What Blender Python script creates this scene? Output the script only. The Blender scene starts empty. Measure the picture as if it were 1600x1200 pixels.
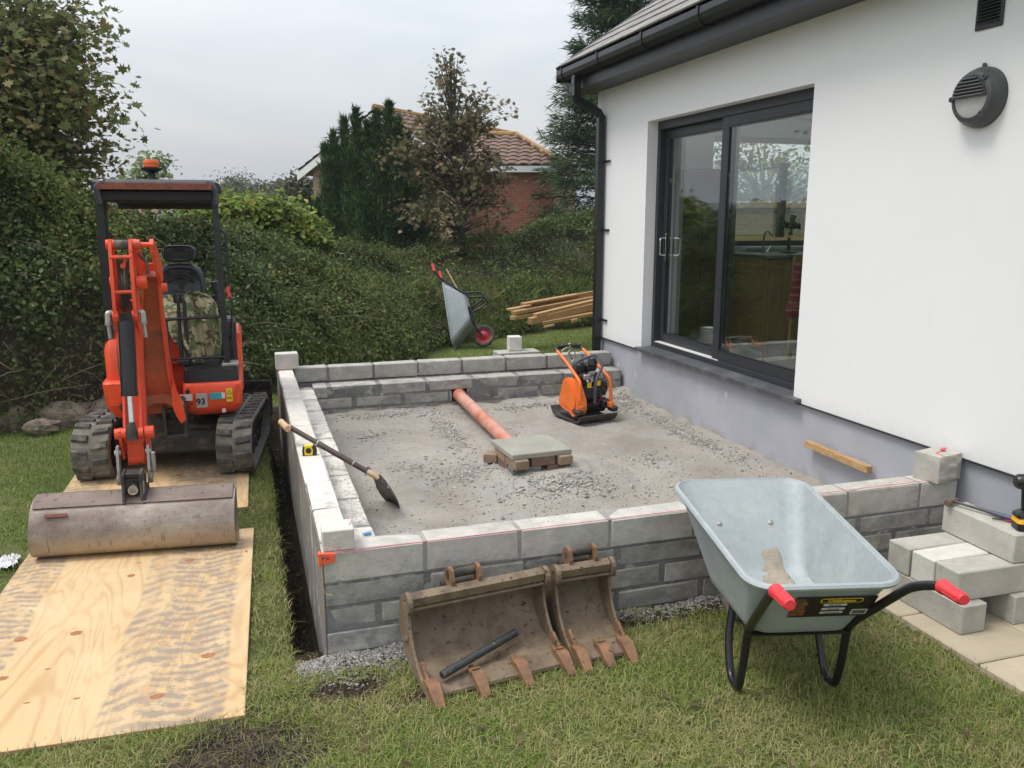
import bpy, math, random
import numpy as np
from mathutils import Vector, Matrix, Euler, noise
S = bpy.context.scene
COL = S.collection
R = math.radians
PI = math.pi
rng = np.random.default_rng(7)
random.seed(7)

# ------------------------------------------------------------------ camera, sky, sun, exposure
CAM = Vector((0.0, 0.0, 1.90)); FPX = 1312.0; PITCH = R(11.35); YAW = R(17.65)
cd = bpy.data.cameras.new('camera'); cam = bpy.data.objects.new('camera', cd); COL.objects.link(cam)
cam.location = CAM; cam.rotation_euler = (PI/2-PITCH, 0, -YAW)
cd.sensor_width = 36; cd.lens = FPX*36/1600; cd.clip_start = .05; cd.clip_end = 3000
S.camera = cam
SUN_EL, SUN_AZ = 63, -84           # azimuth measured clockwise from +Y (sun stands left and behind the camera)
world = bpy.data.worlds.new('World'); S.world = world; world.use_nodes = True
nt = world.node_tree; nt.nodes.clear()
def wn(t, **k):
    n = nt.nodes.new(t)
    for a, b in k.items(): setattr(n, a, b)
    return n
wl = nt.links.new
out = wn('ShaderNodeOutputWorld')
sky = wn('ShaderNodeTexSky', sky_type='NISHITA', sun_disc=False, sun_elevation=R(SUN_EL), sun_rotation=R(SUN_AZ))
sky.air_density = 1.5; sky.dust_density = 4.0
bg1 = wn('ShaderNodeBackground'); bg1.inputs[1].default_value = .05; wl(sky.outputs[0], bg1.inputs[0])
tc = wn('ShaderNodeTexCoord'); sep = wn('ShaderNodeSeparateXYZ'); wl(tc.outputs['Generated'], sep.inputs[0])
mz = wn('ShaderNodeMath', operation='MAXIMUM'); wl(sep.outputs[2], mz.inputs[0]); mz.inputs[1].default_value = 0
grad = wn('ShaderNodeMath', operation='MULTIPLY_ADD'); wl(mz.outputs[0], grad.inputs[0]); grad.inputs[1].default_value = 1.3; grad.inputs[2].default_value = .56   # overcast sky: zenith brighter than horizon
mp = wn('ShaderNodeMapping'); mp.inputs['Scale'].default_value = (1.0, 1.0, 3.6); wl(tc.outputs['Generated'], mp.inputs[0])
nz = wn('ShaderNodeTexNoise'); nz.inputs['Scale'].default_value = 2.1; nz.inputs['Detail'].default_value = 7; nz.inputs['Roughness'].default_value = .5; nz.inputs['Distortion'].default_value = .5; wl(mp.outputs[0], nz.inputs[0])
cr = wn('ShaderNodeValToRGB'); wl(nz.outputs[0], cr.inputs[0])
cr.color_ramp.elements[0].position = .33; cr.color_ramp.elements[0].color = (.68, .735, .82, 1)
cr.color_ramp.elements[1].position = .68; cr.color_ramp.elements[1].color = (.97, .975, .99, 1)
bg2 = wn('ShaderNodeBackground'); wl(cr.outputs[0], bg2.inputs[0]); wl(grad.outputs[0], bg2.inputs[1])
add = wn('ShaderNodeAddShader'); wl(bg1.outputs[0], add.inputs[0]); wl(bg2.outputs[0], add.inputs[1]); wl(add.outputs[0], out.inputs[0])
sd = bpy.data.lights.new('sun', 'SUN'); sd.energy = 2.15; sd.angle = R(20); sd.color = (1, .965, .92)
sun = bpy.data.objects.new('sun', sd); COL.objects.link(sun)
_d = Vector((math.sin(R(SUN_AZ))*math.cos(R(SUN_EL)), math.cos(R(SUN_AZ))*math.cos(R(SUN_EL)), math.sin(R(SUN_EL))))
sun.rotation_euler = _d.to_track_quat('Z', 'Y').to_euler(); sun.location = (-5, -5, 12)
S.view_settings.view_transform = 'Standard'; S.view_settings.look = 'None'; S.view_settings.gamma = 1; S.view_settings.use_curve_mapping = False
S.view_settings.exposure = -0.04
S.render.engine = 'CYCLES'
S.cycles.max_bounces = 7; S.cycles.transparent_max_bounces = 12; S.cycles.transmission_bounces = 6

# measured points of the photograph on planes of the place
FW = Vector((math.sin(YAW)*math.cos(PITCH), math.cos(YAW)*math.cos(PITCH), -math.sin(PITCH)))
RT = Vector((math.cos(YAW), -math.sin(YAW), 0)); DN = FW.cross(RT)
def ray(u, v): return FW + RT*((u-800)/FPX) + DN*((v-600)/FPX)
def onx(u, v, x): r = ray(u, v); return CAM + r*((x-CAM.x)/r.x)
def ony(u, v, y): r = ray(u, v); return CAM + r*((y-CAM.y)/r.y)
def onz(u, v, z): r = ray(u, v); return CAM + r*((z-CAM.z)/r.z)

# ------------------------------------------------------------------ mesh helpers
class MB:
    def __init__(s): s.v = []; s.f = []; s.m = []
    def add(s, vs, fs, mi=0):
        b = len(s.v); s.v += [tuple(x) for x in vs]; s.f += [tuple(b+i for i in f) for f in fs]; s.m += [mi]*len(fs); return s
    def box(s, c, d, bev=0, rot=None, mi=0, jit=0):
        hx, hy, hz = d[0]/2, d[1]/2, d[2]/2; b = min(bev, hx*.98, hy*.98, hz*.98)
        M = rot.to_matrix() if isinstance(rot, Euler) else (Matrix.Rotation(rot, 3, 'Z') if rot else None)
        C = Vector(c)
        def T(p):
            p = Vector(p)
            if jit: p += Vector((random.uniform(-jit, jit), random.uniform(-jit, jit), random.uniform(-jit, jit)))
            return C + (M @ p if M else p)
        if b <= 0:
            vs = [T((x*hx, y*hy, z*hz)) for x in (-1, 1) for y in (-1, 1) for z in (-1, 1)]
            return s.add(vs, [(0, 1, 3, 2), (4, 6, 7, 5), (0, 4, 5, 1), (2, 3, 7, 6), (0, 2, 6, 4), (1, 5, 7, 3)], mi)
        vs = []; ix = {}
        for x in (-1, 1):
            for y in (-1, 1):
                for z in (-1, 1):
                    for a in range(3):
                        p = [x*(hx-(b if a != 0 else 0)), y*(hy-(b if a != 1 else 0)), z*(hz-(b if a != 2 else 0))]
                        ix[(x, y, z, a)] = len(vs); vs.append(T(p))
        fs = []
        for a in range(3):
            o = [i for i in range(3) if i != a]
            for sg in (-1, 1):
                q = []
                for (p, r) in ((-1, -1), (1, -1), (1, 1), (-1, 1)):
                    k = [0, 0, 0]; k[a] = sg; k[o[0]] = p; k[o[1]] = r; q.append(ix[(k[0], k[1], k[2], a)])
                if (sg > 0) == (a == 1): q = q[::-1]
                fs.append(q)
        for a in range(3):          # bevel quads along axis a
            o = [i for i in range(3) if i != a]
            for p in (-1, 1):
                for r in (-1, 1):
                    k0 = [0, 0, 0]; k1 = [0, 0, 0]; k0[o[0]] = k1[o[0]] = p; k0[o[1]] = k1[o[1]] = r; k0[a] = -1; k1[a] = 1
                    fs.append((ix[(*k0, o[0])], ix[(*k1, o[0])], ix[(*k1, o[1])], ix[(*k0, o[1])]))
        for x in (-1, 1):
            for y in (-1, 1):
                for z in (-1, 1): fs.append([ix[(x, y, z, a)] for a in range(3)])
        return s.add(vs, fs, mi)
    def tube(s, pts, r, n=10, mi=0, cap=True, flat=None):
        pts = [Vector(p) for p in pts]; rs = r if hasattr(r, '__len__') else [r]*len(pts)
        rings = []; up = None
        for i, p in enumerate(pts):
            if i == 0: t = pts[1]-p
            elif i == len(pts)-1: t = p-pts[i-1]
            else: t = (pts[i+1]-p).normalized()+(p-pts[i-1]).normalized()
            t.normalize()
            if up is None: up = Vector((0, 0, 1)) if abs(t.z) < .9 else Vector((0, 1, 0))
            a = t.cross(up)
            if a.length < 1e-4: a = t.cross(Vector((1, 0, 0)))
            a.normalize(); b = a.cross(t).normalized(); up = b
            fx, fy = flat if flat else (1, 1)
            rings.append([p+(a*math.cos(2*PI*k/n)*fx+b*math.sin(2*PI*k/n)*fy)*rs[i] for k in range(n)])
        vs = [v for ring in rings for v in ring]; fs = []
        for i in range(len(pts)-1):
            for k in range(n): fs.append((i*n+k, i*n+(k+1) % n, (i+1)*n+(k+1) % n, (i+1)*n+k))
        if cap: fs.append(tuple(range(n))[::-1]); fs.append(tuple((len(pts)-1)*n+k for k in range(n)))
        return s.add(vs, fs, mi)
    def cyl(s, p0, p1, r, n=16, mi=0, r2=None): return s.tube([p0, p1], [r, r if r2 is None else r2], n, mi)
    def lathe(s, prof, c, axis='Z', n=24, mi=0, cap=True):
        # prof: (radius, height) list
        c = Vector(c); vs = []
        A = {'Z': (Vector((1, 0, 0)), Vector((0, 1, 0)), Vector((0, 0, 1))), 'X': (Vector((0, 1, 0)), Vector((0, 0, 1)), Vector((1, 0, 0))), 'Y': (Vector((0, 0, 1)), Vector((1, 0, 0)), Vector((0, 1, 0)))}
        a, b, h = A[axis] if isinstance(axis, str) else axis
        for (r, z) in prof:
            for k in range(n): vs.append(c+a*(r*math.cos(2*PI*k/n))+b*(r*math.sin(2*PI*k/n))+h*z)
        fs = [(i*n+k, i*n+(k+1) % n, (i+1)*n+(k+1) % n, (i+1)*n+k) for i in range(len(prof)-1) for k in range(n)]
        if cap and prof[0][0] > 1e-5: fs.append(tuple(range(n))[::-1])
        if cap and prof[-1][0] > 1e-5: fs.append(tuple((len(prof)-1)*n+k for k in range(n)))
        return s.add(vs, fs, mi)
    def prism(s, poly, o, ex, ey, ez, t, mi=0, bev=0):
        # poly (a,b) in plane (ex,ey) at o, thickness t along ez (centred)
        o, ex, ey, ez = Vector(o), Vector(ex), Vector(ey), Vector(ez); n = len(poly)
        vs = [o+ex*a+ey*b-ez*(t/2) for a, b in poly]+[o+ex*a+ey*b+ez*(t/2) for a, b in poly]
        fs = [tuple(range(n))[::-1], tuple(range(n, 2*n))]+[(i, (i+1) % n, n+(i+1) % n, n+i) for i in range(n)]
        return s.add(vs, fs, mi)
    def loft(s, rings, mi=0, cap=True, closed=True):
        n = len(rings[0]); vs = [p for r in rings for p in r]; kk = n if closed else n-1
        fs = [(i*n+k, i*n+(k+1) % n, (i+1)*n+(k+1) % n, (i+1)*n+k) for i in range(len(rings)-1) for k in range(kk)]
        if cap: fs.append(tuple(range(n))[::-1]); fs.append(tuple((len(rings)-1)*n+k for k in range(n)))
        return s.add(vs, fs, mi)
    def xf(s, M): s.v = [tuple(M @ Vector(p)) for p in s.v]; return s
WM = {}
def link(o): COL.objects.link(o); return o
def thing(name, label, cat, loc=(0, 0, 0), rz=0, group=None, kind=None):
    o = bpy.data.objects.new(name, None); link(o); o.empty_display_size = .1
    o.location = loc; o.rotation_euler = (0, 0, rz); WM[o.name] = Matrix.Translation(loc) @ Matrix.Rotation(rz, 4, 'Z')
    o['label'] = label; o['category'] = cat
    if group: o['group'] = group
    if kind: o['kind'] = kind
    return o
def finish(o, mats, parent, loc):
    for m in (mats if isinstance(mats, (list, tuple)) else [mats]): o.data.materials.append(m)
    link(o)
    if parent is not None: o.parent = parent
    return o
def obj(name, mb, mats, parent=None, smooth=False, world=True, tag=None, loc=None, auto=None):
    """one mesh object; with world=True the vertices are in place coordinates and are moved into the parent's frame"""
    vs = mb.v
    W = Matrix.Identity(4)
    if parent is not None:
        q = parent
        W = WM.get(q.name, Matrix.Identity(4))
    if loc is not None and parent is None: W = Matrix.Translation(loc)
    if world:
        Wi = W.inverted(); vs = [tuple(Wi @ Vector(p)) for p in vs]
    me = bpy.data.meshes.new(name); me.from_pydata(vs, [], mb.f); 
    if any(mb.m): me.polygons.foreach_set('material_index', mb.m)
    if smooth: me.polygons.foreach_set('use_smooth', [True]*len(mb.f))
    if auto: me.set_sharp_from_angle(angle=R(auto))
    me.update(); me.validate()
    import bmesh
    bm = bmesh.new(); bm.from_mesh(me); bmesh.ops.recalc_face_normals(bm, faces=bm.faces); bm.to_mesh(me); bm.free()
    o = bpy.data.objects.new(name, me)
    finish(o, mats, parent, None)
    if loc is not None and parent is None: o.location = loc
    WM[o.name] = W
    if tag: settag(o, *tag)
    return o
def settag(o, label=None, cat=None, group=None, kind=None):
    if label: o['label'] = label
    if cat: o['category'] = cat
    if group: o['group'] = group
    if kind: o['kind'] = kind
    return o
def parts(name, mb, mats, parent=None, smooth=False, **k):
    """one object for every separate piece of the mesh"""
    n = len(mb.v); p = list(range(n))
    def find(i):
        while p[i] != i: p[i] = p[p[i]]; i = p[i]
        return i
    for f in mb.f:
        a = find(f[0])
        for i in f[1:]: p[find(i)] = a
    gr = {}
    for f, m in zip(mb.f, mb.m): gr.setdefault(find(f[0]), []).append((f, m))
    o = []
    for g in gr.values():
        ids = sorted({i for f, _ in g for i in f}); mp_ = {i: j for j, i in enumerate(ids)}; q = MB()
        q.v = [mb.v[i] for i in ids]; q.f = [tuple(mp_[i] for i in f) for f, _ in g]; q.m = [m for _, m in g]
        o.append(obj(name, q, mats, parent, smooth=smooth, auto=35 if smooth else None, **k))
    return o
def sm(name, mb, mats, parent=None, **k): return obj(name, mb, mats, parent, smooth=True, auto=35, **k)
def mesh_np(name, V, F, mats, parent=None, kind=None, smooth=False, world=True):
    """V (n,3) array, F (m,k) array of equal-sized faces"""
    V = np.asarray(V, dtype=np.float64)
    if parent is not None and world:
        Wi = np.array(WM.get(parent.name, Matrix.Identity(4)).inverted()); V = V @ Wi[:3, :3].T + Wi[:3, 3]
    me = bpy.data.meshes.new(name); n, k = F.shape
    me.vertices.add(len(V)); me.vertices.foreach_set('co', V.ravel())
    me.loops.add(n*k); me.loops.foreach_set('vertex_index', F.ravel().astype(np.int32))
    me.polygons.add(n); me.polygons.foreach_set('loop_start', np.arange(0, n*k, k, dtype=np.int32)); me.polygons.foreach_set('loop_total', np.full(n, k, dtype=np.int32))
    if smooth: me.polygons.foreach_set('use_smooth', np.ones(n, dtype=bool))
    me.update(calc_edges=True)
    o = bpy.data.objects.new(name, me); finish(o, mats, parent, None)
    if kind: o['kind'] = kind
    WM[o.name] = WM.get(parent.name, Matrix.Identity(4)) if parent is not None else Matrix.Identity(4)
    return o
def arc(cx, cy, r, a0, a1, n): return [(cx+r*math.cos(R(a0+(a1-a0)*i/n)), cy+r*math.sin(R(a0+(a1-a0)*i/n))) for i in range(n+1)]
def smooth_path(pts, n=6):
    """Catmull-Rom through points"""
    P = [Vector(p) for p in pts]; P = [P[0]*2-P[1]]+P+[P[-1]*2-P[-2]]; o = []
    for i in range(1, len(P)-2):
        for k in range(n):
            t = k/n; a, b, c, d = P[i-1], P[i], P[i+1], P[i+2]
            o.append(.5*((2*b)+(c-a)*t+(2*a-5*b+4*c-d)*t*t+(3*b-a-3*c+d)*t**3))
    o.append(P[-2]); return o
def fillet(pts, r, n=5):
    P = [Vector(p) for p in pts]; o = [P[0]]
    for i in range(1, len(P)-1):
        a = (P[i-1]-P[i]); b = (P[i+1]-P[i]); ra = min(r, a.length*.45, b.length*.45); A = P[i]+a.normalized()*ra; B = P[i]+b.normalized()*ra
        for k in range(n+1):
            t = k/n; o.append(A*(1-t)**2+P[i]*2*t*(1-t)+B*t*t)
    o.append(P[-1]); return o
def nz3(x, y, z=0, s=1.0): return noise.noise(Vector((x*s, y*s, z*s)))

# ------------------------------------------------------------------ materials
def newmat(name):
    m = bpy.data.materials.new(name); m.use_nodes = True; return m, m.node_tree, m.node_tree.nodes['Principled BSDF']
def node(t, typ, **k):
    n = t.nodes.new(typ)
    for a, b in k.items(): setattr(n, a, b)
    return n
def coord(t, rand=True):
    tc = node(t, 'ShaderNodeTexCoord'); 
    if not rand: return tc.outputs['Object']
    oi = node(t, 'ShaderNodeObjectInfo'); ml = node(t, 'ShaderNodeVectorMath', operation='MULTIPLY_ADD')
    cx = node(t, 'ShaderNodeCombineXYZ'); 
    for i in range(3): t.links.new(oi.outputs['Random'], cx.inputs[i])
    t.links.new(cx.outputs[0], ml.inputs[0]); ml.inputs[1].default_value = (31, 47, 23); t.links.new(tc.outputs['Object'], ml.inputs[2])
    return ml.outputs[0]
def noise_n(t, co, scale, detail=4, rough=.55, dist=0, vec=None):
    n = node(t, 'ShaderNodeTexNoise'); n.inputs['Scale'].default_value = scale; n.inputs['Detail'].default_value = detail; n.inputs['Roughness'].default_value = rough; n.inputs['Distortion'].default_value = dist
    if vec:
        m = node(t, 'ShaderNodeMapping'); m.inputs['Scale'].default_value = vec; t.links.new(co, m.inputs[0]); co = m.outputs[0]
    t.links.new(co, n.inputs['Vector']); return n.outputs[0]
def ramp(t, fac, els):
    r = node(t, 'ShaderNodeValToRGB'); t.links.new(fac, r.inputs[0]); e = r.color_ramp.elements
    while len(e) < len(els): e.new(.5)
    for i, (p, c) in enumerate(els): e[i].position = p; e[i].color = (*c, 1) if len(c) == 3 else c
    return r.outputs[0]
def mix(t, f, a, b, mode='MIX'):
    m = node(t, 'ShaderNodeMix', data_type='RGBA', blend_type=mode)
    for s_, v in ((m.inputs[0], f), (m.inputs[6], a), (m.inputs[7], b)):
        if hasattr(v, 'is_linked') or hasattr(v, 'links'): t.links.new(v, s_)
        elif isinstance(v, (int, float)): s_.default_value = v
        else: s_.default_value = (*v, 1)
    return m.outputs[2]
def bump(t, p, h, strength=.3, dist=.01):
    b = node(t, 'ShaderNodeBump'); b.inputs['Strength'].default_value = strength; b.inputs['Distance'].default_value = dist
    t.links.new(h, b.inputs['Height']); t.links.new(b.outputs[0], p.inputs['Normal']); return b
def math_n(t, op, a, b=0., c=0.):
    m = node(t, 'ShaderNodeMath', operation=op)
    for i, v in enumerate((a, b, c)):
        if hasattr(v, 'links'): t.links.new(v, m.inputs[i])
        else: m.inputs[i].default_value = v
    return m.outputs[0]
def M_simple(name, c1, c2=None, rough=.6, metal=0, scale=12, spots=None, spot_scale=60, spot_at=.62, bmp=0, bscale=80, vec=None, var=0, coat=0, rand=True, bdist=.004, grime=None, grime_scale=3, grime_at=.5, spec=None):
    """noise-mottled paint, stone or cloth; optional dark/bright spots, grime blotches, per-object brightness variation"""
    m, t, p = newmat(name); co = coord(t, rand); c2 = c2 or tuple(x*.8 for x in c1)
    col = ramp(t, noise_n(t, co, scale, 5, .6, 0, vec), [(.3, c2), (.7, c1)])
    if spots: col = mix(t, ramp(t, noise_n(t, co, spot_scale, 3, .6), [(spot_at, (0, 0, 0)), (spot_at+.06, (1, 1, 1))]), col, spots)
    if grime: col = mix(t, ramp(t, noise_n(t, co, grime_scale, 7, .68, .3), [(grime_at, (0, 0, 0)), (grime_at+.16, (.85, .85, .85))]), col, grime)
    if var:
        oi = node(t, 'ShaderNodeObjectInfo'); v = math_n(t, 'MULTIPLY_ADD', oi.outputs['Random'], var, 1-var/2)
        hs = node(t, 'ShaderNodeHueSaturation'); t.links.new(col, hs.inputs['Color']); t.links.new(v, hs.inputs['Value']); col = hs.outputs[0]
    t.links.new(col, p.inputs['Base Color']); p.inputs['Roughness'].default_value = rough; p.inputs['Metallic'].default_value = metal
    if coat: p.inputs['Coat Weight'].default_value = coat
    if spec is not None: p.inputs['Specular IOR Level'].default_value = spec
    if bmp: bump(t, p, noise_n(t, co, bscale, 6, .65), bmp, bdist)
    return m
def M_leaf(name, cols, trans=.3, rough=.55, dark=None, big=.6, spec=.3):
    m, t, p = newmat(name); g = node(t, 'ShaderNodeNewGeometry'); 
    col = ramp(t, g.outputs['Random Per Island'], [((i+.5)/len(cols), c) for i, c in enumerate(cols)])
    tc = node(t, 'ShaderNodeTexCoord'); n = noise_n(t, tc.outputs['Object'], big, 3, .5)
    col = mix(t, ramp(t, n, [(.38, (0, 0, 0)), (.62, (.6, .6, .6))]), col, dark if dark else cols[0])
    t.links.new(col, p.inputs['Base Color']); p.inputs['Roughness'].default_value = rough; p.inputs['Specular IOR Level'].default_value = spec
    p.inputs['Specular IOR Level'].default_value = spec*.3
    tr = node(t, 'ShaderNodeBsdfTranslucent'); t.links.new(col, tr.inputs[0]); ms = node(t, 'ShaderNodeMixShader'); ms.inputs[0].default_value = trans
    t.links.new(p.outputs[0], ms.inputs[1]); t.links.new(tr.outputs[0], ms.inputs[2]); t.links.new(ms.outputs[0], t.nodes['Material Output'].inputs[0])
    return m
M = {}
def concrete(name, c1, c2, pale=None, var=.16, stain=(.12, .12, .115), st=.58, slurry=1):
    m, t, p = newmat(name); co = coord(t)
    col = ramp(t, noise_n(t, co, 9, 6, .65), [(.3, c2), (.7, c1)])
    v = node(t, 'ShaderNodeTexVoronoi'); v.inputs['Scale'].default_value = 170; t.links.new(co, v.inputs['Vector'])
    col = mix(t, ramp(t, v.outputs['Distance'], [(.0, (.5, .5, .5)), (.35, (0, 0, 0))]), col, tuple(x*.55 for x in c1))
    gp = node(t, 'ShaderNodeNewGeometry').outputs['Position']
    col = mix(t, ramp(t, noise_n(t, co, 3.2, 6, .7, .4), [(st, (0, 0, 0)), (st+.14, (.55, .55, .55))]), col, stain)
    sz = node(t, 'ShaderNodeSeparateXYZ'); t.links.new(gp, sz.inputs[0])
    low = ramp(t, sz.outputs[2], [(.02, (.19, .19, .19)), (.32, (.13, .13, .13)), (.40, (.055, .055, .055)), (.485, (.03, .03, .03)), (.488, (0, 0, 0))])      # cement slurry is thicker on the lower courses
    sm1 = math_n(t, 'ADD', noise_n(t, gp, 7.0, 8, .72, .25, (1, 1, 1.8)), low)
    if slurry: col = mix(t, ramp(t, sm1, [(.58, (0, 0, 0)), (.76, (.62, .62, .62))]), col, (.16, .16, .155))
    col = mix(t, ramp(t, noise_n(t, co, 6.5, 9, .75, .2), [(.54, (0, 0, 0)), (.68, (.6, .6, .6))]), col, pale or (.55, .54, .5))
    oi = node(t, 'ShaderNodeObjectInfo'); vv = math_n(t, 'MULTIPLY_ADD', oi.outputs['Random'], var, 1-var/2)
    hs = node(t, 'ShaderNodeHueSaturation'); t.links.new(col, hs.inputs['Color']); t.links.new(vv, hs.inputs['Value'])
    t.links.new(hs.outputs[0], p.inputs['Base Color']); p.inputs['Roughness'].default_value = .93; p.inputs['Specular IOR Level'].default_value = .2
    h = mix(t, .5, noise_n(t, co, 140, 4, .7), noise_n(t, co, 22, 5, .6)); bump(t, p, h, .9, .008)
    return m
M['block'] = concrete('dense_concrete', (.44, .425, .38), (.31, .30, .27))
M['block_clean'] = concrete('loose_concrete', (.50, .48, .42), (.37, .355, .31), st=.64, stain=(.26, .25, .23), slurry=0)
M['block_white'] = concrete('whitish_concrete', (.66, .64, .58), (.52, .50, .45), st=.64, stain=(.34, .33, .30), slurry=0)
M['block_top'] = concrete('top_course_concrete', (.57, .545, .485), (.40, .385, .345), st=.62, stain=(.2, .2, .19))
M['block_pale'] = concrete('pale_concrete', (.74, .70, .62), (.55, .52, .46), st=.66, stain=(.28, .27, .25))
M['mortar_pale'] = M_simple('pale_mortar', (.36, .35, .32), (.22, .215, .205), .95, scale=9, bmp=.8, bscale=55, bdist=.01)
M['mortar'] = M_simple('mortar', (.24, .236, .225), (.13, .13, .127), .95, scale=9, bmp=.8, bscale=55, spots=(.36, .35, .32), spot_scale=14, spot_at=.58, bdist=.01)
def mk_render():
    m, t, p = newmat('white_render'); co = coord(t, False)
    c = ramp(t, noise_n(t, co, 1.1, 5, .6), [(.3, (.765, .77, .77)), (.7, (.79, .79, .785))])
    c = mix(t, ramp(t, noise_n(t, co, 6, 6, .7, 0, (1, 1, .16)), [(.60, (0, 0, 0)), (.80, (.35, .35, .35))]), c, (.66, .66, .645))
    s_ = node(t, 'ShaderNodeSeparateXYZ'); t.links.new(co, s_.inputs[0]); w = math_n(t, 'MULTIPLY_ADD', noise_n(t, co, 16, 6, .75), .30, s_.outputs[2])
    c = mix(t, ramp(t, w, [(.70, (.32, .32, .32)), (.86, (0, 0, 0))]), c, (.52, .49, .44))
    c = mix(t, ramp(t, noise_n(t, co, 70, 2, .5), [(.775, (0, 0, 0)), (.80, (.5, .5, .5))]), c, (.5, .48, .45))
    t.links.new(c, p.inputs['Base Color']); p.inputs['Roughness'].default_value = .9; p.inputs['Specular IOR Level'].default_value = .2
    bump(t, p, mix(t, .5, noise_n(t, co, 240, 4, .6), noise_n(t, co, 5, 4, .6)), .16, .004); return m
M['render_white'] = mk_render()
def mk_plinth():
    m, t, p = newmat('grey_plinth_paint'); co = coord(t, False)
    col = ramp(t, noise_n(t, co, 2.2, 6, .6), [(.3, (.33, .342, .385)), (.7, (.41, .42, .455))])
    col = mix(t, ramp(t, noise_n(t, co, 13, 4, .62, 0, (1, 1, .35)), [(.685, (0, 0, 0)), (.72, (.75, .75, .75))]), col, (.62, .63, .66))
    col = mix(t, ramp(t, noise_n(t, co, 30, 3, .6), [(.74, (0, 0, 0)), (.76, (.8, .8, .8))]), col, (.07, .07, .08))
    gz = node(t, 'ShaderNodeSeparateXYZ'); t.links.new(co, gz.inputs[0])
    w = math_n(t, 'MULTIPLY_ADD', noise_n(t, co, 6, 5, .6), .35, gz.outputs[2])
    col = mix(t, ramp(t, w, [(.26, (.8, .8, .8)), (.34, (0, 0, 0))]), col, (.31, .30, .28))     # cement splash above the floor
    t.links.new(col, p.inputs['Base Color']); p.inputs['Roughness'].default_value = .75
    bump(t, p, noise_n(t, co, 9, 6, .6), .3, .012); return m
M['plinth'] = mk_plinth()
M['anthracite'] = M_simple('anthracite_frame', (.030, .034, .042), (.026, .029, .036), .42, scale=3)
M['black_plastic'] = M_simple('black_plastic', (.012, .013, .015), (.008, .009, .010), .32, scale=6)
M['charcoal'] = M_simple('charcoal_cast', (.085, .088, .092), (.06, .062, .066), .48, scale=9, metal=.3)
M['rubber'] = M_simple('dusty_rubber', (.085, .080, .070), (.035, .034, .032), .85, scale=16, grime=(.24, .21, .165), grime_scale=7, grime_at=.5, bmp=.3, bscale=60)
M['track'] = M_simple('mud_dusted_track', (.22, .195, .155), (.10, .092, .078), .9, scale=12, grime=(.06, .057, .052), grime_scale=9, grime_at=.55, bmp=.4, bscale=70)
M['dark_steel'] = M_simple('grimy_dark_steel', (.045, .04, .035), (.018, .017, .016), .7, scale=10, grime=(.12, .10, .08), grime_scale=12, bmp=.3, bscale=60)
M['black_paint'] = M_simple('black_paint', (.014, .014, .016), (.009, .009, .010), .28, scale=8, spots=(.09, .09, .085), spot_scale=45, spot_at=.70)
M['post_paint'] = M_simple('black_post_paint', (.018, .019, .022), (.010, .011, .013), .38, scale=8, grime=(.05, .05, .055), grime_scale=5, grime_at=.55)
M['orange'] = M_simple('excavator_orange', (.76, .078, .022), (.66, .060, .018), .42, scale=2, spots=(.13, .045, .028), spot_scale=30, spot_at=.655, grime=(.34, .085, .04), grime_scale=7, grime_at=.56, coat=.1)
M['orange_dirty'] = M_simple('grimy_orange', (.42, .065, .02), (.20, .055, .024), .6, scale=7, grime=(.085, .055, .03), grime_scale=8, grime_at=.5, bmp=.2, bscale=50, vec=(1, 1, .4))
M['rust'] = M_simple('rusty_edge', (.26, .085, .05), (.12, .045, .03), .75, scale=18, spots=(.05, .03, .025), spot_scale=50)
M['bucket_steel'] = M_simple('worn_muddy_steel', (.25, .19, .125), (.14, .10, .064), .62, scale=9, spots=(.04, .028, .02), spot_scale=46, spot_at=.62, grime=(.075, .050, .034), grime_scale=6, grime_at=.54, bmp=.6, bscale=60, metal=.2)
M['tooth'] = M_simple('rusted_tooth', (.29, .15, .075), (.13, .075, .042), .7, scale=14, spots=(.05, .035, .025), spot_scale=40, bmp=.4, bscale=60, metal=.15)
def mk_blade():
    m, t, p = newmat('scoured_blade_steel'); co = coord(t, False)
    base = ramp(t, noise_n(t, co, 5, 7, .65, .3, (.6, 1, 1)), [(.25, (.12, .078, .058)), (.42, (.21, .165, .138)), (.58, (.30, .258, .215)), (.75, (.42, .375, .31))])
    gz = node(t, 'ShaderNodeSeparateXYZ'); t.links.new(co, gz.inputs[0])
    w = math_n(t, 'MULTIPLY_ADD', noise_n(t, co, 4, 4, .6), .18, gz.outputs[2])
    base = mix(t, ramp(t, w, [(.14, (.85, .85, .85)), (.27, (0, 0, 0))]), base, (.42, .32, .21))     # pale mud line along the cutting edge
    base = mix(t, ramp(t, noise_n(t, co, 60, 3, .6, 0, (1, 1, .12)), [(.60, (0, 0, 0)), (.68, (.6, .6, .6))]), base, (.13, .09, .07))
    base = mix(t, ramp(t, noise_n(t, co, 22, 6, .75, .3), [(.57, (0, 0, 0)), (.66, (.6, .6, .6))]), base, (.16, .085, .055))
    base = mix(t, ramp(t, noise_n(t, co, 130, 2, .6), [(.70, (0, 0, 0)), (.75, (.8, .8, .8))]), base, (.5, .46, .40))
    t.links.new(base, p.inputs['Base Color']); p.inputs['Metallic'].default_value = .35; p.inputs['Roughness'].default_value = .48
    bump(t, p, noise_n(t, co, 40, 5, .6, 0, (1, 1, .3)), .12, .003); return m
M['blade'] = mk_blade()
M['chrome'] = M_simple('chrome_rod', (.75, .75, .76), (.65, .65, .66), .15, metal=1)
M['zinc'] = M_simple('dull_zinc', (.42, .40, .37), (.28, .265, .24), .45, metal=.6, scale=20)
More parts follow.
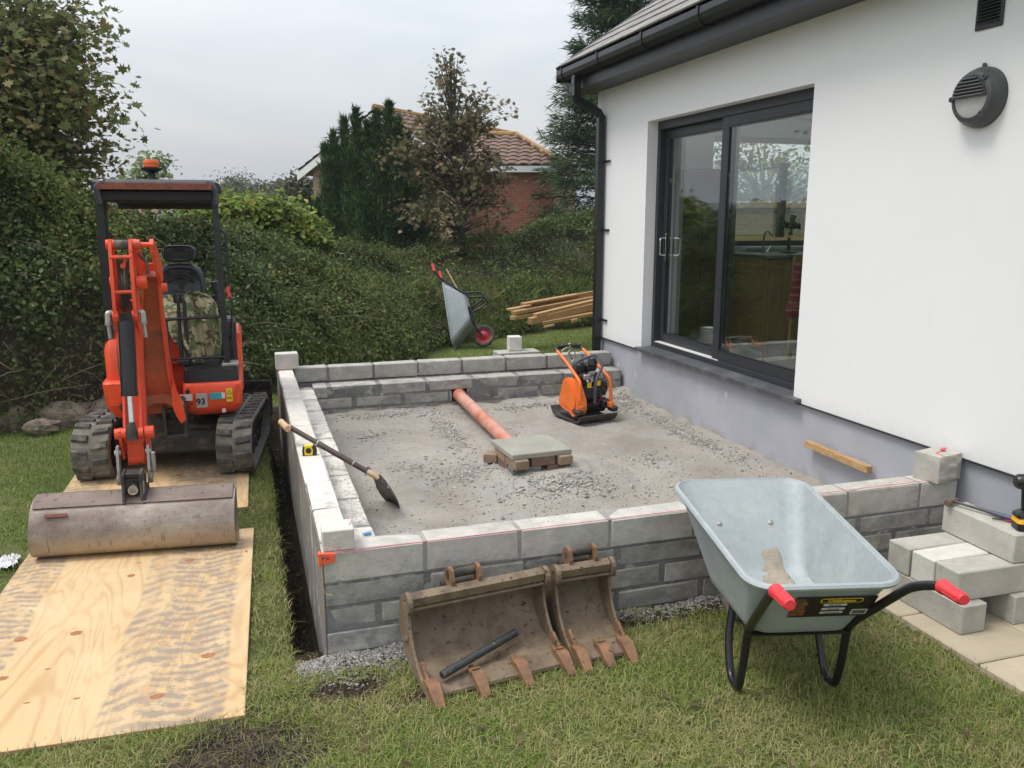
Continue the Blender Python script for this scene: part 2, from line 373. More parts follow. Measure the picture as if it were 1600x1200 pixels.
def mk_galv():
    m, t, p = newmat('galvanised_steel'); co = coord(t, False)
    v = node(t, 'ShaderNodeTexVoronoi'); v.inputs['Scale'].default_value = 38; t.links.new(co, v.inputs['Vector'])
    c0 = ramp(t, noise_n(t, co, 3.0, 6, .6, .4), [(.3, (.27, .31, .315)), (.7, (.41, .445, .445))])
    c0 = mix(t, .22, c0, mix(t, v.outputs['Distance'], (.28, .33, .34), (.50, .54, .55)))
    c0 = mix(t, ramp(t, noise_n(t, co, 26, 8, .8, .3), [(.60, (0, 0, 0)), (.66, (.55, .55, .55))]), c0, (.33, .315, .28))
    c0 = mix(t, ramp(t, noise_n(t, co, 7, 7, .7, .2), [(.57, (0, 0, 0)), (.72, (.5, .5, .5))]), c0, (.50, .49, .44))
    t.links.new(c0, p.inputs['Base Color']); p.inputs['Metallic'].default_value = .2; p.inputs['Roughness'].default_value = .62; p.inputs['Specular IOR Level'].default_value = .3
    bump(t, p, noise_n(t, co, 12, 4, .5), .06, .004); return m
M['galv'] = mk_galv()
M['red_grip'] = M_simple('red_grip', (.74, .045, .055), (.66, .035, .045), .45, scale=8)
M['red_rim'] = M_simple('red_wheel_paint', (.45, .02, .035), (.36, .016, .03), .4, scale=8)
M['sand'] = M_simple('damp_sand', (.40, .345, .275), (.29, .25, .20), .95, scale=26, bmp=.9, bscale=80, bdist=.008)
M['yellow'] = M_simple('yellow_plastic', (.80, .56, .02), (.74, .50, .015), .4)
M['battery_yellow'] = M_simple('battery_yellow', (.82, .43, .02), (.76, .38, .015), .42)
M['comp_orange'] = M_simple('compactor_orange', (.84, .19, .03), (.74, .15, .022), .42, scale=5, spots=(.3, .12, .06), spot_scale=30, spot_at=.7)
M['engine_black'] = M_simple('engine_black', (.022, .022, .024), (.012, .012, .013), .45, scale=15)
M['gunmetal'] = M_simple('gunmetal_tube', (.085, .095, .13), (.06, .066, .09), .4, metal=.3)
M['alu'] = M_simple('dull_aluminium', (.5, .5, .5), (.34, .34, .34), .4, metal=.7, scale=25)
M['plate_iron'] = M_simple('worn_plate_iron', (.10, .095, .085), (.05, .048, .045), .5, metal=.5, scale=14)
M['dark_red'] = M_simple('dark_red_plastic', (.16, .012, .03), (.11, .01, .02), .45)
M['label_white'] = M_simple('white_label', (.66, .66, .63), (.56, .56, .54), .5, scale=60)
M['label_grey'] = M_simple('grey_label', (.42, .42, .41), (.36, .36, .35), .5)
M['label_teal'] = M_simple('teal_label', (.045, .36, .42), (.04, .31, .37), .5)
M['label_yellow'] = M_simple('yellow_label', (.82, .56, .03), (.78, .5, .02), .5)
M['label_black'] = M_simple('black_label', (.012, .009, .009), (.02, .012, .01), .4)
M['ink'] = M_simple('black_ink', (.01, .01, .01), (.012, .012, .012), .6)
M['lens'] = M_simple('frosted_lens', (.42, .42, .40), (.38, .38, .365), .35)
M['amber'] = M_simple('amber_lens', (.85, .15, .02), (.55, .07, .01), .2, scale=40)
M['timber'] = None
def wood(name, c1, c2, knot=(.16, .07, .03), sc=(1, 1, 1), rings=7, var=.2):
    m, t, p = newmat(name); co = coord(t)
    mp = node(t, 'ShaderNodeMapping'); mp.inputs['Scale'].default_value = sc; t.links.new(co, mp.inputs[0])
    n0 = noise_n(t, mp.outputs[0], 1.3, 4, .5, .6)
    wv = math_n(t, 'SINE', math_n(t, 'MULTIPLY', n0, rings*12.)); f = math_n(t, 'MULTIPLY_ADD', wv, .5, .5)
    col = mix(t, ramp(t, f, [(.15, (0, 0, 0)), (.95, (1, 1, 1))]), c1, c2)
    col = mix(t, .35, col, ramp(t, noise_n(t, mp.outputs[0], 9, 5, .6), [(.35, c2), (.65, c1)]))
    oi = node(t, 'ShaderNodeObjectInfo'); vv = math_n(t, 'MULTIPLY_ADD', oi.outputs['Random'], var, 1-var/2)
    hs = node(t, 'ShaderNodeHueSaturation'); t.links.new(col, hs.inputs['Color']); t.links.new(vv, hs.inputs['Value'])
    t.links.new(hs.outputs[0], p.inputs['Base Color']); p.inputs['Roughness'].default_value = .72
    bump(t, p, f, .1, .001); return m
M['timber'] = wood('treated_timber', (.43, .27, .115), (.29, .17, .065), sc=(.8, 6, 6))
M['batten'] = wood('sawn_batten', (.50, .33, .16), (.36, .215, .09), sc=(5, 1.2, 7))
M['handle_wood'] = M_simple('dark_worn_ash', (.085, .055, .042), (.05, .033, .027), .55, scale=30, spots=(.30, .24, .19), spot_scale=25, spot_at=.66, vec=(.6, .6, .6))
M['pale_wood'] = M_simple('pale_wood', (.60, .42, .26), (.5, .33, .19), .6, scale=30)
M['steel_worn'] = M_simple('worn_steel', (.16, .15, .145), (.07, .066, .063), .42, metal=.6, scale=18, grime=(.22, .19, .15), grime_scale=9, grime_at=.56)
M['clay_pipe'] = M_simple('orange_drain_pipe', (.50, .155, .085), (.44, .12, .06), .5, scale=5, grime=(.56, .33, .265), grime_scale=2.2, grime_at=.40, rand=False)
M['brick_buff'] = M_simple('buff_brick', (.34, .25, .165), (.24, .165, .105), .92, scale=20, var=.5, bmp=.4, bscale=90, grime=(.4, .37, .3), grime_scale=9, grime_at=.55)
M['brick_grey'] = M_simple('blue_grey_brick', (.17, .165, .17), (.12, .118, .125), .9, scale=20, bmp=.4, bscale=90)
M['brick_brown'] = M_simple('brown_brick', (.20, .13, .095), (.135, .085, .06), .92, scale=20, bmp=.4, bscale=90)
M['slab'] = M_simple('grey_paving_slab', (.34, .335, .275), (.27, .265, .22), .92, scale=6, spots=(.2, .2, .17), spot_scale=150, spot_at=.6, bmp=.3, bscale=120)
M['flag'] = M_simple('buff_flagstone', (.47, .40, .29), (.38, .325, .235), .9, scale=3.5, spots=(.3, .26, .19), spot_scale=60, spot_at=.66, var=.14, bmp=.35, bscale=50, grime=(.28, .25, .20), grime_scale=2.5, grime_at=.6)
M['hot_orange'] = M_simple('orange_line_block', (.86, .14, .06), (.78, .11, .05), .4)
M['pink'] = M_simple('pink_line', (.80, .12, .18), (.75, .1, .15), .6)
M['blue'] = M_simple('blue_scrap', (.05, .25, .60), (.05, .2, .5), .5)
M['paper'] = M_simple('white_tissue', (.78, .78, .80), (.7, .7, .72), .9)
M['roof_tile'] = M_simple('grey_roof_tile', (.30, .285, .26), (.20, .19, .175), .88, scale=8, var=.25, grime=(.13, .12, .11), grime_scale=5, bmp=.3, bscale=60)
def mk_glass():
    m, t, p = newmat('window_glass'); p.inputs['Base Color'].default_value = (.93, .97, .95, 1); p.inputs['Roughness'].default_value = 0.0
    p.inputs['Transmission Weight'].default_value = 1; p.inputs['IOR'].default_value = 1.52; return m
M['glass'] = mk_glass()
M['lime_render'] = M_simple('cream_wall', (.7, .69, .66), (.66, .65, .62), .9)
M['cream'] = M_simple('cream_paint', (.62, .64, .60), (.58, .6, .56), .8)
M['camo'] = None
def mk_camo():
    m, t, p = newmat('camouflage_cloth'); co = coord(t, False)
    n1 = noise_n(t, co, 9, 2, .5, .6); n2 = noise_n(t, co, 12, 2, .5, .8, (1, 1, 1.7))
    c = mix(t, ramp(t, n1, [(.47, (0, 0, 0)), (.49, (1, 1, 1))]), (.36, .31, .185), (.125, .15, .06))
    c = mix(t, ramp(t, n2, [(.57, (0, 0, 0)), (.59, (1, 1, 1))]), c, (.10, .062, .038))
    c = mix(t, ramp(t, noise_n(t, co, 11, 2, .5, .4), [(.62, (0, 0, 0)), (.64, (1, 1, 1))]), c, (.46, .42, .28))
    t.links.new(c, p.inputs['Base Color']); p.inputs['Roughness'].default_value = .95
    bump(t, p, noise_n(t, co, 16, 4, .6), .6, .02); return m
M['camo'] = mk_camo()
def mk_glass2():
    m, t, p = newmat('clear_pane'); t.nodes.remove(p)
    tr = node(t, 'ShaderNodeBsdfTransparent'); tr.inputs[0].default_value = (.90, .95, .93, 1)
    gl = node(t, 'ShaderNodeBsdfGlossy'); gl.inputs['Roughness'].default_value = 0.0; gl.inputs[0].default_value = (1, 1, 1, 1)
    fr = node(t, 'ShaderNodeFresnel'); fr.inputs[0].default_value = 1.85; ms = node(t, 'ShaderNodeMixShader')
    bf = node(t, 'ShaderNodeNewGeometry'); io = math_n(t, 'MULTIPLY_ADD', bf.outputs['Backfacing'], 1/1.95-1.95, 1.95); t.links.new(io, fr.inputs[0])
    t.links.new(fr.outputs[0], ms.inputs[0]); t.links.new(tr.outputs[0], ms.inputs[1]); t.links.new(gl.outputs[0], ms.inputs[2]); t.links.new(ms.outputs[0], t.nodes['Material Output'].inputs[0]); return m
M['glass'] = mk_glass2()
# ------------------------------------------------------------------ ground
WX = 3.67            # plane of the house wall
def smooth01(a, b, x): t = min(1, max(0, (x-a)/(b-a))); return t*t*(3-2*t)
def ground_z(x, y):
    z = 0.012*nz3(x, y, 1, .9)+.006*nz3(x, y, 5, 3.0)
    if y > 8: z -= .045*min(y-8, 6)
    # trench beside the left wall
    if -.05 < x < .30 and 3.3 < y < 9.2:
        w = .135+.03*nz3(0, y, 9, 2.5)
        k = smooth01(w-.03, w+.04, x)*smooth01(3.52, 3.66, y)*(1-smooth01(8.6, 9.1, y)); z = z*(1-k)+k*(-.36+.05*nz3(x, y, 3, 9))
    if x > .27 and 3.46 < y < 8.14 and x < 4.2: z = -.30
    if x >= 2.93 and y < 3.44: z = min(z, -.02)
    if x > 3.66 and y < 8.54: z = -.2
    # churned earth by the board and rubble along the wall foot
    d = math.hypot((x+.10)/.36, (y-2.83)/.30)
    if d < 1: z += (1-d)*(-.02+.05*nz3(x, y, 7, 8))
    if y > 3.2 and y < 3.47 and x > .12 and x < 2.9: z += (.5+.6*nz3(x, y, 2, 6))*.03*smooth01(3.18, 3.4, y)
    return z
def axis(dense, far):
    a = list(dense); s = .1
    while a[-1] < far[1]: s *= 1.35; a.append(a[-1]+s)
    s = .1; b = []
    v = a[0]
    while v > far[0]: s *= 1.35; v -= s; b.append(v)
    return b[::-1]+a
xs = axis(np.arange(-2.6, 4.3, .035), (-900, 900)); ys = axis(np.arange(1.7, 9.3, .035), (-60, 1500))
nx, ny = len(xs), len(ys)
V = np.empty((nx*ny, 3)); k = 0
for j, y in enumerate(ys):
    for i, x in enumerate(xs):
        V[k] = (x, y, ground_z(x, y) if (-3 < x < 5 and 0 < y < 15) else (-.27 if y > 8 else 0)); k += 1
ii, jj = np.meshgrid(np.arange(nx-1), np.arange(ny-1)); a = (jj*nx+ii).ravel()
F = np.stack([a, a+1, a+nx+1, a+nx], 1)
def dirt_amount(x, y):
    """how bare the lawn is at a point: 0 turf, 1 soil"""
    v = 0
    n = .35*nz3(x, y, 4, 4)+.25*nz3(x, y, 8, 11)
    v = max(v, 1.25-math.hypot((x+.10)/.40, (y-2.86)/.26)+n)
    v = max(v, 1.15-math.hypot((x-.28)/.35, (y-3.16)/.13)+n)
    v = max(v, .95-math.hypot((x-.62)/.35, (y-3.02)/.12)+n)
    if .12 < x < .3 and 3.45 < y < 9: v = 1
    if 3.30 < y < 3.5 and .1 < x < 2.95: v = max(v, .8+n)
    if -.16 < x < .08 and 3.0 < y < 8: v = max(v, .25+n*1.5)
    return v
def mk_lawn():
    m, t, p = newmat('lawn_soil_and_turf'); co = coord(t, False)
    g = ramp(t, noise_n(t, co, 2.2, 5, .6), [(.3, (.085, .10, .03)), (.55, (.125, .145, .046)), (.75, (.25, .215, .095))])
    g = mix(t, .5, g, ramp(t, noise_n(t, co, 45, 4, .7), [(.3, (.03, .04, .014)), (.7, (.15, .17, .06))]))
    at = node(t, 'ShaderNodeAttribute'); at.attribute_name = 'bare'
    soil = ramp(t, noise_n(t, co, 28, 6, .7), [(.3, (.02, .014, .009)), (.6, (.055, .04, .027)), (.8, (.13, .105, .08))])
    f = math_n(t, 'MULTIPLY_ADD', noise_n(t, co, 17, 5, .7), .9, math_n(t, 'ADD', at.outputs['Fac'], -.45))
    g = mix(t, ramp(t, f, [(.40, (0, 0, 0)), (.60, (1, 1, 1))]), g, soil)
    t.links.new(g, p.inputs['Base Color']); p.inputs['Roughness'].default_value = .95; p.inputs['Specular IOR Level'].default_value = .15
    bump(t, p, noise_n(t, co, 40, 7, .75), .9, .02); return m
M['lawn'] = mk_lawn()
lawn = mesh_np('ground', V, F, M['lawn'], kind='structure', smooth=True)
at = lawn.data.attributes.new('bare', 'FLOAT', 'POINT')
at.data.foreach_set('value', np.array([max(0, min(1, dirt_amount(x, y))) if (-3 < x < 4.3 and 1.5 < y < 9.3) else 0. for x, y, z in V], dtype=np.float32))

# ---- compacted hardcore floor inside the blockwork
def floor_z(x, y):
    z = .055+.022*nz3(x, y, 2, 1.3)+.010*nz3(x, y, 6, 5)+.006*nz3(x, y, 9, 14)
    z += .105*min(1, 1.9*max(0, 1-math.hypot((x-1.92)/.72, (y-5.36)/.62)))*(1+.25*nz3(x, y, 1, 8))
    z += .055*smooth01(3.30, 3.66, x)*(1+.5*nz3(x, y, 1, 7))
    z += .05*smooth01(7.35, 7.75, y)*(1+.6*nz3(x, y, 1, 6))
    z -= .03*max(0, 1-math.hypot((x-.80)/.2, (y-4.95)/.2))
    return z
GX = np.arange(.50, 3.70, .022); GY = np.arange(3.56, 7.90, .022)
V2 = np.array([(x, y, floor_z(x, y)) for y in GY for x in GX]); nx2 = len(GX)
ii, jj = np.meshgrid(np.arange(nx2-1), np.arange(len(GY)-1)); a = (jj*nx2+ii).ravel()
def mk_floor():
    m, t, p = newmat('compacted_hardcore'); co = coord(t, False)
    c = ramp(t, noise_n(t, co, 1.4, 6, .6, .3), [(.32, (.27, .244, .207)), (.5, (.345, .315, .27)), (.68, (.415, .385, .338))])
    c = mix(t, ramp(t, noise_n(t, co, 3.1, 5, .65), [(.5, (0, 0, 0)), (.66, (.7, .7, .7))]), c, (.33, .325, .31))
    c = mix(t, ramp(t, noise_n(t, co, 36, 6, .75), [(.30, (.5, .5, .5)), (.48, (0, 0, 0))]), c, (.19, .17, .14))
    v = node(t, 'ShaderNodeTexVoronoi'); v.inputs['Scale'].default_value = 75; t.links.new(co, v.inputs['Vector'])
    msk = ramp(t, noise_n(t, co, 2.6, 4, .6), [(.5, (0, 0, 0)), (.62, (1, 1, 1))])
    t.links.new(c, p.inputs['Base Color']); p.inputs['Roughness'].default_value = .95; p.inputs['Specular IOR Level'].default_value = .15
    h = mix(t, .5, noise_n(t, co, 60, 7, .75), noise_n(t, co, 14, 6, .7)); bump(t, p, h, .85, .02); return m
mesh_np('gravel_floor', V2, np.stack([a, a+1, a+nx2+1, a+nx2], 1), mk_floor(), kind='structure', smooth=True)

# ---- angular stones: one mesh of many little irregular chips
def chips(name, pts, size, mats, parent=None, flat=.55, seed=1, kind='stuff'):
    r = np.random.default_rng(seed); n = len(pts)
    base = np.array([(1, 0, 0), (-1, 0, 0), (0, 1, 0), (0, -1, 0), (0, 0, 1), (0, 0, -1)], float)
    tri = np.array([(0, 2, 4), (2, 1, 4), (1, 3, 4), (3, 0, 4), (2, 0, 5), (1, 2, 5), (3, 1, 5), (0, 3, 5)])
    sz = size[0]+(size[1]-size[0])*r.random(n)**2.2
    P = base[None]*r.uniform(.55, 1.1, (n, 6, 1))+r.normal(0, .16, (n, 6, 3)); P[:, :, 2] *= flat; P[:, :, 1] *= .8
    ang = r.uniform(0, 2*PI, n); tl = r.normal(0, .35, n)
    c, s = np.cos(ang), np.sin(ang); ct, st = np.cos(tl), np.sin(tl)
    y1 = P[:, :, 1]*ct[:, None]-P[:, :, 2]*st[:, None]; z1 = P[:, :, 1]*st[:, None]+P[:, :, 2]*ct[:, None]
    x = P[:, :, 0]*c[:, None]-y1*s[:, None]; y = P[:, :, 0]*s[:, None]+y1*c[:, None]
    Q = np.stack([x, y, z1], 2)*sz[:, None, None]+np.asarray(pts)[:, None, :]
    Fs = (tri[None]+6*np.arange(n)[:, None, None]).reshape(-1, 3)
    return mesh_np(name, Q.reshape(-1, 3), Fs, mats, parent, kind=kind)
def mk_chip(name, cols):
    m, t, p = newmat(name); g = node(t, 'ShaderNodeNewGeometry')
    t.links.new(ramp(t, g.outputs['Random Per Island'], [((i+.5)/len(cols), c) for i, c in enumerate(cols)]), p.inputs['Base Color']); p.inputs['Roughness'].default_value = .9; return m
M['chip'] = mk_chip('stone_chips', [(.20, .195, .185), (.26, .25, .235), (.32, .30, .27), (.37, .35, .315), (.28, .26, .23), (.50, .48, .44)])
M['chip_dust'] = mk_chip('dusty_chips', [(.31, .285, .25), (.36, .335, .295), (.40, .375, .335), (.27, .25, .225), (.44, .42, .385)])
M['chip_pale'] = mk_chip('mortar_droppings', [(.24, .23, .205), (.31, .295, .265), (.18, .17, .145), (.13, .12, .10), (.42, .40, .37)])
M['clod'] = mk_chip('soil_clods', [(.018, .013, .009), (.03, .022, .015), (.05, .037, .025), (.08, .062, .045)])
def patch_pts(blobs, fz, bounds=(.56, 3.64, 3.6, 7.75)):
    o = []
    for cx, cy, rx, ry, n in blobs:
        for _ in range(n):
            a = random.random()*2*PI; q = min(1.7, abs(random.gauss(0, .62))); x = cx+rx*q*math.cos(a); y = cy+ry*q*math.sin(a)
            if bounds[0] < x < bounds[1] and bounds[2] < y < bounds[3]: o.append((x, y, fz(x, y)+.002))
    return o
blob = [(1.42, 5.55, .32, .45, 900), (1.15, 5.95, .2, .25, 160), (1.75, 4.45, .75, .22, 1500), (2.55, 4.35, .7, .22, 1100), (1.62, 6.9, .12, .8, 900), (2.1, 6.5, .10, .6, 300), (2.9, 5.6, .35, .3, 240),
        (1.95, 5.0, .7, .25, 900), (.95, 6.9, .3, .3, 160), (.8, 5.6, .2, .7, 110), (2.6, 7.55, 1.2, .12, 500), (1.2, 7.6, .7, .1, 600), (3.5, 6.2, .10, 1.3, 1500), (3.52, 7.4, .16, .3, 900), (2.9, 4.8, .5, .5, 300), (.9, 4.4, .3, .4, 160)]
chips('loose_hardcore', patch_pts(blob, floor_z), (.005, .021), M['chip'], seed=3)
pp = [(x, y, floor_z(x, y)) for x, y in zip(rng.uniform(.57, 3.63, 16000), rng.uniform(3.62, 7.74, 16000)) if nz3(x, y, 3, 1.7) > -.25]
chips('crushed_fines', pp, (.003, .009), M['chip_dust'], seed=4)
pm = [(x, y, ground_z(x, y)+.004) for x, y in zip(rng.uniform(.12, .95, 7000), 3.44-abs(rng.normal(0, .10, 7000)))]+[(x, y, ground_z(x, y)+.004) for x, y in zip(rng.uniform(1.5, 2.9, 3600), 3.44-abs(rng.normal(0, .055, 3600)))]
chips('mortar_droppings', pm, (.003, .013), M['chip_pale'], seed=5)
pc = [(x, y, ground_z(x, y)) for x, y in zip(rng.normal(-.10, .25, 7000), rng.normal(2.84, .17, 7000)) if dirt_amount(x, y) > .45]
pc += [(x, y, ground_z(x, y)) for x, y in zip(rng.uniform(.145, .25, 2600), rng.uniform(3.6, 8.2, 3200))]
pc += [(x, y, ground_z(x, y)) for x, y in zip(rng.normal(.55, .2, 260), rng.normal(3.05, .06, 260))]
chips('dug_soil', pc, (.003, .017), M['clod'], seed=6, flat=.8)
ps = [(x, y, .345) for x, y in zip(rng.uniform(.40, .54, 500), rng.normal(4.6, .55, 500)) if 3.62 < y < 7.7]+[(x, y, .492) for x, y in zip(rng.uniform(1.2, 2.3, 60), rng.uniform(3.5, 3.58, 60))]
chips('grit_on_wall_ledge', ps, (.002, .006), M['chip_dust'], seed=8)
sp = [(-.0+1.0*a, b, ground_z(a, b)+.006) for a, b in [(.62, 2.90), (.60, 2.80), (1.9, 2.65), (1.86, 2.62), (2.24, 2.72), (1.6, 3.05), (.5, 2.98), (2.28, 2.5), (-.2, 3.4)]]
chips('white_crumbs', sp, (.006, .012), M['chip_pale'], seed=9)

# ---- buff flagstones by the house
pave = thing('pavement', 'buff flagstone path beside the white house wall', 'pavement', (2.9, 3.2, 0), kind='structure')
y = 3.42; r = 0
while y > -1:
    for x0, x1 in ((2.885+.03*(r % 2 == 0)*0, 3.30), (3.308, 3.66)):
        obj('flagstone', MB().box(((x0+x1)/2, y-.225, .005), (x1-x0, .443, .05), .006, rot=random.uniform(-.004, .004)), M['flag'], pave)
    y -= .452; r += 1
obj('joint_sand', MB().box((3.27, 1.2, -.012), (.775, 4.4, .04)), M['sand'], pave)

# ------------------------------------------------------------------ block walls around the floor
T = .49; BH = .145
def block(parent, x0, x1, y0, y1, z0, z1, mat='block', name='block', jit=.0028):
    return obj(name, MB().box(((x0+x1)/2, (y0+y1)/2, (z0+z1)/2), (x1-x0, y1-y0, z1-z0), .0075, jit=jit), M[mat], parent)
COURSES = [(.242, .338), (.131, .230), (.018, .118), (-.10, .005)]
fw = thing('block_wall', 'low front wall of grey concrete blocks nearest the camera, pink string line along its top edge', 'block wall', (1.9, 3.5, 0))
XJ = [.247, .695, 1.136, 1.585, 2.03, 2.48, 2.934, 3.402, 3.655]
for a, b in zip(XJ[:-1], XJ[1:]): block(fw, a+.004, b-.005, 3.445+random.uniform(-.001, .002), 3.585, .348, T, 'block_top')
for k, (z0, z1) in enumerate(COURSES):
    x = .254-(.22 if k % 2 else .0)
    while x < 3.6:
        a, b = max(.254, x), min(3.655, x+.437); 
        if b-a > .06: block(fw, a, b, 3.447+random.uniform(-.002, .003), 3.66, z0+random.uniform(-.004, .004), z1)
        x += .462
obj('mortar', MB().box((1.955, 3.516, .418), (3.40, .132, .140)), M['mortar_pale'], fw)
obj('mortar', MB().box((1.955, 3.555, .117), (3.40, .206, .460)), M['mortar'], fw)
sm_ = MB()
lw = thing('block_wall', 'long left wall of pale concrete blocks beside the trench and the excavator', 'block wall', (.4, 5.8, 0))
YJ = [3.60, 4.03, 4.475, 4.925, 5.375, 5.755, 6.20, 6.66, 7.093, 7.578, 8.005]
for a, b in zip(YJ[:-1], YJ[1:]):
    x0 = .254+random.uniform(-.002, .002)
    block(lw, x0, x0+.134, a+.004, b-.004, .348, T-random.uniform(0, .004), 'block_pale')
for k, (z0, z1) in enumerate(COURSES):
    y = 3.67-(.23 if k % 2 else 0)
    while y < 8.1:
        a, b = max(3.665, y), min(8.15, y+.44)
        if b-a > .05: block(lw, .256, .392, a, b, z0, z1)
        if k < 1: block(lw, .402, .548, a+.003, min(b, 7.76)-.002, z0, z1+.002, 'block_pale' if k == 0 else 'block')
        y += .452
obj('mortar', MB().box((.322, 5.85, .418), (.122, 4.5, .130)).box((.40, 5.75, .115), (.280, 4.18, .445)), M['mortar'], lw)
# mortar smeared down the outer face of the left wall
obj('mortar_parging', MB().box((.2505, 5.80, .135), (.005, 4.70, .68)), M_simple('parging', (.22, .205, .18), (.12, .112, .10), .95, scale=3, vec=(1, 6, .7), spots=(.33, .31, .275), spot_scale=5, spot_at=.56, bmp=.6, bscale=22, bdist=.012, rand=False), lw)
bw = thing('block_wall', 'far wall of grey concrete blocks with a stepped ledge, below the lawn', 'block wall', (2.0, 8.1, 0))
XB = [.392, .715, 1.15, 1.585, 2.03, 2.49, 2.93, 3.33, 3.655]
for a, b in zip(XB[:-1], XB[1:]): block(bw, a+.010, b-.012, 8.016, 8.155, .352, T, 'block')
block(bw, .254, .392, 8.012, 8.155, .348, T, 'block_pale')
for k, (z0, z1) in enumerate(COURSES):
    x = .556-(.30 if k % 2 == 0 else .08)
    while x < 3.6:
        a, b = max(.556, x), min(3.655, x+.43)
        if b-a > .06 and not (k == 1 and a < 1.93 < b): block(bw, a, b-.006, 7.772+random.uniform(-.004, .006), 7.99, z0+random.uniform(-.004, .006), z1+.004*(k == 0))
        elif b-a > .06: block(bw, a, 1.845, 7.775, 7.99, z0, z1); 
        x += .462
obj('mortar', MB().box((2.02, 8.085, .42), (3.25, .125, .130)).box((1.205, 7.885, .115), (1.28, .215, .447)).box((2.02, 8.075, .12), (3.25, .135, .45)).box((2.835, 7.885, .115), (1.64, .215, .447)).box((1.93, 7.90, .0), (.17, .235, .20)).box((1.93, 7.90, .292), (.17, .235, .09)), M['mortar'], bw)

def loose(label, c, d, rz=0, mat='block_white', group=None, bev=.005, name='concrete_block'):
    z = c[2]-d[2]/2
    return obj(name, MB().box(c, d, bev, rot=rz, jit=.001), M[mat], tag=(label, 'block', group), loc=(c[0], c[1], z))
loose('small white-topped block standing on the near left corner of the blockwork', (.322, 3.512, .539), (.134, .128, .095), R(-2))
loose('pale block standing on the far left corner of the blockwork', (.34, 8.04, .566), (.205, .125, .148), R(2))
loose('upright block standing on a flat block behind the far wall', (2.69, 8.37, .577), (.135, .135, .148), R(-6))
loose('flat block just behind the far wall, carrying the upright block', (2.70, 8.33, .43), (.46, .22, .14), R(2), 'block')
loose('block sunk in the grass behind the far wall, under the flat block', (2.70, 8.34, .265), (.44, .215, .185), 0, 'block')
loose('lowest block in the grass behind the far wall, under two others', (2.70, 8.34, .075), (.44, .215, .185), R(3), 'block')
# split-faced block on the wall end
def rough_block():
    mb = MB(); n = 9; hx, hy, hz = .096, .075, .073
    def face(o, u, v, nrm, amp, sd):
        vs = []
        for j in range(n+1):
            for i in range(n+1):
                a, b = i/n*2-1, j/n*2-1; e = min(1, 3*(1-max(abs(a), abs(b))))
                d = amp*(.5+nz3(a*2.2, b*2.2, sd)*1.3+.5*nz3(a*6, b*6, sd))*e
                vs.append(Vector(o)+Vector(u)*a+Vector(v)*b+Vector(nrm)*d)
        mb.add(vs, [(j*(n+1)+i, j*(n+1)+i+1, (j+1)*(n+1)+i+1, (j+1)*(n+1)+i) for j in range(n) for i in range(n)])
    face((0, -hy, 0), (hx, 0, 0), (0, 0, hz), (0, -1, 0), .022, 3); face((0, hy, 0), (hx, 0, 0), (0, 0, hz), (0, 1, 0), .002, 4)
    face((-hx, 0, 0), (0, hy, 0), (0, 0, hz), (-1, 0, 0), .0025, 5); face((hx, 0, 0), (0, hy, 0), (0, 0, hz), (1, 0, 0), .02, 6)
    face((0, 0, hz), (hx, 0, 0), (0, hy, 0), (0, 0, 1), .002, 7); face((0, 0, -hz), (hx, 0, 0), (0, hy, 0), (0, 0, -1), .001, 8)
    return mb.xf(Matrix.Translation((3.545, 3.492, .492+.0745)) @ Matrix.Rotation(R(12), 4, 'Z'))
obj('split_block', rough_block(), M['block_clean'], smooth=True, loc=(3.545, 3.492, .492), tag=('split-faced block tied with pink line, on the house end of the front wall', 'block'))
for n_, lab, c, d, rz in [
    ('a', 'long block lying lowest in the stack on the paving, end towards the camera', (3.073, 2.95, .1), (.14, .44, .14), 0),
    ('b', 'shaded block lowest in the stack, nearer the house with a gap beside it', (3.385, 2.955, .1), (.14, .44, .14), 0),
    ('c', 'block laid crosswise in the middle of the stack, nearest the camera', (3.232, 2.842, .242), (.445, .142, .14), R(-1)),
    ('d', 'pale whitish block in the middle of the stack, second from the camera', (3.228, 2.990, .242), (.445, .140, .14), R(.6)),
    ('e', 'block in the middle of the stack nearest the blockwork', (3.224, 3.137, .242), (.445, .140, .14), R(-.5)),
    ('f', 'long block topmost in the stack, carrying the hammer and drill', (3.402, 3.0, .384), (.14, .45, .14), R(-3))]:
    loose(lab, c, d, rz, 'block_white' if n_ in 'd' else 'block_clean', 'blocks stacked on the flagstones')
# ------------------------------------------------------------------ the white house
house = thing('house', 'white rendered house with a grey plinth, grey tiled roof and a wide sliding patio door', 'house', (WX, 5.5, 0))
HZ = 3.17; Y0, Y1 = -3.0, 8.55; OY0, OY1, OZ0, OZ1 = 4.945, 7.365, .62, 2.757
wall = MB()
def wbox(y0, y1, z0, z1, x0=WX, x1=WX+.30): wall.box(((x0+x1)/2, (y0+y1)/2, (z0+z1)/2), (x1-x0, y1-y0, z1-z0))
wbox(Y0, OY0, .605, HZ); wbox(OY1, Y1, .605, HZ); wbox(OY0, OY1, OZ1, HZ)
parts('wall', wall, M['render_white'], house)
bead = MB().box((WX-.004, (Y0+OY0)/2, .603), (.012, OY0-Y0-.1, .010)).box((WX-.004, (OY1+Y1)/2+.05, .603), (.012, Y1-OY1-.12, .010))
obj('bell_bead', bead, M['anthracite'], house)
pl = MB().box((WX+.16, (Y0+Y1)/2, .11), (.285, Y1-Y0-.02, .985))
obj('plinth', pl, M['plinth'], house)
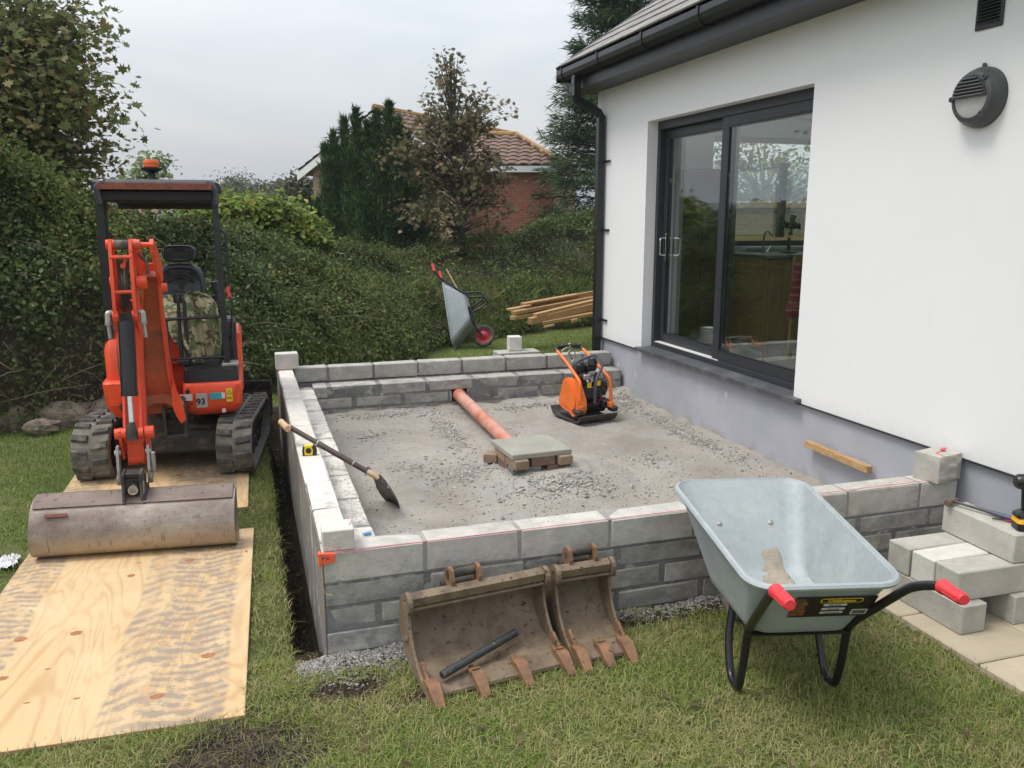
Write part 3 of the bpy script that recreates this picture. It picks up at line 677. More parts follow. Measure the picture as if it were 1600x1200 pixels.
# far gable wall with its kitchen window, inner floor, ceiling, back walls
WY0, WY1 = 8.25, 8.55; wx0, wx1, wz0, wz1 = 4.9, 7.0, 1.56, 2.75
g = MB()
for (a, b, c, d) in ((WX+.30, wx0, .605, HZ), (wx1, 10.2, .605, HZ), (wx0, wx1, .605, wz0), (wx0, wx1, wz1, HZ)): g.box(((a+b)/2, 8.40, (c+d)/2), (b-a, .30, d-c))
obj('gable_wall', g, M['render_white'], house)
obj('inner_wall', MB().box((9.0, 2.6, 1.05), (.12, 11.2, .8)).box((9.0, 2.6, 2.85), (.12, 11.2, .3)).box((9.0, -1.5, 1.9), (.12, 3, 1.4)).box((9.0, 4.0, 2.1), (.12, .3, 1.3)).box((9.0, 8.0, 2.1), (.12, .5, 1.3)).box((6.4, -2.9, 1.9), (5.0, .12, 2.5)).box((WX+.32, 3.3, 1.9), (.02, 3.2, 2.4)).box((WX+.32, 7.85, 1.9), (.02, .78, 2.4)), M['cream'], house)  # wide openings added in the unseen back wall to let more daylight into the room
obj('inner_floor', MB().box((6.6, 2.8, .60), (5.1, 11.0, .04)), M_simple('pale_floor_tiles', (.34, .34, .34), (.24, .24, .245), .35, scale=1.5), house)
obj('ceiling', MB().box((6.6, 2.8, 2.98), (5.1, 11.0, .04)), M['cream'], house)
kw = obj('window', MB().box(((wx0+wx1)/2, 8.4, wz0+.03), (wx1-wx0, .07, .06)).box(((wx0+wx1)/2, 8.4, wz1-.03), (wx1-wx0, .07, .06)).box((wx0+.03, 8.4, 2.07), (.06, .07, .83)).box((wx1-.03, 8.4, 2.07), (.06, .07, .83)).box((5.9, 8.4, 2.07), (.07, .06, .83)), M['anthracite'], house)
obj('pane', MB().box(((wx0+wx1)/2, 8.4, 2.07), (wx1-wx0-.12, .02, .83)), M['glass'], kw)
obj('ledge', MB().box((7.0, 8.2, 1.54), (3.4, .10, .03)), M['cream'], house)
# patio door
door = MB(); XF = 3.775
def fr(mb, y0, y1, z0, z1, x0, x1): mb.box(((x0+x1)/2, (y0+y1)/2, (z0+z1)/2), (x1-x0, y1-y0, z1-z0), .003)
fr(door, OY1-.05, OY1, OZ0+.03, OZ1, XF, XF+.13); fr(door, OY0, OY0+.05, OZ0+.03, OZ1, XF, XF+.13); fr(door, OY0+.05, OY1-.05, OZ1-.075, OZ1, XF, XF+.13); fr(door, OY0+.05, OY1-.05, OZ0+.03, OZ0+.075, XF, XF+.13)
pd = obj('patio_door', door, M['anthracite'], house)
def sash(y0, y1, x, w=.075, wy0=.075, wy1=.075, bot=.085):
    mb = MB(); z0, z1 = OZ0+.077, OZ1-.077
    fr(mb, y0, y0+wy0, z0, z1, x, x+.045); fr(mb, y1-wy1, y1, z0, z1, x, x+.045); fr(mb, y0+wy0, y1-wy1, z1-w, z1, x, x+.045); fr(mb, y0+wy0, y1-wy1, z0, z0+bot, x, x+.045)
    o = obj('sash', mb, M['anthracite'], pd)
    return (y0+wy0, y1-wy1, z0+bot, z1-w, x)
a = sash(6.135, OY1-.052, XF+.062, wy0=.08, wy1=.07); b = sash(OY0+.052, 6.245, XF+.006, wy0=.045, wy1=.095)
for q in (a, b): obj('pane', MB().box((q[4]+.024, (q[0]+q[1])/2, (q[2]+q[3])/2), (.022, q[1]-q[0]-.002, q[3]-q[2]-.002)), M['glass'], pd)
gsk = MB()
for q in (a, b):
    for (y0, y1, z0, z1) in ((q[0], q[0]+.012, q[2], q[3]), (q[1]-.012, q[1], q[2], q[3]), (q[0]+.012, q[1]-.012, q[2], q[2]+.012), (q[0]+.012, q[1]-.012, q[3]-.012, q[3])): gsk.box((q[4]+.006, (y0+y1)/2, (z0+z1)/2), (.012, y1-y0-.001, z1-z0-.001))
obj('gasket', gsk, M['black_plastic'], pd)
obj('threshold', MB().box((XF+.03, 6.72, OZ0+.078), (.055, 1.15, .010), .002), M['label_white'], pd)
h = MB().tube(fillet([(XF-.0+.06, 7.255, 1.69), (XF+.005, 7.255, 1.69), (XF+.005, 7.255, 1.53), (XF+.06, 7.255, 1.53)], .03), .008, 8).box((XF+.058, 7.255, 1.60), (.006, .03, .26), .002)
h.tube(fillet([(XF+.125, 7.20, 1.69), (XF+.17, 7.17, 1.69), (XF+.17, 7.17, 1.53), (XF+.125, 7.20, 1.53)], .03), .008, 8)
sm('handle', h, M['chrome'], pd)
obj('door_sill', MB().prism([(0, 0), (-.19, -.012), (-.19, -.042), (-.175, -.042), (-.175, -.034), (0, -.03)], (XF+.03, (OY0+OY1)/2-.03, OZ0+.03), (1, 0, 0), (0, 0, 1), (0, 1, 0), OY1-OY0+.12), M_simple('sill_grey', (.075, .08, .09), (.055, .06, .066), .5, scale=5, grime=(.14, .14, .14), grime_scale=4), house)
# eaves: soffit, fascia, gutter, downpipe
YE0, YE1 = -2.6, 8.70
obj('soffit', MB().box((3.545, (YE0+YE1)/2, 3.178), (.262, YE1-YE0, .016)), M['anthracite'], house)
obj('fascia', MB().box((3.405, (YE0+YE1)/2, 3.275), (.016, YE1-YE0+.01, .215), .002).box((3.56, YE1+.008, 3.275), (.30, .012, .215)), M['anthracite'], house)
gut = MB(); prof = [(3.395, 3.385), (3.395, 3.30), (3.375, 3.275), (3.325, 3.275), (3.290, 3.305), (3.278, 3.345), (3.280, 3.392), (3.288, 3.392), (3.287, 3.345), (3.297, 3.312), (3.328, 3.285), (3.372, 3.285), (3.387, 3.302), (3.387, 3.385)]
gut.loft([[(x, y_, z) for x, z in prof] for y_ in (YE0, YE1+.05)])
obj('gutter', gut, M['black_plastic'], house)
obj('gutter_stop_end', MB().box((3.337, YE1+.055, 3.334), (.118, .012, .120), .003), M['black_plastic'], house)
for k in range(9):
    obj('gutter_bracket', MB().prism([(3.398, 3.400), (3.398, 3.268), (3.325, 3.266), (3.283, 3.300), (3.271, 3.345), (3.272, 3.402), (3.284, 3.402), (3.284, 3.395), (3.277, 3.393), (3.2772, 3.345), (3.289, 3.304), (3.325, 3.2735), (3.393, 3.2735), (3.393, 3.400)], (0, 8.62-.93*k, 0), (1, 0, 0), (0, 0, 1), (0, 1, 0), .028), M['black_plastic'], house)
dp = MB(); r_ = .034
sq = lambda pts, **k: dp.tube(fillet(pts, .05, 4), .041, 4, **k)
dpp = [(3.335, 8.33, 3.29), (3.335, 8.33, 3.06), (3.62, 8.33, 2.90), (3.62, 8.33, -.1)]
def sqtube(mb, pts, hw, hd):
    rings = []
    P = [Vector(p) for p in pts]
    for i, p in enumerate(P):
        t = (P[min(i+1, len(P)-1)]-P[max(i-1, 0)]).normalized(); s_ = Vector((0, 1, 0)); n_ = t.cross(s_).normalized()
        rings.append([p+n_*hw+s_*hd, p+n_*hw-s_*hd, p-n_*hw-s_*hd, p-n_*hw+s_*hd])
    mb.loft(rings)
sqtube(dp, [(3.335, 8.33, 3.29), (3.335, 8.33, 3.10), (3.36, 8.33, 3.05), (3.585, 8.33, 2.935), (3.613, 8.33, 2.89), (3.613, 8.33, 2.6), (3.613, 8.33, -.2)], .036, .036)
dpo = obj('downpipe', dp, M['black_plastic'], house)
for z in (2.45, .80, 1.75): obj('pipe_clip', MB().box((3.613, 8.33, z), (.078, .078, .045), .004).box((3.66, 8.24, z), (.03, .12, .02), .003), M['black_plastic'], dpo)
obj('pipe_shoe', MB().box((3.335, 8.33, 3.24), (.08, .08, .09), .005), M['black_plastic'], dpo)
# roof of single tiles
RA = R(33.65); ca, sa = math.cos(RA), math.sin(RA); EX, EZ = 3.30, 3.435
roof = obj('roof', MB().loft([[(EX+.04, y_, EZ-.05), (EX+.04+3.6*ca, y_, EZ-.05+3.6*sa), (EX+.04+7.2*ca, y_, EZ-.05), (EX+.1+7.0*ca, y_, EZ-.12), (EX+.14, y_, EZ-.12)] for y_ in (YE0, YE1+.02)]), M['anthracite'], house)
TW, TL, EXPO = .298, .42, .325; tme = None
for r in range(11):
    for c in range(20):
        s0 = r*EXPO; yc = YE1+.03-TW*(c+.5)-(.149 if r % 2 else 0)+(.149/2 if False else 0)
        w = TW-.006
        if r % 2 and c == 0:
            obj('roof_tile', MB().box((TL/2, 0, 0), (TL, .143, .018), .003).xf(Matrix.Translation((EX+s0*ca, YE1+.03-.0725, EZ+s0*sa)) @ Matrix.Rotation(-RA+R(2.4), 4, 'Y')), M['roof_tile'], roof)
        if tme is None:
            tl = MB().box((TL/2, 0, 0), (TL, w, .018), .003)
            tme = bpy.data.meshes.new('roof_tile'); tme.from_pydata(tl.v, [], tl.f); tme.materials.append(M['roof_tile'])
        o = bpy.data.objects.new('roof_tile', tme); link(o); o.parent = roof
        o.matrix_local = WM[roof.name].inverted() @ (Matrix.Translation((EX+s0*ca, yc, EZ+s0*sa)) @ Matrix.Rotation(-RA+R(2.4)+R(random.uniform(-.3, .3)), 4, 'Y'))
o = obj('roof_tile_field', MB().box((1.8, 0, 0), (3.55, 5.2, .02)).xf(Matrix.Translation((EX, .05, EZ)) @ Matrix.Rotation(-RA, 4, 'Y')), M['roof_tile'], roof)
obj('verge_trim', MB().box((1.85, 0, -.035), (3.75, .05, .085), .004).xf(Matrix.Translation((EX, YE1+.062, EZ)) @ Matrix.Rotation(-RA, 4, 'Y')), M['anthracite'], house)
# vent
v = obj('air_vent', MB().box((WX-.006, 3.573, 2.95), (.012, .168, .245), .004), M['black_plastic'], house)
for k in range(13): obj('louvre', MB().box((WX-.016, 3.573, 3.045-.016*k), (.012, .135, .006), rot=Euler((0, R(30), 0))), M['black_plastic'], v)
# wall lamp
LY, LZ = 3.565, 2.492
lamp = thing('wall_lamp', 'round dark grey bulkhead lamp with louvred half lens on the white wall', 'lamp', (WX, LY, LZ))
nrm = lambda d: (WX-d)
sm('lamp_body', MB().lathe([(.150, 0), (.150, -.022), (.147, -.038), (.139, -.056), (.128, -.070), (.124, -.080), (.110, -.086), (.104, -.086), (.102, -.076), (0, -.076)], (WX, LY, LZ), 'X', 48), M['charcoal'], lamp)
sm('lens', MB().lathe([(.1015, -.076), (.1015, -.080), (.09, -.083), (.05, -.086), (0, -.087)], (WX, LY, LZ), 'X', 40), M['lens'], lamp)
hood = MB()
for k in range(6):
    z = .004+.0165*k; w = 2*math.sqrt(max(.0, .099**2-z*z)); hood.box((WX-.103, LY, LZ+z), (.014, w*.97, .0075), .001, rot=Euler((0, R(25), 0)))
hp = [(.1005*math.cos(R(a_)), .1005*math.sin(R(a_))) for a_ in range(0, 181, 12)]
hood.prism(hp, (WX-.0925, LY, LZ), (0, 1, 0), (0, 0, 1), (1, 0, 0), .012)
obj('louvred_hood', hood, M['charcoal'], lamp)
lug = MB()
for a_ in (48, 312, 180): lug.lathe([(.014, -.070), (.014, -.089), (.006, -.089), (.006, -.085), (0, -.085)], (WX-.004, LY+.118*math.cos(R(a_+180)), LZ+.118*math.sin(R(a_))), 'X', 14)
sm('screw_lug', lug, M['charcoal'], lamp)
sm('cable_gland', MB().lathe([(0, .015), (.010, .012), (.011, 0), (.011, -.01)], (WX-.014, LY, LZ+.155), 'Z', 12), M['charcoal'], lamp)

# ---- what stands inside the room
t = thing('kitchen_island', 'brown wooden kitchen unit with a dark worktop seen through the patio door', 'kitchen unit', (5.6, 7.4, .62))
obj('cabinet', MB().box((5.65, 7.45, 1.05), (1.5, .6, .86), .005), M_simple('brown_oak', (.30, .15, .06), (.20, .10, .04), .5, scale=6, vec=(4, 4, .6)), t)
for k in range(3): obj('cabinet_door', MB().box((5.16+.49*k, 7.142, 1.05), (.46, .018, .76), .004), M_simple('oak_door', (.36, .19, .08), (.24, .12, .05), .45, scale=6, vec=(4, 4, .6)), t)
obj('worktop', MB().box((5.65, 7.43, 1.50), (1.6, .68, .035), .004), M['charcoal'], t)
t = thing('desk_fan', 'round metal desk fan on the dark worktop inside the door', 'fan', (5.42, 7.55, 1.52))
f = MB()
for rr in (.13, .09, .05): f.tube([(5.42+rr*math.cos(R(k)), 7.50, 1.80+rr*math.sin(R(k))) for k in range(0, 361, 15)], .003, 5)
for k in range(0, 360, 20): f.tube([(5.42, 7.485, 1.80), (5.42+.13*math.cos(R(k)), 7.50, 1.80+.13*math.sin(R(k)))], .0018, 4)
obj('guard', f, M['zinc'], t)
fb = MB()
for k in range(4): fb.prism([(0, -.015), (.1, -.045), (.11, .02), (.02, .02)], (5.42, 7.52, 1.80), (math.cos(R(90*k)), 0, math.sin(R(90*k))), (-math.sin(R(90*k)), .3, math.cos(R(90*k))), (0, 1, 0), .003)
obj('blade', fb, M['charcoal'], t); sm('base', MB().lathe([(.09, 0), (.085, .015), (.02, .025), (.014, .16), (0, .16)], (5.42, 7.55, 1.52), 'Z', 20).cyl((5.42, 7.48, 1.80), (5.42, 7.60, 1.80), .035, 14), M['engine_black'], t)
t = thing('kitchen_tap', 'curved chrome tap by the sink inside the door', 'tap', (5.15, 7.6, 1.52))
sm('spout', MB().tube(smooth_path([(5.15, 7.6, 1.52), (5.15, 7.6, 1.68), (5.15, 7.55, 1.74), (5.15, 7.45, 1.70)]), .010, 8), M['chrome'], t); sm('lever', MB().tube([(5.19, 7.6, 1.53), (5.24, 7.58, 1.60)], .007, 6), M['chrome'], t)
t = thing('wooden_chair', 'wooden chair just inside the glass door, draped with a cloth', 'chair', (4.78, 6.15, .62))
wm = M_simple('honey_wood', (.36, .19, .07), (.27, .135, .045), .45, scale=10)
for dx in (-.18, .18):
    for dy in (-.18, .18): obj('leg', MB().box((4.84+dx, 6.2+dy, .62+(.47 if dy > 0 else .47)/1), (.035, .035, .94 if dy > 0 else .94), .003) if dy > 0 else MB().box((4.84+dx, 6.2+dy, .84), (.035, .035, .44), .003), wm, t)
obj('seat', MB().box((4.84, 6.2, 1.07), (.42, .42, .03), .006), wm, t); obj('backrest', MB().box((4.84, 6.385, 1.44), (.40, .02, .22), .004), wm, t)
def mk_stripe():
    m, tt, p = newmat('red_striped_cloth'); co = coord(tt, False); sp_ = node(tt, 'ShaderNodeSeparateXYZ'); tt.links.new(co, sp_.inputs[0])
    s_ = math_n(tt, 'SINE', math_n(tt, 'MULTIPLY', sp_.outputs[2], 95)); c = ramp(tt, s_, [(.0, (.24, .015, .03)), (.45, (.20, .015, .03)), (.55, (.05, .06, .12)), (.8, (.28, .035, .04)), (.95, (.26, .15, .13))])
    tt.links.new(c, p.inputs['Base Color']); p.inputs['Roughness'].default_value = .9; return m
rings = []
for k in range(9):
    z = 1.50-.06*k; w = .085+.015*k; rings.append([(4.74+w*math.cos(R(a_))*(1+.12*math.sin(a_*.12+k)), 6.36+.05*math.sin(R(a_))-.01*k, z+.006*math.sin(a_*.2)) for a_ in range(0, 360, 18)])
obj('tablecloth', MB().loft(rings), mk_stripe(), smooth=True, tag=('red striped cloth hanging over the wooden chair inside', 'cloth'), loc=(4.74, 6.3, 1.0))
for k, (x, y_) in enumerate(((4.42, 7.80), (4.60, 7.88))):
    rz = R(-25)
    mb = MB(); rg = []
    for i in range(7):
        u = i/6; w = .045*(.75+.35*math.sin(u*PI)); hh = .02+.055*smooth01(.45, .8, u)
        rg.append([(w*math.cos(R(a_)), -.13+.26*u, hh*.5+hh*.5*math.sin(R(a_))) for a_ in range(0, 360, 30)])
    mb.loft(rg); mb.tube([(-.042, -.03, .04), (-.035, -.11, .065), (0, -.135, .075), (.035, -.11, .065), (.042, -.03, .04)], .007, 6)
    mb.xf(Matrix.Translation((x+.15, y_+.1, .622)) @ Matrix.Rotation(rz, 4, 'Z'))
    obj('clog', mb, M_simple('pale_green_rubber', (.20, .33, .27), (.17, .28, .23), .6), smooth=True, loc=(x+.15, y_+.1, .622), tag=('pale green rubber clog on the floor inside the door, %s' % ('left of the pair' if k == 0 else 'right of the pair'), 'clog', 'pair of clogs'))
t = thing('tall_cupboard', 'tall dark brown cupboard deep inside the left pane of the door', 'cupboard', (4.75, 8.05, .62))
cx0, cx1 = ony(1068, 330, 8.0).x, ony(1126, 330, 8.0).x; cm_ = M_simple('dark_walnut', (.10, .062, .042), (.06, .038, .027), .5, scale=6, vec=(4, 4, .6))
obj('carcass', MB().box(((cx0+cx1)/2, 8.12, 1.50), (cx1-cx0, .22, 1.76), .004), cm_, t)
for k in (0, 1): obj('door', MB().box((cx0+(cx1-cx0)*(.26+.48*k), 8.0, 1.50), ((cx1-cx0)*.46, .02, 1.70), .003), cm_, t)
# ------------------------------------------------------------------ plywood boards
def mk_ply():
    m, t, p = newmat('scuffed_plywood'); co = coord(t)
    mp = node(t, 'ShaderNodeMapping'); mp.inputs['Scale'].default_value = (2.0, .38, 1); t.links.new(co, mp.inputs[0])
    n0 = noise_n(t, mp.outputs[0], 1.5, 3, .5, .9); f = math_n(t, 'MULTIPLY_ADD', math_n(t, 'SINE', math_n(t, 'MULTIPLY', n0, 85.)), .5, .5)
    c = mix(t, ramp(t, f, [(.3, (0, 0, 0)), (.8, (.3, .3, .3)), (1, (.6, .6, .6))]), (.56, .395, .205), (.43, .25, .11))
    c = mix(t, ramp(t, noise_n(t, co, 2.1, 4, .6, .3), [(.45, (0, 0, 0)), (.7, (.6, .6, .6))]), c, (.62, .475, .29))
    c = mix(t, ramp(t, noise_n(t, co, 90, 3, .6, 0, (1, .08, 1)), [(.55, (0, 0, 0)), (.75, (.3, .3, .3))]), c, (.42, .27, .14))
    # muddy track prints: two bands of slanting lug marks
    tc = node(t, 'ShaderNodeTexCoord'); s_ = node(t, 'ShaderNodeSeparateXYZ'); t.links.new(tc.outputs['Object'], s_.inputs[0])
    def band(xc, hw, slope, period):
        wob = math_n(t, 'MULTIPLY_ADD', noise_n(t, tc.outputs['Object'], 2.2, 2, .5), .10, -.05)
        d = math_n(t, 'ABSOLUTE', math_n(t, 'ADD', math_n(t, 'ADD', s_.outputs[0], -xc), wob))
        inb = ramp(t, math_n(t, 'DIVIDE', d, hw), [(.86, (1, 1, 1)), (1.0, (0, 0, 0))])
        ph = math_n(t, 'MULTIPLY', math_n(t, 'MULTIPLY_ADD', d, slope, s_.outputs[1]), 2*PI/period)
        ph = math_n(t, 'ADD', ph, math_n(t, 'MULTIPLY', noise_n(t, tc.outputs['Object'], 5, 5, .65), 9.0))
        st_ = ramp(t, math_n(t, 'MULTIPLY_ADD', math_n(t, 'SINE', ph), .5, .5), [(.42, (0, 0, 0)), (.62, (1, 1, 1))])
        return math_n(t, 'MULTIPLY', inb, math_n(t, 'MULTIPLY', math_n(t, 'MULTIPLY_ADD', st_, .62, .38), ramp(t, noise_n(t, tc.outputs['Object'], 13, 6, .75), [(.40, (.05, .05, .05)), (.54, (1, 1, 1))])))
    dens = ramp(t, noise_n(t, tc.outputs['Object'], 2.7, 6, .7), [(.30, (.25, .25, .25)), (.58, (1, 1, 1))])
    far = ramp(t, math_n(t, 'MULTIPLY_ADD', s_.outputs[1], .5, .5), [(0, (.75, .75, .75)), (1, (1, 1, 1))])
    b1 = math_n(t, 'MULTIPLY', band(.38, .17, -.35, .062), math_n(t, 'MINIMUM', math_n(t, 'ADD', dens, .25), 1.0)); b2 = math_n(t, 'MULTIPLY', band(-.50, .13, .3, .055), dens)
    b3 = math_n(t, 'MULTIPLY', math_n(t, 'MULTIPLY', band(.20, .13, .6, .085), dens), .7)
    tot = math_n(t, 'MAXIMUM', math_n(t, 'MAXIMUM', b1, b2), b3)
    c = mix(t, math_n(t, 'MINIMUM', math_n(t, 'MULTIPLY', tot, 1.25), .85), c, (.25, .20, .155))
    c = mix(t, ramp(t, noise_n(t, co, 1.6, 6, .7), [(.56, (0, 0, 0)), (.78, (.55, .55, .55))]), c, (.36, .29, .21))
    t.links.new(c, p.inputs['Base Color']); p.inputs['Roughness'].default_value = .75; bump(t, p, f, .05, .001); return m
M['ply'] = mk_ply()
M['ply_edge'] = M_simple('ply_edge', (.46, .32, .17), (.30, .19, .09), .85, scale=3, vec=(1, 1, 160))
M['knot'] = M_simple('plywood_knot', (.40, .17, .07), (.26, .10, .04), .7, scale=30)
def board(label, cx, cy, w, l, rz, z, knots):
    t = thing('plywood_board', label, 'plywood board', (cx, cy, z), rz, 'plywood boards under the excavator')
    # sheet with the grain on top and plies on its edges
    mb = MB().box((0, 0, .009), (w, l, .018), .0015); mb.m = [0]*len(mb.f)
    o = obj('sheet', mb, [M['ply'], M['ply_edge']], t, world=False)
    for pf in o.data.polygons: pf.material_index = 0 if abs(pf.normal.z) > .5 else 1
    for (kx, ky, a, b, rot) in knots:
        n = 14; vs = [(kx+a*math.cos(2*PI*i/n)*(1+.12*math.sin(i*2.3)), ky+b*math.sin(2*PI*i/n)*(1+.1*math.cos(i*3.1)), 0) for i in range(n)]
        obj('knot', MB().prism([(v[0], v[1]) for v in vs], (0, 0, .0181), (1, 0, 0), (0, 1, 0), (0, 0, 1), .0008), M['knot'], t, world=False)
    return t
def loc_of(u, v, cx, cy, rz): P_ = onz(u, v, .02); d = Matrix.Rotation(-rz, 3, 'Z') @ Vector((P_.x-cx, P_.y-cy, 0)); return d.x, d.y
BN = (-.672, 4.125, R(-1.8)); kn = [(*loc_of(u, v, *BN), a, b, 0) for u, v, a, b in [(32, 1000, .028, .022), (119, 990, .026, .022), (325, 1025, .030, .022), (245, 1089, .028, .020), (3, 1061, .026, .018), (297, 876, .026, .022), (217, 880, .016, .006), (120, 1092, .014, .007), (42, 1099, .014, .006), (385, 862, .008, .018), (75, 1046, .012, .007)]]
board('large scuffed plywood board in the foreground with muddy track prints, under the grading bucket', BN[0], BN[1], 1.22, 2.05, BN[2], .004, kn)
BF = (-.655, 6.75, R(-1.0)); board('plywood board under the excavator tracks, behind the grading bucket', BF[0], BF[1], 1.23, 2.40, BF[2], .004, [(*loc_of(280, 743, *BF), .025, .020, 0), (*loc_of(205, 900, *BF), .02, .02, 0)])

# ------------------------------------------------------------------ the mini excavator
ex = thing('mini_excavator', 'orange mini excavator with black canopy and rubber tracks parked on the lawn', 'excavator', (-.54, 7.0, .022))
MT = Matrix.Translation((-.54, 6.90, .022)) @ Matrix.Rotation(R(-8), 4, 'Z')
def U(mb): return mb.xf(MT)
def stadium(l, r0, r1, n=14):
    """closed track path in (y,z): front idler at -l, rear sprocket at +l"""
    p = [(-l+r0*math.cos(R(a_)), r0+r0*math.sin(R(a_))) for a_ in np.linspace(270, 90, n)]
    p += [(l+r1*math.cos(R(a_)), r0*0+r1+.03+r1*math.sin(R(a_))) for a_ in np.linspace(90, -75, n)]
    return p
lugme = {}
for s_ in (-1, 1):
    xc = s_*.49; W = .25
    path = [Vector((0, y_, z_)) for y_, z_ in stadium(.42, .20, .18)]
    # resample evenly
    cl = path+[path[0]]; L = [0]
    for i in range(len(cl)-1): L.append(L[-1]+(cl[i+1]-cl[i]).length)
    def at_s(q):
        q %= L[-1]
        for i in range(len(cl)-1):
            if L[i+1] >= q: k_ = (q-L[i])/(L[i+1]-L[i]); return cl[i].lerp(cl[i+1], k_), (cl[i+1]-cl[i]).normalized()
    N = 60; rings = []
    for i in range(N):
        p_, t_ = at_s(L[-1]*i/N); n_ = Vector((0, -t_.z, t_.y)); n_ = n_ if n_.dot(p_-Vector((0, 0, .2))) > 0 else -n_
        rings.append([p_+n_*0+Vector((xc-W/2, 0, 0)), p_+Vector((xc-W/2+.01, 0, 0))+n_*.006, p_+Vector((xc+W/2-.01, 0, 0))+n_*.006, p_+Vector((xc+W/2, 0, 0)), p_-n_*.028+Vector((xc+W/2, 0, 0)), p_-n_*.028+Vector((xc-W/2, 0, 0))])
    rings.append(rings[0])
    mb = MB().loft(rings, cap=False); tr = obj('track', U(mb), M['track'], ex, smooth=False)
    for i in range(26):
        for side in (-1, 1):
            q = L[-1]*(i+(.5 if side > 0 else 0))/26; p_, t_ = at_s(q); n_ = Vector((0, -t_.z, t_.y)); n_ = n_ if n_.dot(p_-Vector((0, 0, .2))) > 0 else -n_
            X = Vector((1, 0, 0)); sk = t_*(.022*side)
            a_, b_ = (xc+side*.012, xc+side*(W/2-.004))
            c0 = p_+n_*.004; hw = .030
            bot = [c0+X*a_-t_*hw-sk*0, c0+X*b_-t_*hw+t_*.014, c0+X*b_+t_*hw+t_*.014, c0+X*a_+t_*hw]
            top = [c0+X*(a_+side*.006)-t_*hw*.7+n_*.02, c0+X*(b_-side*.004)-t_*hw*.7+t_*.014+n_*.02, c0+X*(b_-side*.004)+t_*hw*.7+t_*.014+n_*.02, c0+X*(a_+side*.006)+t_*hw*.7+n_*.02]
            # stretch the pad so that every lug is its own trapezoid
            bot = [v.copy() for v in bot]; top = [v.copy() for v in top]
            obj('tread_lug', U(MB().loft([bot, top])), M['rubber'], tr)
    wm_ = MB()
    for (yy, rr, zz) in ((-.42, .155, .20), (.42, .135, .21)):
        for sd in (-1, 1): wm_.lathe([(rr, -.03), (rr, .03), (rr*.82, .034), (rr*.8, .012), (rr*.35, .012), (rr*.3, .05), (0, .05)], (xc+sd*.03, yy, zz), (Vector((0, 1, 0)), Vector((0, 0, 1)), Vector((sd, 0, 0))), 26)
    parts('idler_wheel', U(wm_), M['dark_steel'], ex)
    rl = MB()
    for yy in (-.26, -.09, .09, .26): rl.cyl((xc-.07, yy, .085), (xc+.07, yy, .085), .055, 16)
    rl.box((xc, 0, .20), (.11, .72, .11), .01).box((xc, -.36, .2), (.07, .2, .07), .01)
    obj('track_frame', U(rl), M['dark_steel'], ex)
    sm('wheel_rim', U(MB().lathe([(.150, 0), (.158, .008), (.165, 0), (.158, -.008), (.150, 0)], (xc-s_*.120, -.42, .20), 'X', 36, 0, False)), M['rust'], ex)
uc = MB().box((0, -.02, .27), (.80, .62, .13), .02).box((0, -.34, .22), (.80, .10, .16), .02)
uc.lathe([(.30, .33), (.30, .42), (.24, .42)], (0, 0, 0), 'Z', 32)
obj('undercarriage', U(uc), M['dark_steel'], ex)
dz = MB().prism([(0, 0), (.03, .12), (.02, .24), (-.03, .33), (-.045, .33), (0, .24), (.01, .12), (-.02, 0)], (0, .82, .12), (0, 1, 0), (0, 0, 1), (1, 0, 0), 1.22)
dz.box((-.3, .66, .22), (.06, .35, .07), .01).box((.3, .66, .22), (.06, .35, .07), .01)
obj('dozer_blade', U(dz), M['dark_steel'], ex)

def rrect(x0, x1, y0, y1, r, n=4, rb=None):
    rb = r if rb is None else rb; o = []
    for cx, cy, a0, q in ((x1-r, y0+r, -90, r), (x1-rb, y1-rb, 0, rb), (x0+rb, y1-rb, 90, rb), (x0+r, y0+r, 180, r)):
        for i in range(n+1): o.append((cx+q*math.cos(R(a0+90*i/n)), cy+q*math.sin(R(a0+90*i/n))))
    return o
def lay(x0, x1, y0, y1, r, z, rb=None): return [(a_, b_, z) for a_, b_ in rrect(x0, x1, y0, y1, r, 5, rb)]
# front skirt right of the boom, left of the boom, and the tail
sm('front_skirt', MB().loft([lay(-.40, -.14, 6.46, 7.2, .03, .455), lay(-.465, -.085, 6.39, 7.2, .05, .49), lay(-.465, -.060, 6.35, 7.2, .055, .545), lay(-.465, -.055, 6.345, 7.2, .055, .690), lay(-.46, -.062, 6.355, 7.2, .055, .706)]), M['orange'], ex)
sm('front_skirt', MB().loft([lay(-.93, -.76, 6.47, 7.2, .03, .47), lay(-.965, -.745, 6.42, 7.2, .05, .52), lay(-.985, -.742, 6.37, 7.2, .055, .58), lay(-.995, -.742, 6.365, 7.2, .055, .735), lay(-.985, -.745, 6.375, 7.2, .055, .75)]), M['orange'], ex)
obj('grille', MB().box((-.842, 6.355, .565), (.09, .03, .006), .001).box((-.842, 6.355, .580), (.10, .03, .006), .001).box((-.842, 6.355, .550), (.08, .03, .006), .001).box((-.835, 6.362, .565), (.085, .02, .06)), M['black_plastic'], ex)
sm('tail_weight', MB().loft([lay(-.96, -.09, 6.95, 7.72, .04, .47, .3), lay(-1.0, -.05, 6.92, 7.76, .04, .53, .32), lay(-1.0, -.05, 6.92, 7.76, .04, .80, .32), lay(-.98, -.07, 6.95, 7.72, .04, .93, .3)]), M['orange'], ex)
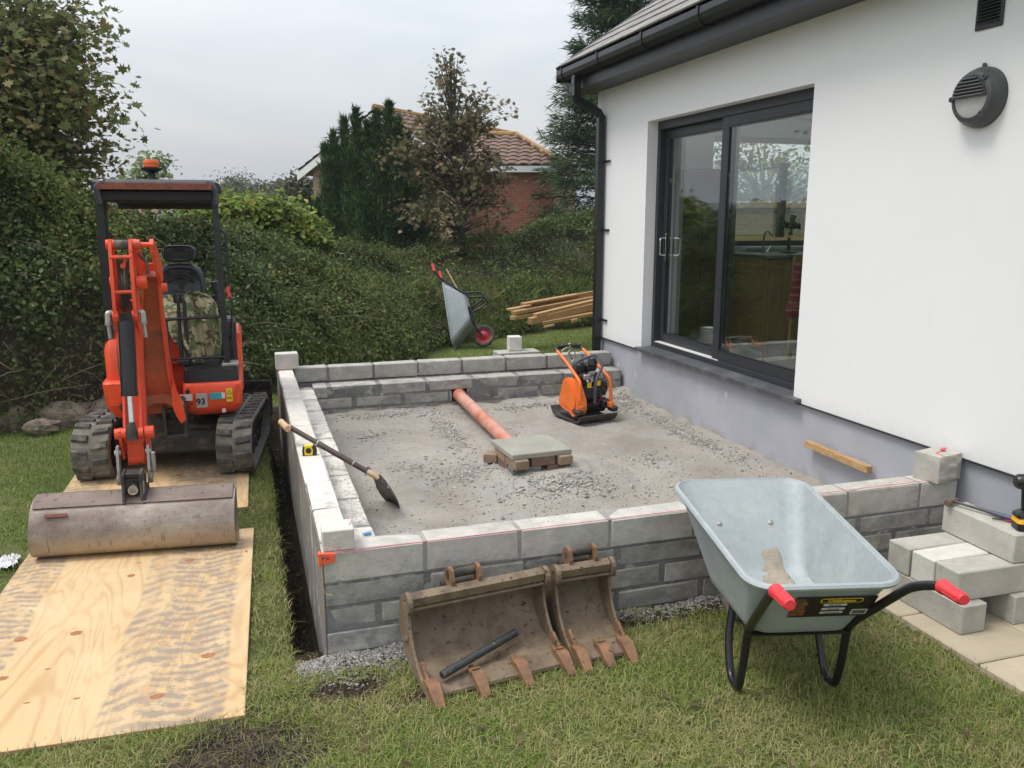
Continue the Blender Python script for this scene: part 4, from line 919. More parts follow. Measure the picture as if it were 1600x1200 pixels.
# side hood left of the operator
sm('side_cover', MB().loft([lay(-.975, -.80, 6.46, 7.3, .05, .752), lay(-.978, -.79, 6.46, 7.3, .06, .95), lay(-.965, -.80, 6.50, 7.3, .06, 1.03), lay(-.93, -.83, 6.60, 7.25, .05, 1.08)]), M['orange'], ex)
obj('hose_cover', MB().box((-.762, 6.44, .96), (.055, .10, .52), .01), M['black_plastic'], ex)
sm('side_cover', MB().loft([lay(-.26, -.045, 6.98, 7.5, .05, .71), lay(-.26, -.045, 6.98, 7.5, .05, .98), lay(-.24, -.06, 7.0, 7.45, .05, 1.01)]), M['orange'], ex)
obj('seat_box', MB().box((-.50, 7.15, .93), (.46, .60, .36), .03), M['orange'], ex)
fl = MB().loft([lay(-.46, -.075, 6.40, 7.2, .04, .708), lay(-.455, -.085, 6.41, 7.2, .04, .80), lay(-.45, -.09, 6.43, 7.2, .04, .812)])
sm('floor_plate', fl, M['black_plastic'], ex)
ped = MB().box((-.455, 6.56, .835), (.08, .06, .04), .006).box((-.25, 6.52, .83), (.10, .07, .05), .006).box((-.36, 6.62, .825), (.05, .1, .02), .004)
parts('pedal', ped, M['engine_black'], ex)
obj('step_plate', MB().box((-.13, 6.50, .822), (.12, .14, .022), .004), M['zinc'], ex)
# labels on the skirt
def panel(name, u0, v0, u1, v1, m_, yy=6.343):
    a_, b_ = ony(u0, v0, yy), ony(u1, v1, yy); a2, b2 = ony(u0, v1, yy), ony(u1, v0, yy)
    mb = MB().box(((a_.x+b_.x)/2, yy-.001, (a_.z+b_.z)/2), (abs(b_.x-a_.x), .002, abs(a_.z-b_.z)), .0005); return obj(name, mb, M[m_], ex)
def text(body, size, loc, ex_, ey_, m_, parent, name='lettering', depth=.0006, align='CENTER', shear=0, bold=0):
    c = bpy.data.curves.new('t', 'FONT'); c.body = body; c.size = size; c.extrude = depth; c.align_x = align; c.align_y = 'CENTER'; c.offset = bold; c.shear = shear
    o = bpy.data.objects.new('t', c); link(o); dg = bpy.context.evaluated_depsgraph_get(); me = bpy.data.meshes.new_from_object(o.evaluated_get(dg)); bpy.data.objects.remove(o)
    X, Y_ = Vector(ex_).normalized(), Vector(ey_).normalized(); Z_ = X.cross(Y_); Mx = Matrix((X, Y_, Z_)).transposed().to_4x4(); Mx.translation = Vector(loc)
    mb = MB(); mb.add([tuple(Mx @ v.co) for v in me.vertices], [tuple(p.vertices) for p in me.polygons]); bpy.data.meshes.remove(me)
    return obj(name, mb, M[m_], parent)
lb = panel('noise_label', 306, 615, 325, 636, 'label_grey'); P_ = ony(314, 628, 6.34)
text('93', .062, (P_.x, 6.3405, P_.z), (1, 0, 0), (0, 0, 1), 'ink', lb, bold=.002)
panel('white_label', 280, 617, 301, 626, 'label_white'); lt = panel('teal_label', 327, 614, 351, 623, 'label_teal'); panel('white_label', 346, 613.5, 352, 622, 'label_white', 6.3415)
ly = panel('warning_label', 353, 607, 364, 627, 'label_yellow'); P_ = ony(358.5, 613, 6.34)
obj('warning_triangle', MB().prism([(-.016, -.012), (.016, -.012), (0, .018)], (P_.x, 6.340, P_.z), (1, 0, 0), (0, 0, 1), (0, 1, 0), .002), M['ink'], ly)
obj('warning_triangle_face', MB().prism([(-.010, -.008), (.010, -.008), (0, .012)], (P_.x, 6.3385, P_.z), (1, 0, 0), (0, 0, 1), (0, 1, 0), .002), M['label_yellow'], ly)
P_ = ony(358.5, 622, 6.34); obj('label_print', MB().box((P_.x, 6.3405, P_.z+.004), (.035, .001, .004)).box((P_.x, 6.3405, P_.z-.005), (.03, .001, .004)), M['ink'], ly)
panel('white_label', 347, 638.5, 353, 644, 'label_white', 6.342)
obj('tow_eye', MB().lathe([(.016, 0), (.016, -.006), (.006, -.006), (.006, 0)], (ony(293, 612, 6.343).x, 6.345, ony(293, 612, 6.343).z), 'Y', 16), M['dark_steel'], ex)
a_ = ony(333, 532, 6.98); obj('teal_label', MB().box((-.235, 6.975, .93), (.07, .004, .028)), M['label_teal'], ex)
# seat
def shield(w0, w1, h, zb, yb, th, n=24):
    pts = []
    for i in range(n):
        a_ = 2*PI*i/n; c_, s2 = math.cos(a_), math.sin(a_); e = 2/3.2
        x_ = math.copysign(abs(c_)**e, c_); z_ = math.copysign(abs(s2)**e, s2); w = w0+(w1-w0)*(z_*.5+.5); pts.append((x_*w, zb+h/2+z_*h/2))
    return pts
SX = -.472
def cushion(outline, yb, th, parent, mat='black_plastic', name='backrest', dish=.02):
    cx = sum(p[0] for p in outline)/len(outline); cz = sum(p[1] for p in outline)/len(outline)
    rg = [[(SX+cx+(x-cx)*k, yb+dy+(z-cz)*.18, cz+(z-cz)*k) for x, z in outline] for k, dy in ((.96, th), (1, th*.6), (1, 0), (.94, -.02), (.86, -.026), (.80, -.014), (.4, -.006), (.02, -.004))]
    return sm(name, MB().loft(rg), M[mat], parent)
M['seat_vinyl'] = M_simple('black_seat_vinyl', (.028, .030, .034), (.020, .021, .024), .38, scale=5, bmp=.06, bscale=300)
st = cushion(shield(.178, .182, .45, 1.08, 7.1, .06), 7.12, .06, ex, 'seat_vinyl', 'backrest')
cushion(shield(.122, .132, .130, 1.540, 7.1, .05), 7.17, .05, ex, 'seat_vinyl', 'headrest')
rib = MB()
for k in (0, 1):
    rib.tube(smooth_path([(SX-.13, 7.12+.03*k, 1.40-.04*k), (SX-.05, 7.12, 1.435-.03*k), (SX, 7.115, 1.445-.03*k), (SX+.05, 7.12, 1.435-.03*k), (SX+.13, 7.12+.03*k, 1.40-.04*k)]), .006, 6)
rib.tube([(SX-.13, 7.09, 1.22), (SX-.05, 7.08, 1.14)], .006, 6).tube([(SX+.13, 7.09, 1.22), (SX+.05, 7.08, 1.14)], .006, 6)
rib.box((SX, 7.145, 1.60), (.16, .008, .055), .003)
parts('seat_rib', rib, M['black_plastic'], ex)
sm('seat_cushion', MB().loft([lay(SX-.20, SX+.20, 6.78, 7.2, .06, 1.02), lay(SX-.205, SX+.205, 6.77, 7.2, .07, 1.07), lay(SX-.19, SX+.19, 6.79, 7.19, .06, 1.115)]), M['seat_vinyl'], ex)
# levers, console, rails
lv = MB()
for dx, x2 in ((-.475, -.492), (-.432, -.452)):
    lv.tube([(dx+.005, 6.60, .82), (dx, 6.66, 1.05), (x2+.02, 6.70, 1.27), (x2, 6.71, 1.315)], .013, 10).tube([(x2+.004, 6.708, 1.26), (x2-.002, 6.712, 1.325)], .016, 10)
parts('travel_lever', lv, M['black_paint'], ex)
cn = MB().box((-.155, 7.0, .93), (.15, .32, .36), .03).tube([(-.20, 6.93, 1.11), (-.20, 6.93, 1.15)], .055, 14)
for k in range(6): cn.lathe([(.034, 0), (.048-.003*k, .012), (.034, .024)], (-.205, 6.93, 1.15+.024*k), 'Z', 16)
cn.tube([(-.205, 6.93, 1.29), (-.215, 6.93, 1.34), (-.22, 6.92, 1.40)], [.012, .02, .022], 10)
sm('control_console', cn, M['engine_black'], ex)
obj('console_panel', MB().box((-.165, 6.835, 1.045), (.13, .03, .12), .008), M['charcoal'], ex)
sm('lock_lever', MB().tube([(-.115, 6.80, .95), (-.10, 6.82, 1.20), (-.115, 6.86, 1.30)], .007, 8), M['black_paint'], ex)
sm('lever_grip', MB().tube([(-.112, 6.85, 1.28), (-.125, 6.88, 1.37)], .014, 10), M['red_grip'], ex)
rl = MB().tube([(-.56, 6.49, 1.165), (-.15, 6.49, 1.175)], .012, 8).tube([(-.56, 6.49, .872), (-.155, 6.49, .875)], .010, 8).tube([(-.548, 6.49, 1.165), (-.545, 6.49, .74)], .010, 8)
parts('front_guard', rl, M['black_paint'], ex)
# canopy
cp = MB()
def post(mb, a0, a1, w, d):
    a0, a1 = Vector(a0), Vector(a1); mb.loft([[a0+Vector((sx*w/2, sy*d/2, 0)) for sx, sy in ((-1, -1), (1, -1), (1, 1), (-1, 1))], [a1+Vector((sx*w/2, sy*d/2, 0)) for sx, sy in ((-1, -1), (1, -1), (1, 1), (-1, 1))]])
post(cp, (-.150, 6.50, .72), (-.165, 6.52, 2.085), .042, .06); post(cp, (-.935, 6.60, 1.0), (-.912, 6.56, 2.085), .052, .17)
parts('canopy_post', cp, M['post_paint'], ex)
sm('grab_rail', MB().tube(fillet([(-.135, 6.50, 1.80), (-.105, 6.49, 1.78), (-.100, 6.49, 1.42), (-.130, 6.50, 1.39)], .03), .011, 8), M['post_paint'], ex)
def lay2(x0, x1, y0, y1, r, z): return [(a_, b_, z) for a_, b_ in rrect(x0, x1, y0, y1, r, 5)]
rf = MB().loft([lay2(-.955, -.13, 6.42, 7.60, .07, 2.075), lay2(-.955, -.13, 6.42, 7.60, .07, 2.125), lay2(-.93, -.155, 6.45, 7.57, .06, 2.145), lay2(-.6, -.5, 7.0, 7.1, .02, 2.152)], cap=True)
sm('canopy_roof', rf, M['post_paint'], ex)
obj('canopy_lining', MB().box((-.542, 7.02, 2.035), (.77, 1.10, .075), .01).box((-.542, 7.50, 2.00), (.76, .10, .10), .01), M['ink'], ex)
obj('canopy_lip', MB().box((-.542, 6.411, 2.098), (.735, .012, .048), .003), M['rust'], ex)
parts('canopy_corner', MB().tube(smooth_path([(-.905, 6.47, 1.98), (-.915, 6.445, 2.07), (-.89, 6.43, 2.115), (-.86, 6.42, 2.125)]), .022, 8).tube(smooth_path([(-.160, 6.47, 1.98), (-.155, 6.445, 2.07), (-.18, 6.43, 2.115), (-.21, 6.42, 2.125)]), .020, 8), M['gunmetal'], ex, True)
bc = sm('beacon', MB().lathe([(.028, .0), (.022, .03), (.026, .055), (.070, .078), (.072, .092), (.055, .094), (0, .094)], (-.595, 6.86, 2.150), 'Z', 24), M['black_plastic'], ex)
sm('beacon_lens', MB().lathe([(.047, .094), (.052, .10), (.052, .115), (.049, .118), (.052, .121), (.052, .140), (.046, .150), (0, .152)], (-.595, 6.86, 2.150), 'Z', 24), M['amber'], bc)

# boom: box section, bright side plates, a fork at the tip
pth = [((-.600, 6.24, .56), .175, .24, 0), ((-.604, 6.20, .74), .160, .22, 0), ((-.602, 6.15, .95), .138, .20, 8), ((-.588, 6.03, 1.25), .108, .18, 20), ((-.573, 5.93, 1.42), .092, .16, 28), ((-.556, 5.80, 1.56), .080, .13, 36)]
rg = []; lf = []; rt = []
for (c_, w, d, tilt) in pth:
    c_ = Vector(c_); n_ = Vector((0, -math.cos(R(tilt)), -math.sin(R(tilt)))); f_ = c_+n_*d/2; b_ = c_-n_*d/2
    rg.append([f_+Vector((-w/2, 0, 0)), f_+Vector((w/2, 0, 0)), b_+Vector((w/2, 0, 0)), b_+Vector((-w/2, 0, 0))])
    for L_, sx in ((lf, -1), (rt, 1)): L_.append([f_+n_*.014+Vector((sx*(w/2+.010), 0, 0)), f_+n_*.014+Vector((sx*(w/2-.001), 0, 0)), b_-n_*.01+Vector((sx*(w/2-.001), 0, 0)), b_-n_*.01+Vector((sx*(w/2+.010), 0, 0))])
boom = obj('boom', MB().loft(rg), M['orange_dirty'], ex)
obj('boom_side_plate', MB().loft(lf), M['orange'], boom); obj('boom_side_plate', MB().loft(rt), M['orange'], boom)
ft = MB().prism([(-.095, .80), (-.105, .70), (-.145, .60), (-.15, .52), (-.125, .50), (-.10, .56), (-.085, .64)], (-.595, 6.10, 0), (1, 0, 0), (0, 0, 1), (0, 1, 0), .16)
ft.prism([(.090, .80), (.105, .70), (.150, .60), (.158, .52), (.13, .50), (.10, .56), (.080, .64)], (-.595, 6.10, 0), (1, 0, 0), (0, 0, 1), (0, 1, 0), .16)
parts('boom_foot', ft, M['orange'], boom)
obj('boom_arch', MB().prism([(-.10, .56), (-.085, .62), (-.04, .648), (.04, .648), (.08, .62), (.10, .56), (.088, .70), (-.088, .70)], (-.595, 6.085, 0), (1, 0, 0), (0, 0, 1), (0, 1, 0), .10), M['orange_dirty'], boom)
tipp = MB()
for x_ in (-.598, -.503): tipp.prism([(5.88, 1.50), (5.78, 1.47), (5.60, 1.55), (5.40, 1.69), (5.38, 1.735), (5.42, 1.765), (5.52, 1.74), (5.72, 1.66), (5.86, 1.60)], (x_, 0, 0), (0, 1, 0), (0, 0, 1), (1, 0, 0), .022)
parts('boom_tip', tipp, M['orange'], boom)
sw = MB().box((-.595, 6.32, .50), (.30, .2, .26), .02)
for x_ in (-.575, -.445): sw.box((x_, 6.14, .50), (.022, .10, .22), .005)
sw.box((-.51, 6.14, .395), (.15, .10, .02), .004).box((-.51, 6.16, .50), (.13, .04, .016), .004).cyl((-.57, 6.12, .575), (-.45, 6.12, .575), .018, 12)
obj('swing_bracket', sw, M['dark_steel'], ex)
# arm
arm = MB(); ra = []
for c_, w, d in (((-.668, 5.50, 1.40), .125, .11), ((-.668, 5.44, 1.22), .125, .13), ((-.660, 5.34, .92), .118, .12), ((-.655, 5.28, .70), .110, .10), ((-.656, 5.24, .60), .095, .09), ((-.656, 5.22, .485), .098, .08)):
    c_ = Vector(c_); ra.append([c_+Vector((sx*w/2, sy*d/2, 0)) for sx, sy in ((-1, -1), (1, -1), (1, 1), (-1, 1))])
am = obj('arm', MB().loft(ra), M['orange'], ex)
ap = MB()
for x_ in (-.720, -.612):
    ap.prism([(5.30, 1.30), (5.30, 1.42), (5.33, 1.70), (5.36, 1.765), (5.42, 1.765), (5.45, 1.70), (5.52, 1.42), (5.53, 1.25), (5.40, 1.20)], (x_, 0, 0), (0, 1, 0), (0, 0, 1), (1, 0, 0), .018)
    ap.prism([(5.27, .90), (5.36, 1.28), (5.42, 1.25), (5.31, .72), (5.20, .60), (5.15, .66)], (x_+(.012 if x_ < -.66 else -.008), 0, 0), (0, 1, 0), (0, 0, 1), (1, 0, 0), .014)
for z_ in (1.665, 1.465): ap.tube([(-.72, 5.33, z_), (-.61, 5.33, z_)], .011, 8)
ap.cyl((-.745, 5.39, 1.735), (-.70, 5.39, 1.735), .028, 16).cyl((-.622, 5.39, 1.735), (-.565, 5.39, 1.735), .028, 16).cyl((-.515, 5.45, 1.725), (-.488, 5.45, 1.725), .027, 14).cyl((-.565, 5.42, 1.73), (-.50, 5.42, 1.73), .016, 12)
ap.cyl((-.745, 5.42, 1.515), (-.72, 5.42, 1.515), .034, 16).cyl((-.60, 5.40, 1.515), (-.545, 5.40, 1.515), .038, 18)
ap.cyl((-.735, 5.33, 1.325), (-.705, 5.33, 1.325), .033, 16).cyl((-.632, 5.33, 1.325), (-.60, 5.33, 1.325), .033, 16)
ap.box((-.550, 5.70, 1.585), (.080, .012, .05), .003)
ap.cyl((-.495, 5.72, 1.455), (-.462, 5.72, 1.455), .028, 14)
sm('arm_plate', ap, M['orange'], am)
sm('roller', MB().cyl((-.70, 5.39, 1.735), (-.622, 5.39, 1.735), .026, 16), M['rubber'], am)
obj('hose_clip', MB().prism([(0, 0), (.022, .005), (.028, .07), (.02, .075), (.012, .03), (-.008, .02)], (-.668, 5.35, 1.60), (1, 0, 0), (0, 0, 1), (0, 1, 0), .02), M['orange'], am)
hs = MB()
for k in range(4): hs.tube(smooth_path([(-.694+.017*k, 5.43, 1.67), (-.690+.015*k, 5.38, 1.55), (-.692+.014*k, 5.37, 1.45), (-.690+.015*k, 5.40, 1.35)]), .0075, 6)
hs.tube(smooth_path([(-.60, 5.50, 1.70), (-.57, 5.46, 1.66), (-.545, 5.48, 1.62), (-.55, 5.55, 1.56)]), .010, 6).tube(smooth_path([(-.73, 5.45, 1.2), (-.735, 5.42, 1.1), (-.735, 5.42, .95), (-.72, 5.4, .8)]), .010, 6)
parts('hydraulic_hose', hs, M['rubber'], am)
ftg = MB()
for x_ in (-.760, -.572): ftg.tube(fillet([(x_+(.02 if x_ < -.66 else -.02), 5.33, 1.345), (x_, 5.32, 1.345), (x_, 5.31, 1.29)], .02), .017, 8).tube([(x_, 5.31, 1.29), (x_+.006, 5.30, 1.20)], [.011, .012], 8).lathe([(.019, -.008), (.019, .008)], (x_, 5.31, 1.285), 'Z', 6)
parts('hose_fitting', ftg, M['zinc'], am)
cy = MB().tube([(-.658, 5.25, 1.35), (-.658, 5.25, 1.30)], .034, 16).tube([(-.658, 5.247, 1.30), (-.663, 5.165, .90)], .044, 22).tube([(-.663, 5.165, .905), (-.6635, 5.161, .882)], .047, 22)
sm('bucket_cylinder', cy, M['black_paint'], am)
sm('cylinder_rod', MB().tube([(-.6635, 5.161, .89), (-.664, 5.13, .72)], .0165, 16), M['chrome'], am)
sm('rod_eye', MB().tube([(-.664, 5.128, .735), (-.664, 5.12, .70), (-.664, 5.115, .66), (-.664, 5.112, .635)], [.020, .028, .034, .030], 12), M['dark_steel'], am)
bk = MB()
for x0, x1, r_ in ((-.755, -.725, .030), (-.722, -.695, .030), (-.630, -.602, .030), (-.595, -.548, .036)): bk.cyl((x0, 5.13, .672), (x1, 5.13, .672), r_, 16)
for x_, sx in ((-.728, 1), (-.588, -1)): bk.prism([(5.10, .69), (5.16, .70), (5.26, .56), (5.24, .50), (5.20, .50), (5.12, .63)], (x_, 0, 0), (0, 1, 0), (0, 0, 1), (1, 0, 0), .014)
parts('tipping_lever', bk, M['orange'], am)
obj('arm_tip', MB().prism([(-.058, .64), (-.042, .60), (-.048, .475), (.048, .475), (.044, .60), (.056, .64)], (-.657, 5.17, 0), (1, 0, 0), (0, 0, 1), (0, 1, 0), .03).box((-.657, 5.152, .502), (.09, .012, .034), .006).cyl((-.657, 5.142, .502), (-.657, 5.15, .502), .014, 12), M['orange'], am)
lk = MB()
for x_ in (-.748, -.585):
    lk.prism([(5.10, .60), (5.15, .60), (5.16, .45), (5.14, .37), (5.08, .38), (5.07, .46)], (x_, 0, 0), (0, 1, 0), (0, 0, 1), (1, 0, 0), .014).cyl((x_-.012, 5.11, .405), (x_+.012, 5.11, .405), .032, 14)
    lk.cyl((x_-.016, 5.12, .56), (x_+.016, 5.12, .56), .017, 12)
lk.box((-.560, 5.10, .50), (.022, .03, .12), .005)
parts('bucket_link', lk, M['zinc'], am)
hitch = MB().box((-.665, 5.05, .36), (.115, .12, .16), .008).box((-.7115, 5.0, .40), (.016, .14, .16), .004).box((-.6185, 5.0, .40), (.016, .14, .16), .004).box((-.665, 5.04, .455), (.09, .1, .03), .005)
sm('quick_hitch', hitch.tube([(-.663, 5.06, .39), (-.663, 4.955, .385)], .026, 18), M['dark_steel'], am)
sm('hitch_pin', MB().lathe([(.027, 0), (.027, -.014), (.015, -.014), (.014, -.004), (0, -.004)], (-.663, 4.955, .385), 'Y', 20).tube([(-.612, 4.955, .43), (-.612, 4.95, .32), (-.620, 4.945, .27)], .011, 8).tube([(-.640, 4.94, .285), (-.60, 4.94, .282)], .010, 8), M['zinc'], am)
# grading bucket
M['blade_top'] = M_simple('scraped_brown_steel', (.20, .155, .13), (.115, .08, .065), .6, scale=9, metal=.3, spots=(.06, .045, .04), spot_scale=30, vec=(.4, 1, 1), rand=False)
GB = Matrix.Translation((-.665, 4.90, .028)) @ Matrix.Rotation(R(-6.5), 4, 'Z') @ Matrix.Diagonal((1, 1, .885, 1))
prof = [(.13, .012), (.10, .0), (.035, .004), (-.018, .035), (-.040, .085), (-.042, .140), (-.028, .205), (.0, .265), (.035, .315), (.08, .352), (.13, .368)]
pf = smooth_path([(0, a_, b_) for a_, b_ in prof], 3); th = .009; W = 1.06; outr = []; 
P2 = [(p.y, p.z) for p in pf]; inn = []
for i, (a_, b_) in enumerate(P2):
    t_ = Vector((P2[min(i+1, len(P2)-1)][0]-P2[max(i-1, 0)][0], P2[min(i+1, len(P2)-1)][1]-P2[max(i-1, 0)][1])).normalized(); inn.append((a_+t_.y*th, b_-t_.x*th))
shell = MB().prism(P2+inn[::-1], (0, 0, 0), (0, 1, 0), (0, 0, 1), (1, 0, 0), W); gbk = obj('grading_bucket', shell.xf(GB), M['blade'], ex)
end = MB()
for sx in (-1, 1): end.prism(P2+[(.135, .25)], (sx*(W/2+.005), 0, 0), (0, 1, 0), (0, 0, 1), (1, 0, 0), .010)
parts('end_plate', end.xf(GB), M['blade'], gbk)
obj('top_beam', MB().prism([(.030, .325), (.058, .352), (.12, .385), (.135, .385), (.135, .30), (.075, .30)], (0, 0, 0), (0, 1, 0), (0, 0, 1), (1, 0, 0), W-.004).xf(GB), M['blade_top'], gbk)
obj('makers_plate', MB().box((-.40, -.002, .285), (.115, .008, .022), .002, rot=Euler((R(-28), 0, 0))).xf(GB), M['rust'], gbk)
lug_ = MB()
for x_ in (-.055, .055): lug_.prism([(-.005, .22), (.03, .30), (.06, .42), (.14, .42), (.15, .33), (.06, .30)], (x_, 0, 0), (0, 1, 0), (0, 0, 1), (1, 0, 0), .016)
parts('hitch_lug', lug_.xf(GB), M['dark_steel'], gbk)

# camouflage jacket thrown over the seat: a body that slides down to the right and a hanging sleeve
def cloth_lobe(path, hw, th, nj, na, sd):
    base = smooth_path(path, 6); rings = []
    for j in range(nj):
        v = j/(nj-1); p_ = base[min(len(base)-1, int(v*(len(base)-1)))]; w = np.interp(v, np.linspace(0, 1, len(hw)), hw); row = []
        for i in range(na):
            a_ = 2*PI*i/na; ca_, sa_ = math.cos(a_), math.sin(a_); fold = .016*math.sin(ca_*9+v*3+sd)+.022*nz3(ca_*2.5, v*5, sd)+.012*nz3(ca_*6, v*11, sd+3)
            row.append((p_.x+w*ca_*(1+.10*nz3(j*.3, ca_*2, sd)), p_.y-(th*sa_+fold*(sa_ > -.2)), p_.z+.02*sa_*(1-v)+.016*nz3(ca_*4, v*8, sd+7)))
        rings.append(row)
    return MB().loft(rings)
jk = obj('camouflage_jacket', cloth_lobe([(-.47, 7.00, 1.285), (-.465, 6.86, 1.22), (-.45, 6.76, 1.14), (-.42, 6.70, 1.00), (-.39, 6.67, .88), (-.355, 6.67, .79)], [.150, .150, .140, .115, .085, .05], .045, 34, 44, 2), M['camo'], smooth=True, loc=(-.42, 6.8, 1.1), tag=('crumpled camouflage jacket thrown over the excavator seat', 'jacket'))
obj('sleeve', cloth_lobe([(-.33, 6.88, 1.30), (-.285, 6.76, 1.26), (-.255, 6.70, 1.15), (-.25, 6.68, 1.0), (-.255, 6.68, .85)], [.055, .072, .068, .066, .058], .05, 26, 26, 5), M['camo'], jk, smooth=True)
obj('collar', cloth_lobe([(-.40, 6.84, 1.325), (-.33, 6.78, 1.315), (-.26, 6.76, 1.30)], [.02, .035, .02], .03, 10, 14, 9), M['camo'], jk, smooth=True)
# litter
q_ = onz(12, 888, 0); mb = MB(); nn = 14
for k, (dx, dy, r0) in enumerate(((0, 0, .045), (-.02, .05, .04), (.01, .09, .03))):
    vs = []
    for j in range(nn+1):
        for i in range(nn+1):
            a_, b_ = i/nn*2-1, j/nn*2-1; h_ = max(0, 1-a_*a_*.8-b_*b_*.8); c1 = abs(nz3(a_*2.2, b_*2.2, k+1)); c2 = abs(nz3(a_*4.5, b_*4.5, k+5))
            vs.append((q_.x+dx+r0*a_*(1+.5*nz3(a_*2, b_*2, k)), q_.y+dy+r0*b_*(1+.5*nz3(b_*2, a_*2, k+2)), .012+r0*(.5*h_+1.1*c1+.6*c2)))
    mb.add(vs, [(j*(nn+1)+i, j*(nn+1)+i+1, (j+1)*(nn+1)+i+1, (j+1)*(nn+1)+i) for j in range(nn) for i in range(nn)])
obj('tissue', mb, M['paper'], loc=(q_.x, q_.y, 0), tag=('crumpled white tissue on the grass beside the plywood board', 'litter'))
# ------------------------------------------------------------------ wheelbarrow
def rring(s0, s1, w0, w1, r, z0, z1, n=6):
    """rounded rectangle, s along the barrow (0 handle end), width w0 at s0 and w1 at s1, height z0..z1"""
    o = []
    for (cs, sg, w, a0) in ((s0, -1, w0, 180), (s0, 1, w0, 270), (s1, 1, w1, 0), (s1, -1, w1, 90)):
        sy = 1 if cs == s0 else -1
        c_ = (sg*(w/2-r), cs+sy*r)
        for i in range(n+1):
            a_ = R(a0+90*i/n); x_, y_ = c_[0]+r*math.cos(a_), c_[1]+r*math.sin(a_); k = (y_-s0)/(s1-s0); o.append((x_, y_, z0+(z1-z0)*k))
    return o
def make_barrow(t, sticker=True, axle=(0, .96, .175)):
    to = lambda mb: mb.xf(WM[t.name])
    L = 1.02
    rim0 = rring(0, L, .545, .60, .095, .605, .665); rim1 = rring(-.004, L+.004, .553, .608, .10, .597, .657)
    def lvl(k, th=0):
        e = .16*k; return rring(.20*k+th, L-.30*k-th, .545-.145*k-2*th, .60-.17*k-2*th, .085-.0*k, .605-.295*k, .665-.355*k)
    outer = [lvl(k) for k in (0.0, .3, .6, .85, .95)]+[rring(.225, L-.33, .36, .39, .07, .305, .305)]
    inner = [lvl(k, .003) for k in (0.0, .3, .6, .85, .93)]+[rring(.235, L-.34, .35, .38, .07, .312, .312)]
    mb = MB(); rings = outer[::-1]+[rim1, rring(-.020, L+.018, .585, .638, .112, .592, .652), rring(-.024, L+.022, .593, .646, .114, .602, .662), rring(-.018, L+.016, .581, .634, .110, .612, .672), rring(-.006, L+.006, .557, .612, .10, .6145, .6745), rim0]+inner
    mb.loft(rings); tray = sm('tray', to(mb), M['galv'], t)
    for x_ in (-.10, .10):
        for s_ in (.36, .70): sm('bolt', to(MB().lathe([(.011, 0), (.010, .003), (.006, .005), (0, .005)], (x_, s_+.0, .3125), 'Z', 12)), M['zinc'], tray)
    for x_ in (-.12, .12):
        k = .45; sm('bolt', to(MB().lathe([(.013, 0), (.011, .003), (.007, .005), (0, .005)], (x_, L-.30*k-.004, .665-.355*k), (Vector((1, 0, 0)), Vector((0, .6, .8)), Vector((0, -.8, .6))), 12)), M['zinc'], tray)
    # two bent tubes: grip, run under the tray, leg loop, and on to the axle
    for sx in (-1, 1):
        pts = [(sx*.283, -.33, .700), (sx*.283, -.20, .690), (sx*.245, -.10, .640), (sx*.205, .18, .375), (sx*.20, .235, .315), (sx*.20, .262, .15), (sx*.20, .30, .018), (sx*.20, .40, .018), (sx*.195, .47, .16), (sx*.17, .50, .290)]
        sm('tube_frame', to(MB().tube(fillet(pts, .06, 6), .0165, 14)), M['black_paint'], t)
        sm('tube_frame', to(MB().tube(fillet([(sx*.17, .46, .288), (sx*.14, .74, .288), (sx*.06, .90, .22), (sx*.052, axle[1], axle[2])], .05, 5), .0155, 12)), M['black_paint'], t)
        g_ = MB().tube([(sx*.283, -.205, .6905), (sx*.283, -.215, .6912), (sx*.283, -.228, .6925), (sx*.283, -.24, .6935), (sx*.283, -.33, .7005), (sx*.283, -.338, .701)], [.0165, .026, .026, .0215, .0205, .017], 18)
        for k in range(9): a_ = 2*PI*k/9; g_.tube([(sx*.283+.0205*math.cos(a_), -.245, .694+.0205*math.sin(a_)), (sx*.283+.0200*math.cos(a_), -.325, .7+.0200*math.sin(a_))], .0025, 5)
        sm('grip', to(g_), M['red_grip'], t)
    parts('brace', to(MB().box((0, .235, .298), (.42, .035, .010), .003).box((0, .50, .298), (.36, .035, .010), .003)), M['black_paint'], t)
    wh = sm('wheel', to(MB().lathe([(.115, -.028), (.150, -.038), (.172, -.030), (.182, -.012), (.184, 0), (.182, .012), (.172, .030), (.150, .038), (.115, .028), (.113, 0), (.115, -.028)], axle, 'X', 32, 0, False)), M['rubber'], t)
    sm('rim', to(MB().lathe([(.020, -.045), (.022, -.03), (.05, -.02), (.085, -.008), (.105, -.020), (.117, -.030), (.117, .030), (.105, .020), (.085, .008), (.05, .02), (.022, .03), (.020, .045)], axle, 'X', 30)), M['red_rim'], wh)
    sm('axle', to(MB().cyl((-.06, axle[1], axle[2]), (.06, axle[1], axle[2]), .009, 12)), M['zinc'], wh)
    return tray
BW = thing('wheelbarrow', 'galvanised wheelbarrow with red grips and a little sand, standing in front of the block wall', 'wheelbarrow', (1.930, 2.325, .0), R(-14.0))
tray = make_barrow(BW)
TB = lambda mb: mb.xf(WM[BW.name])
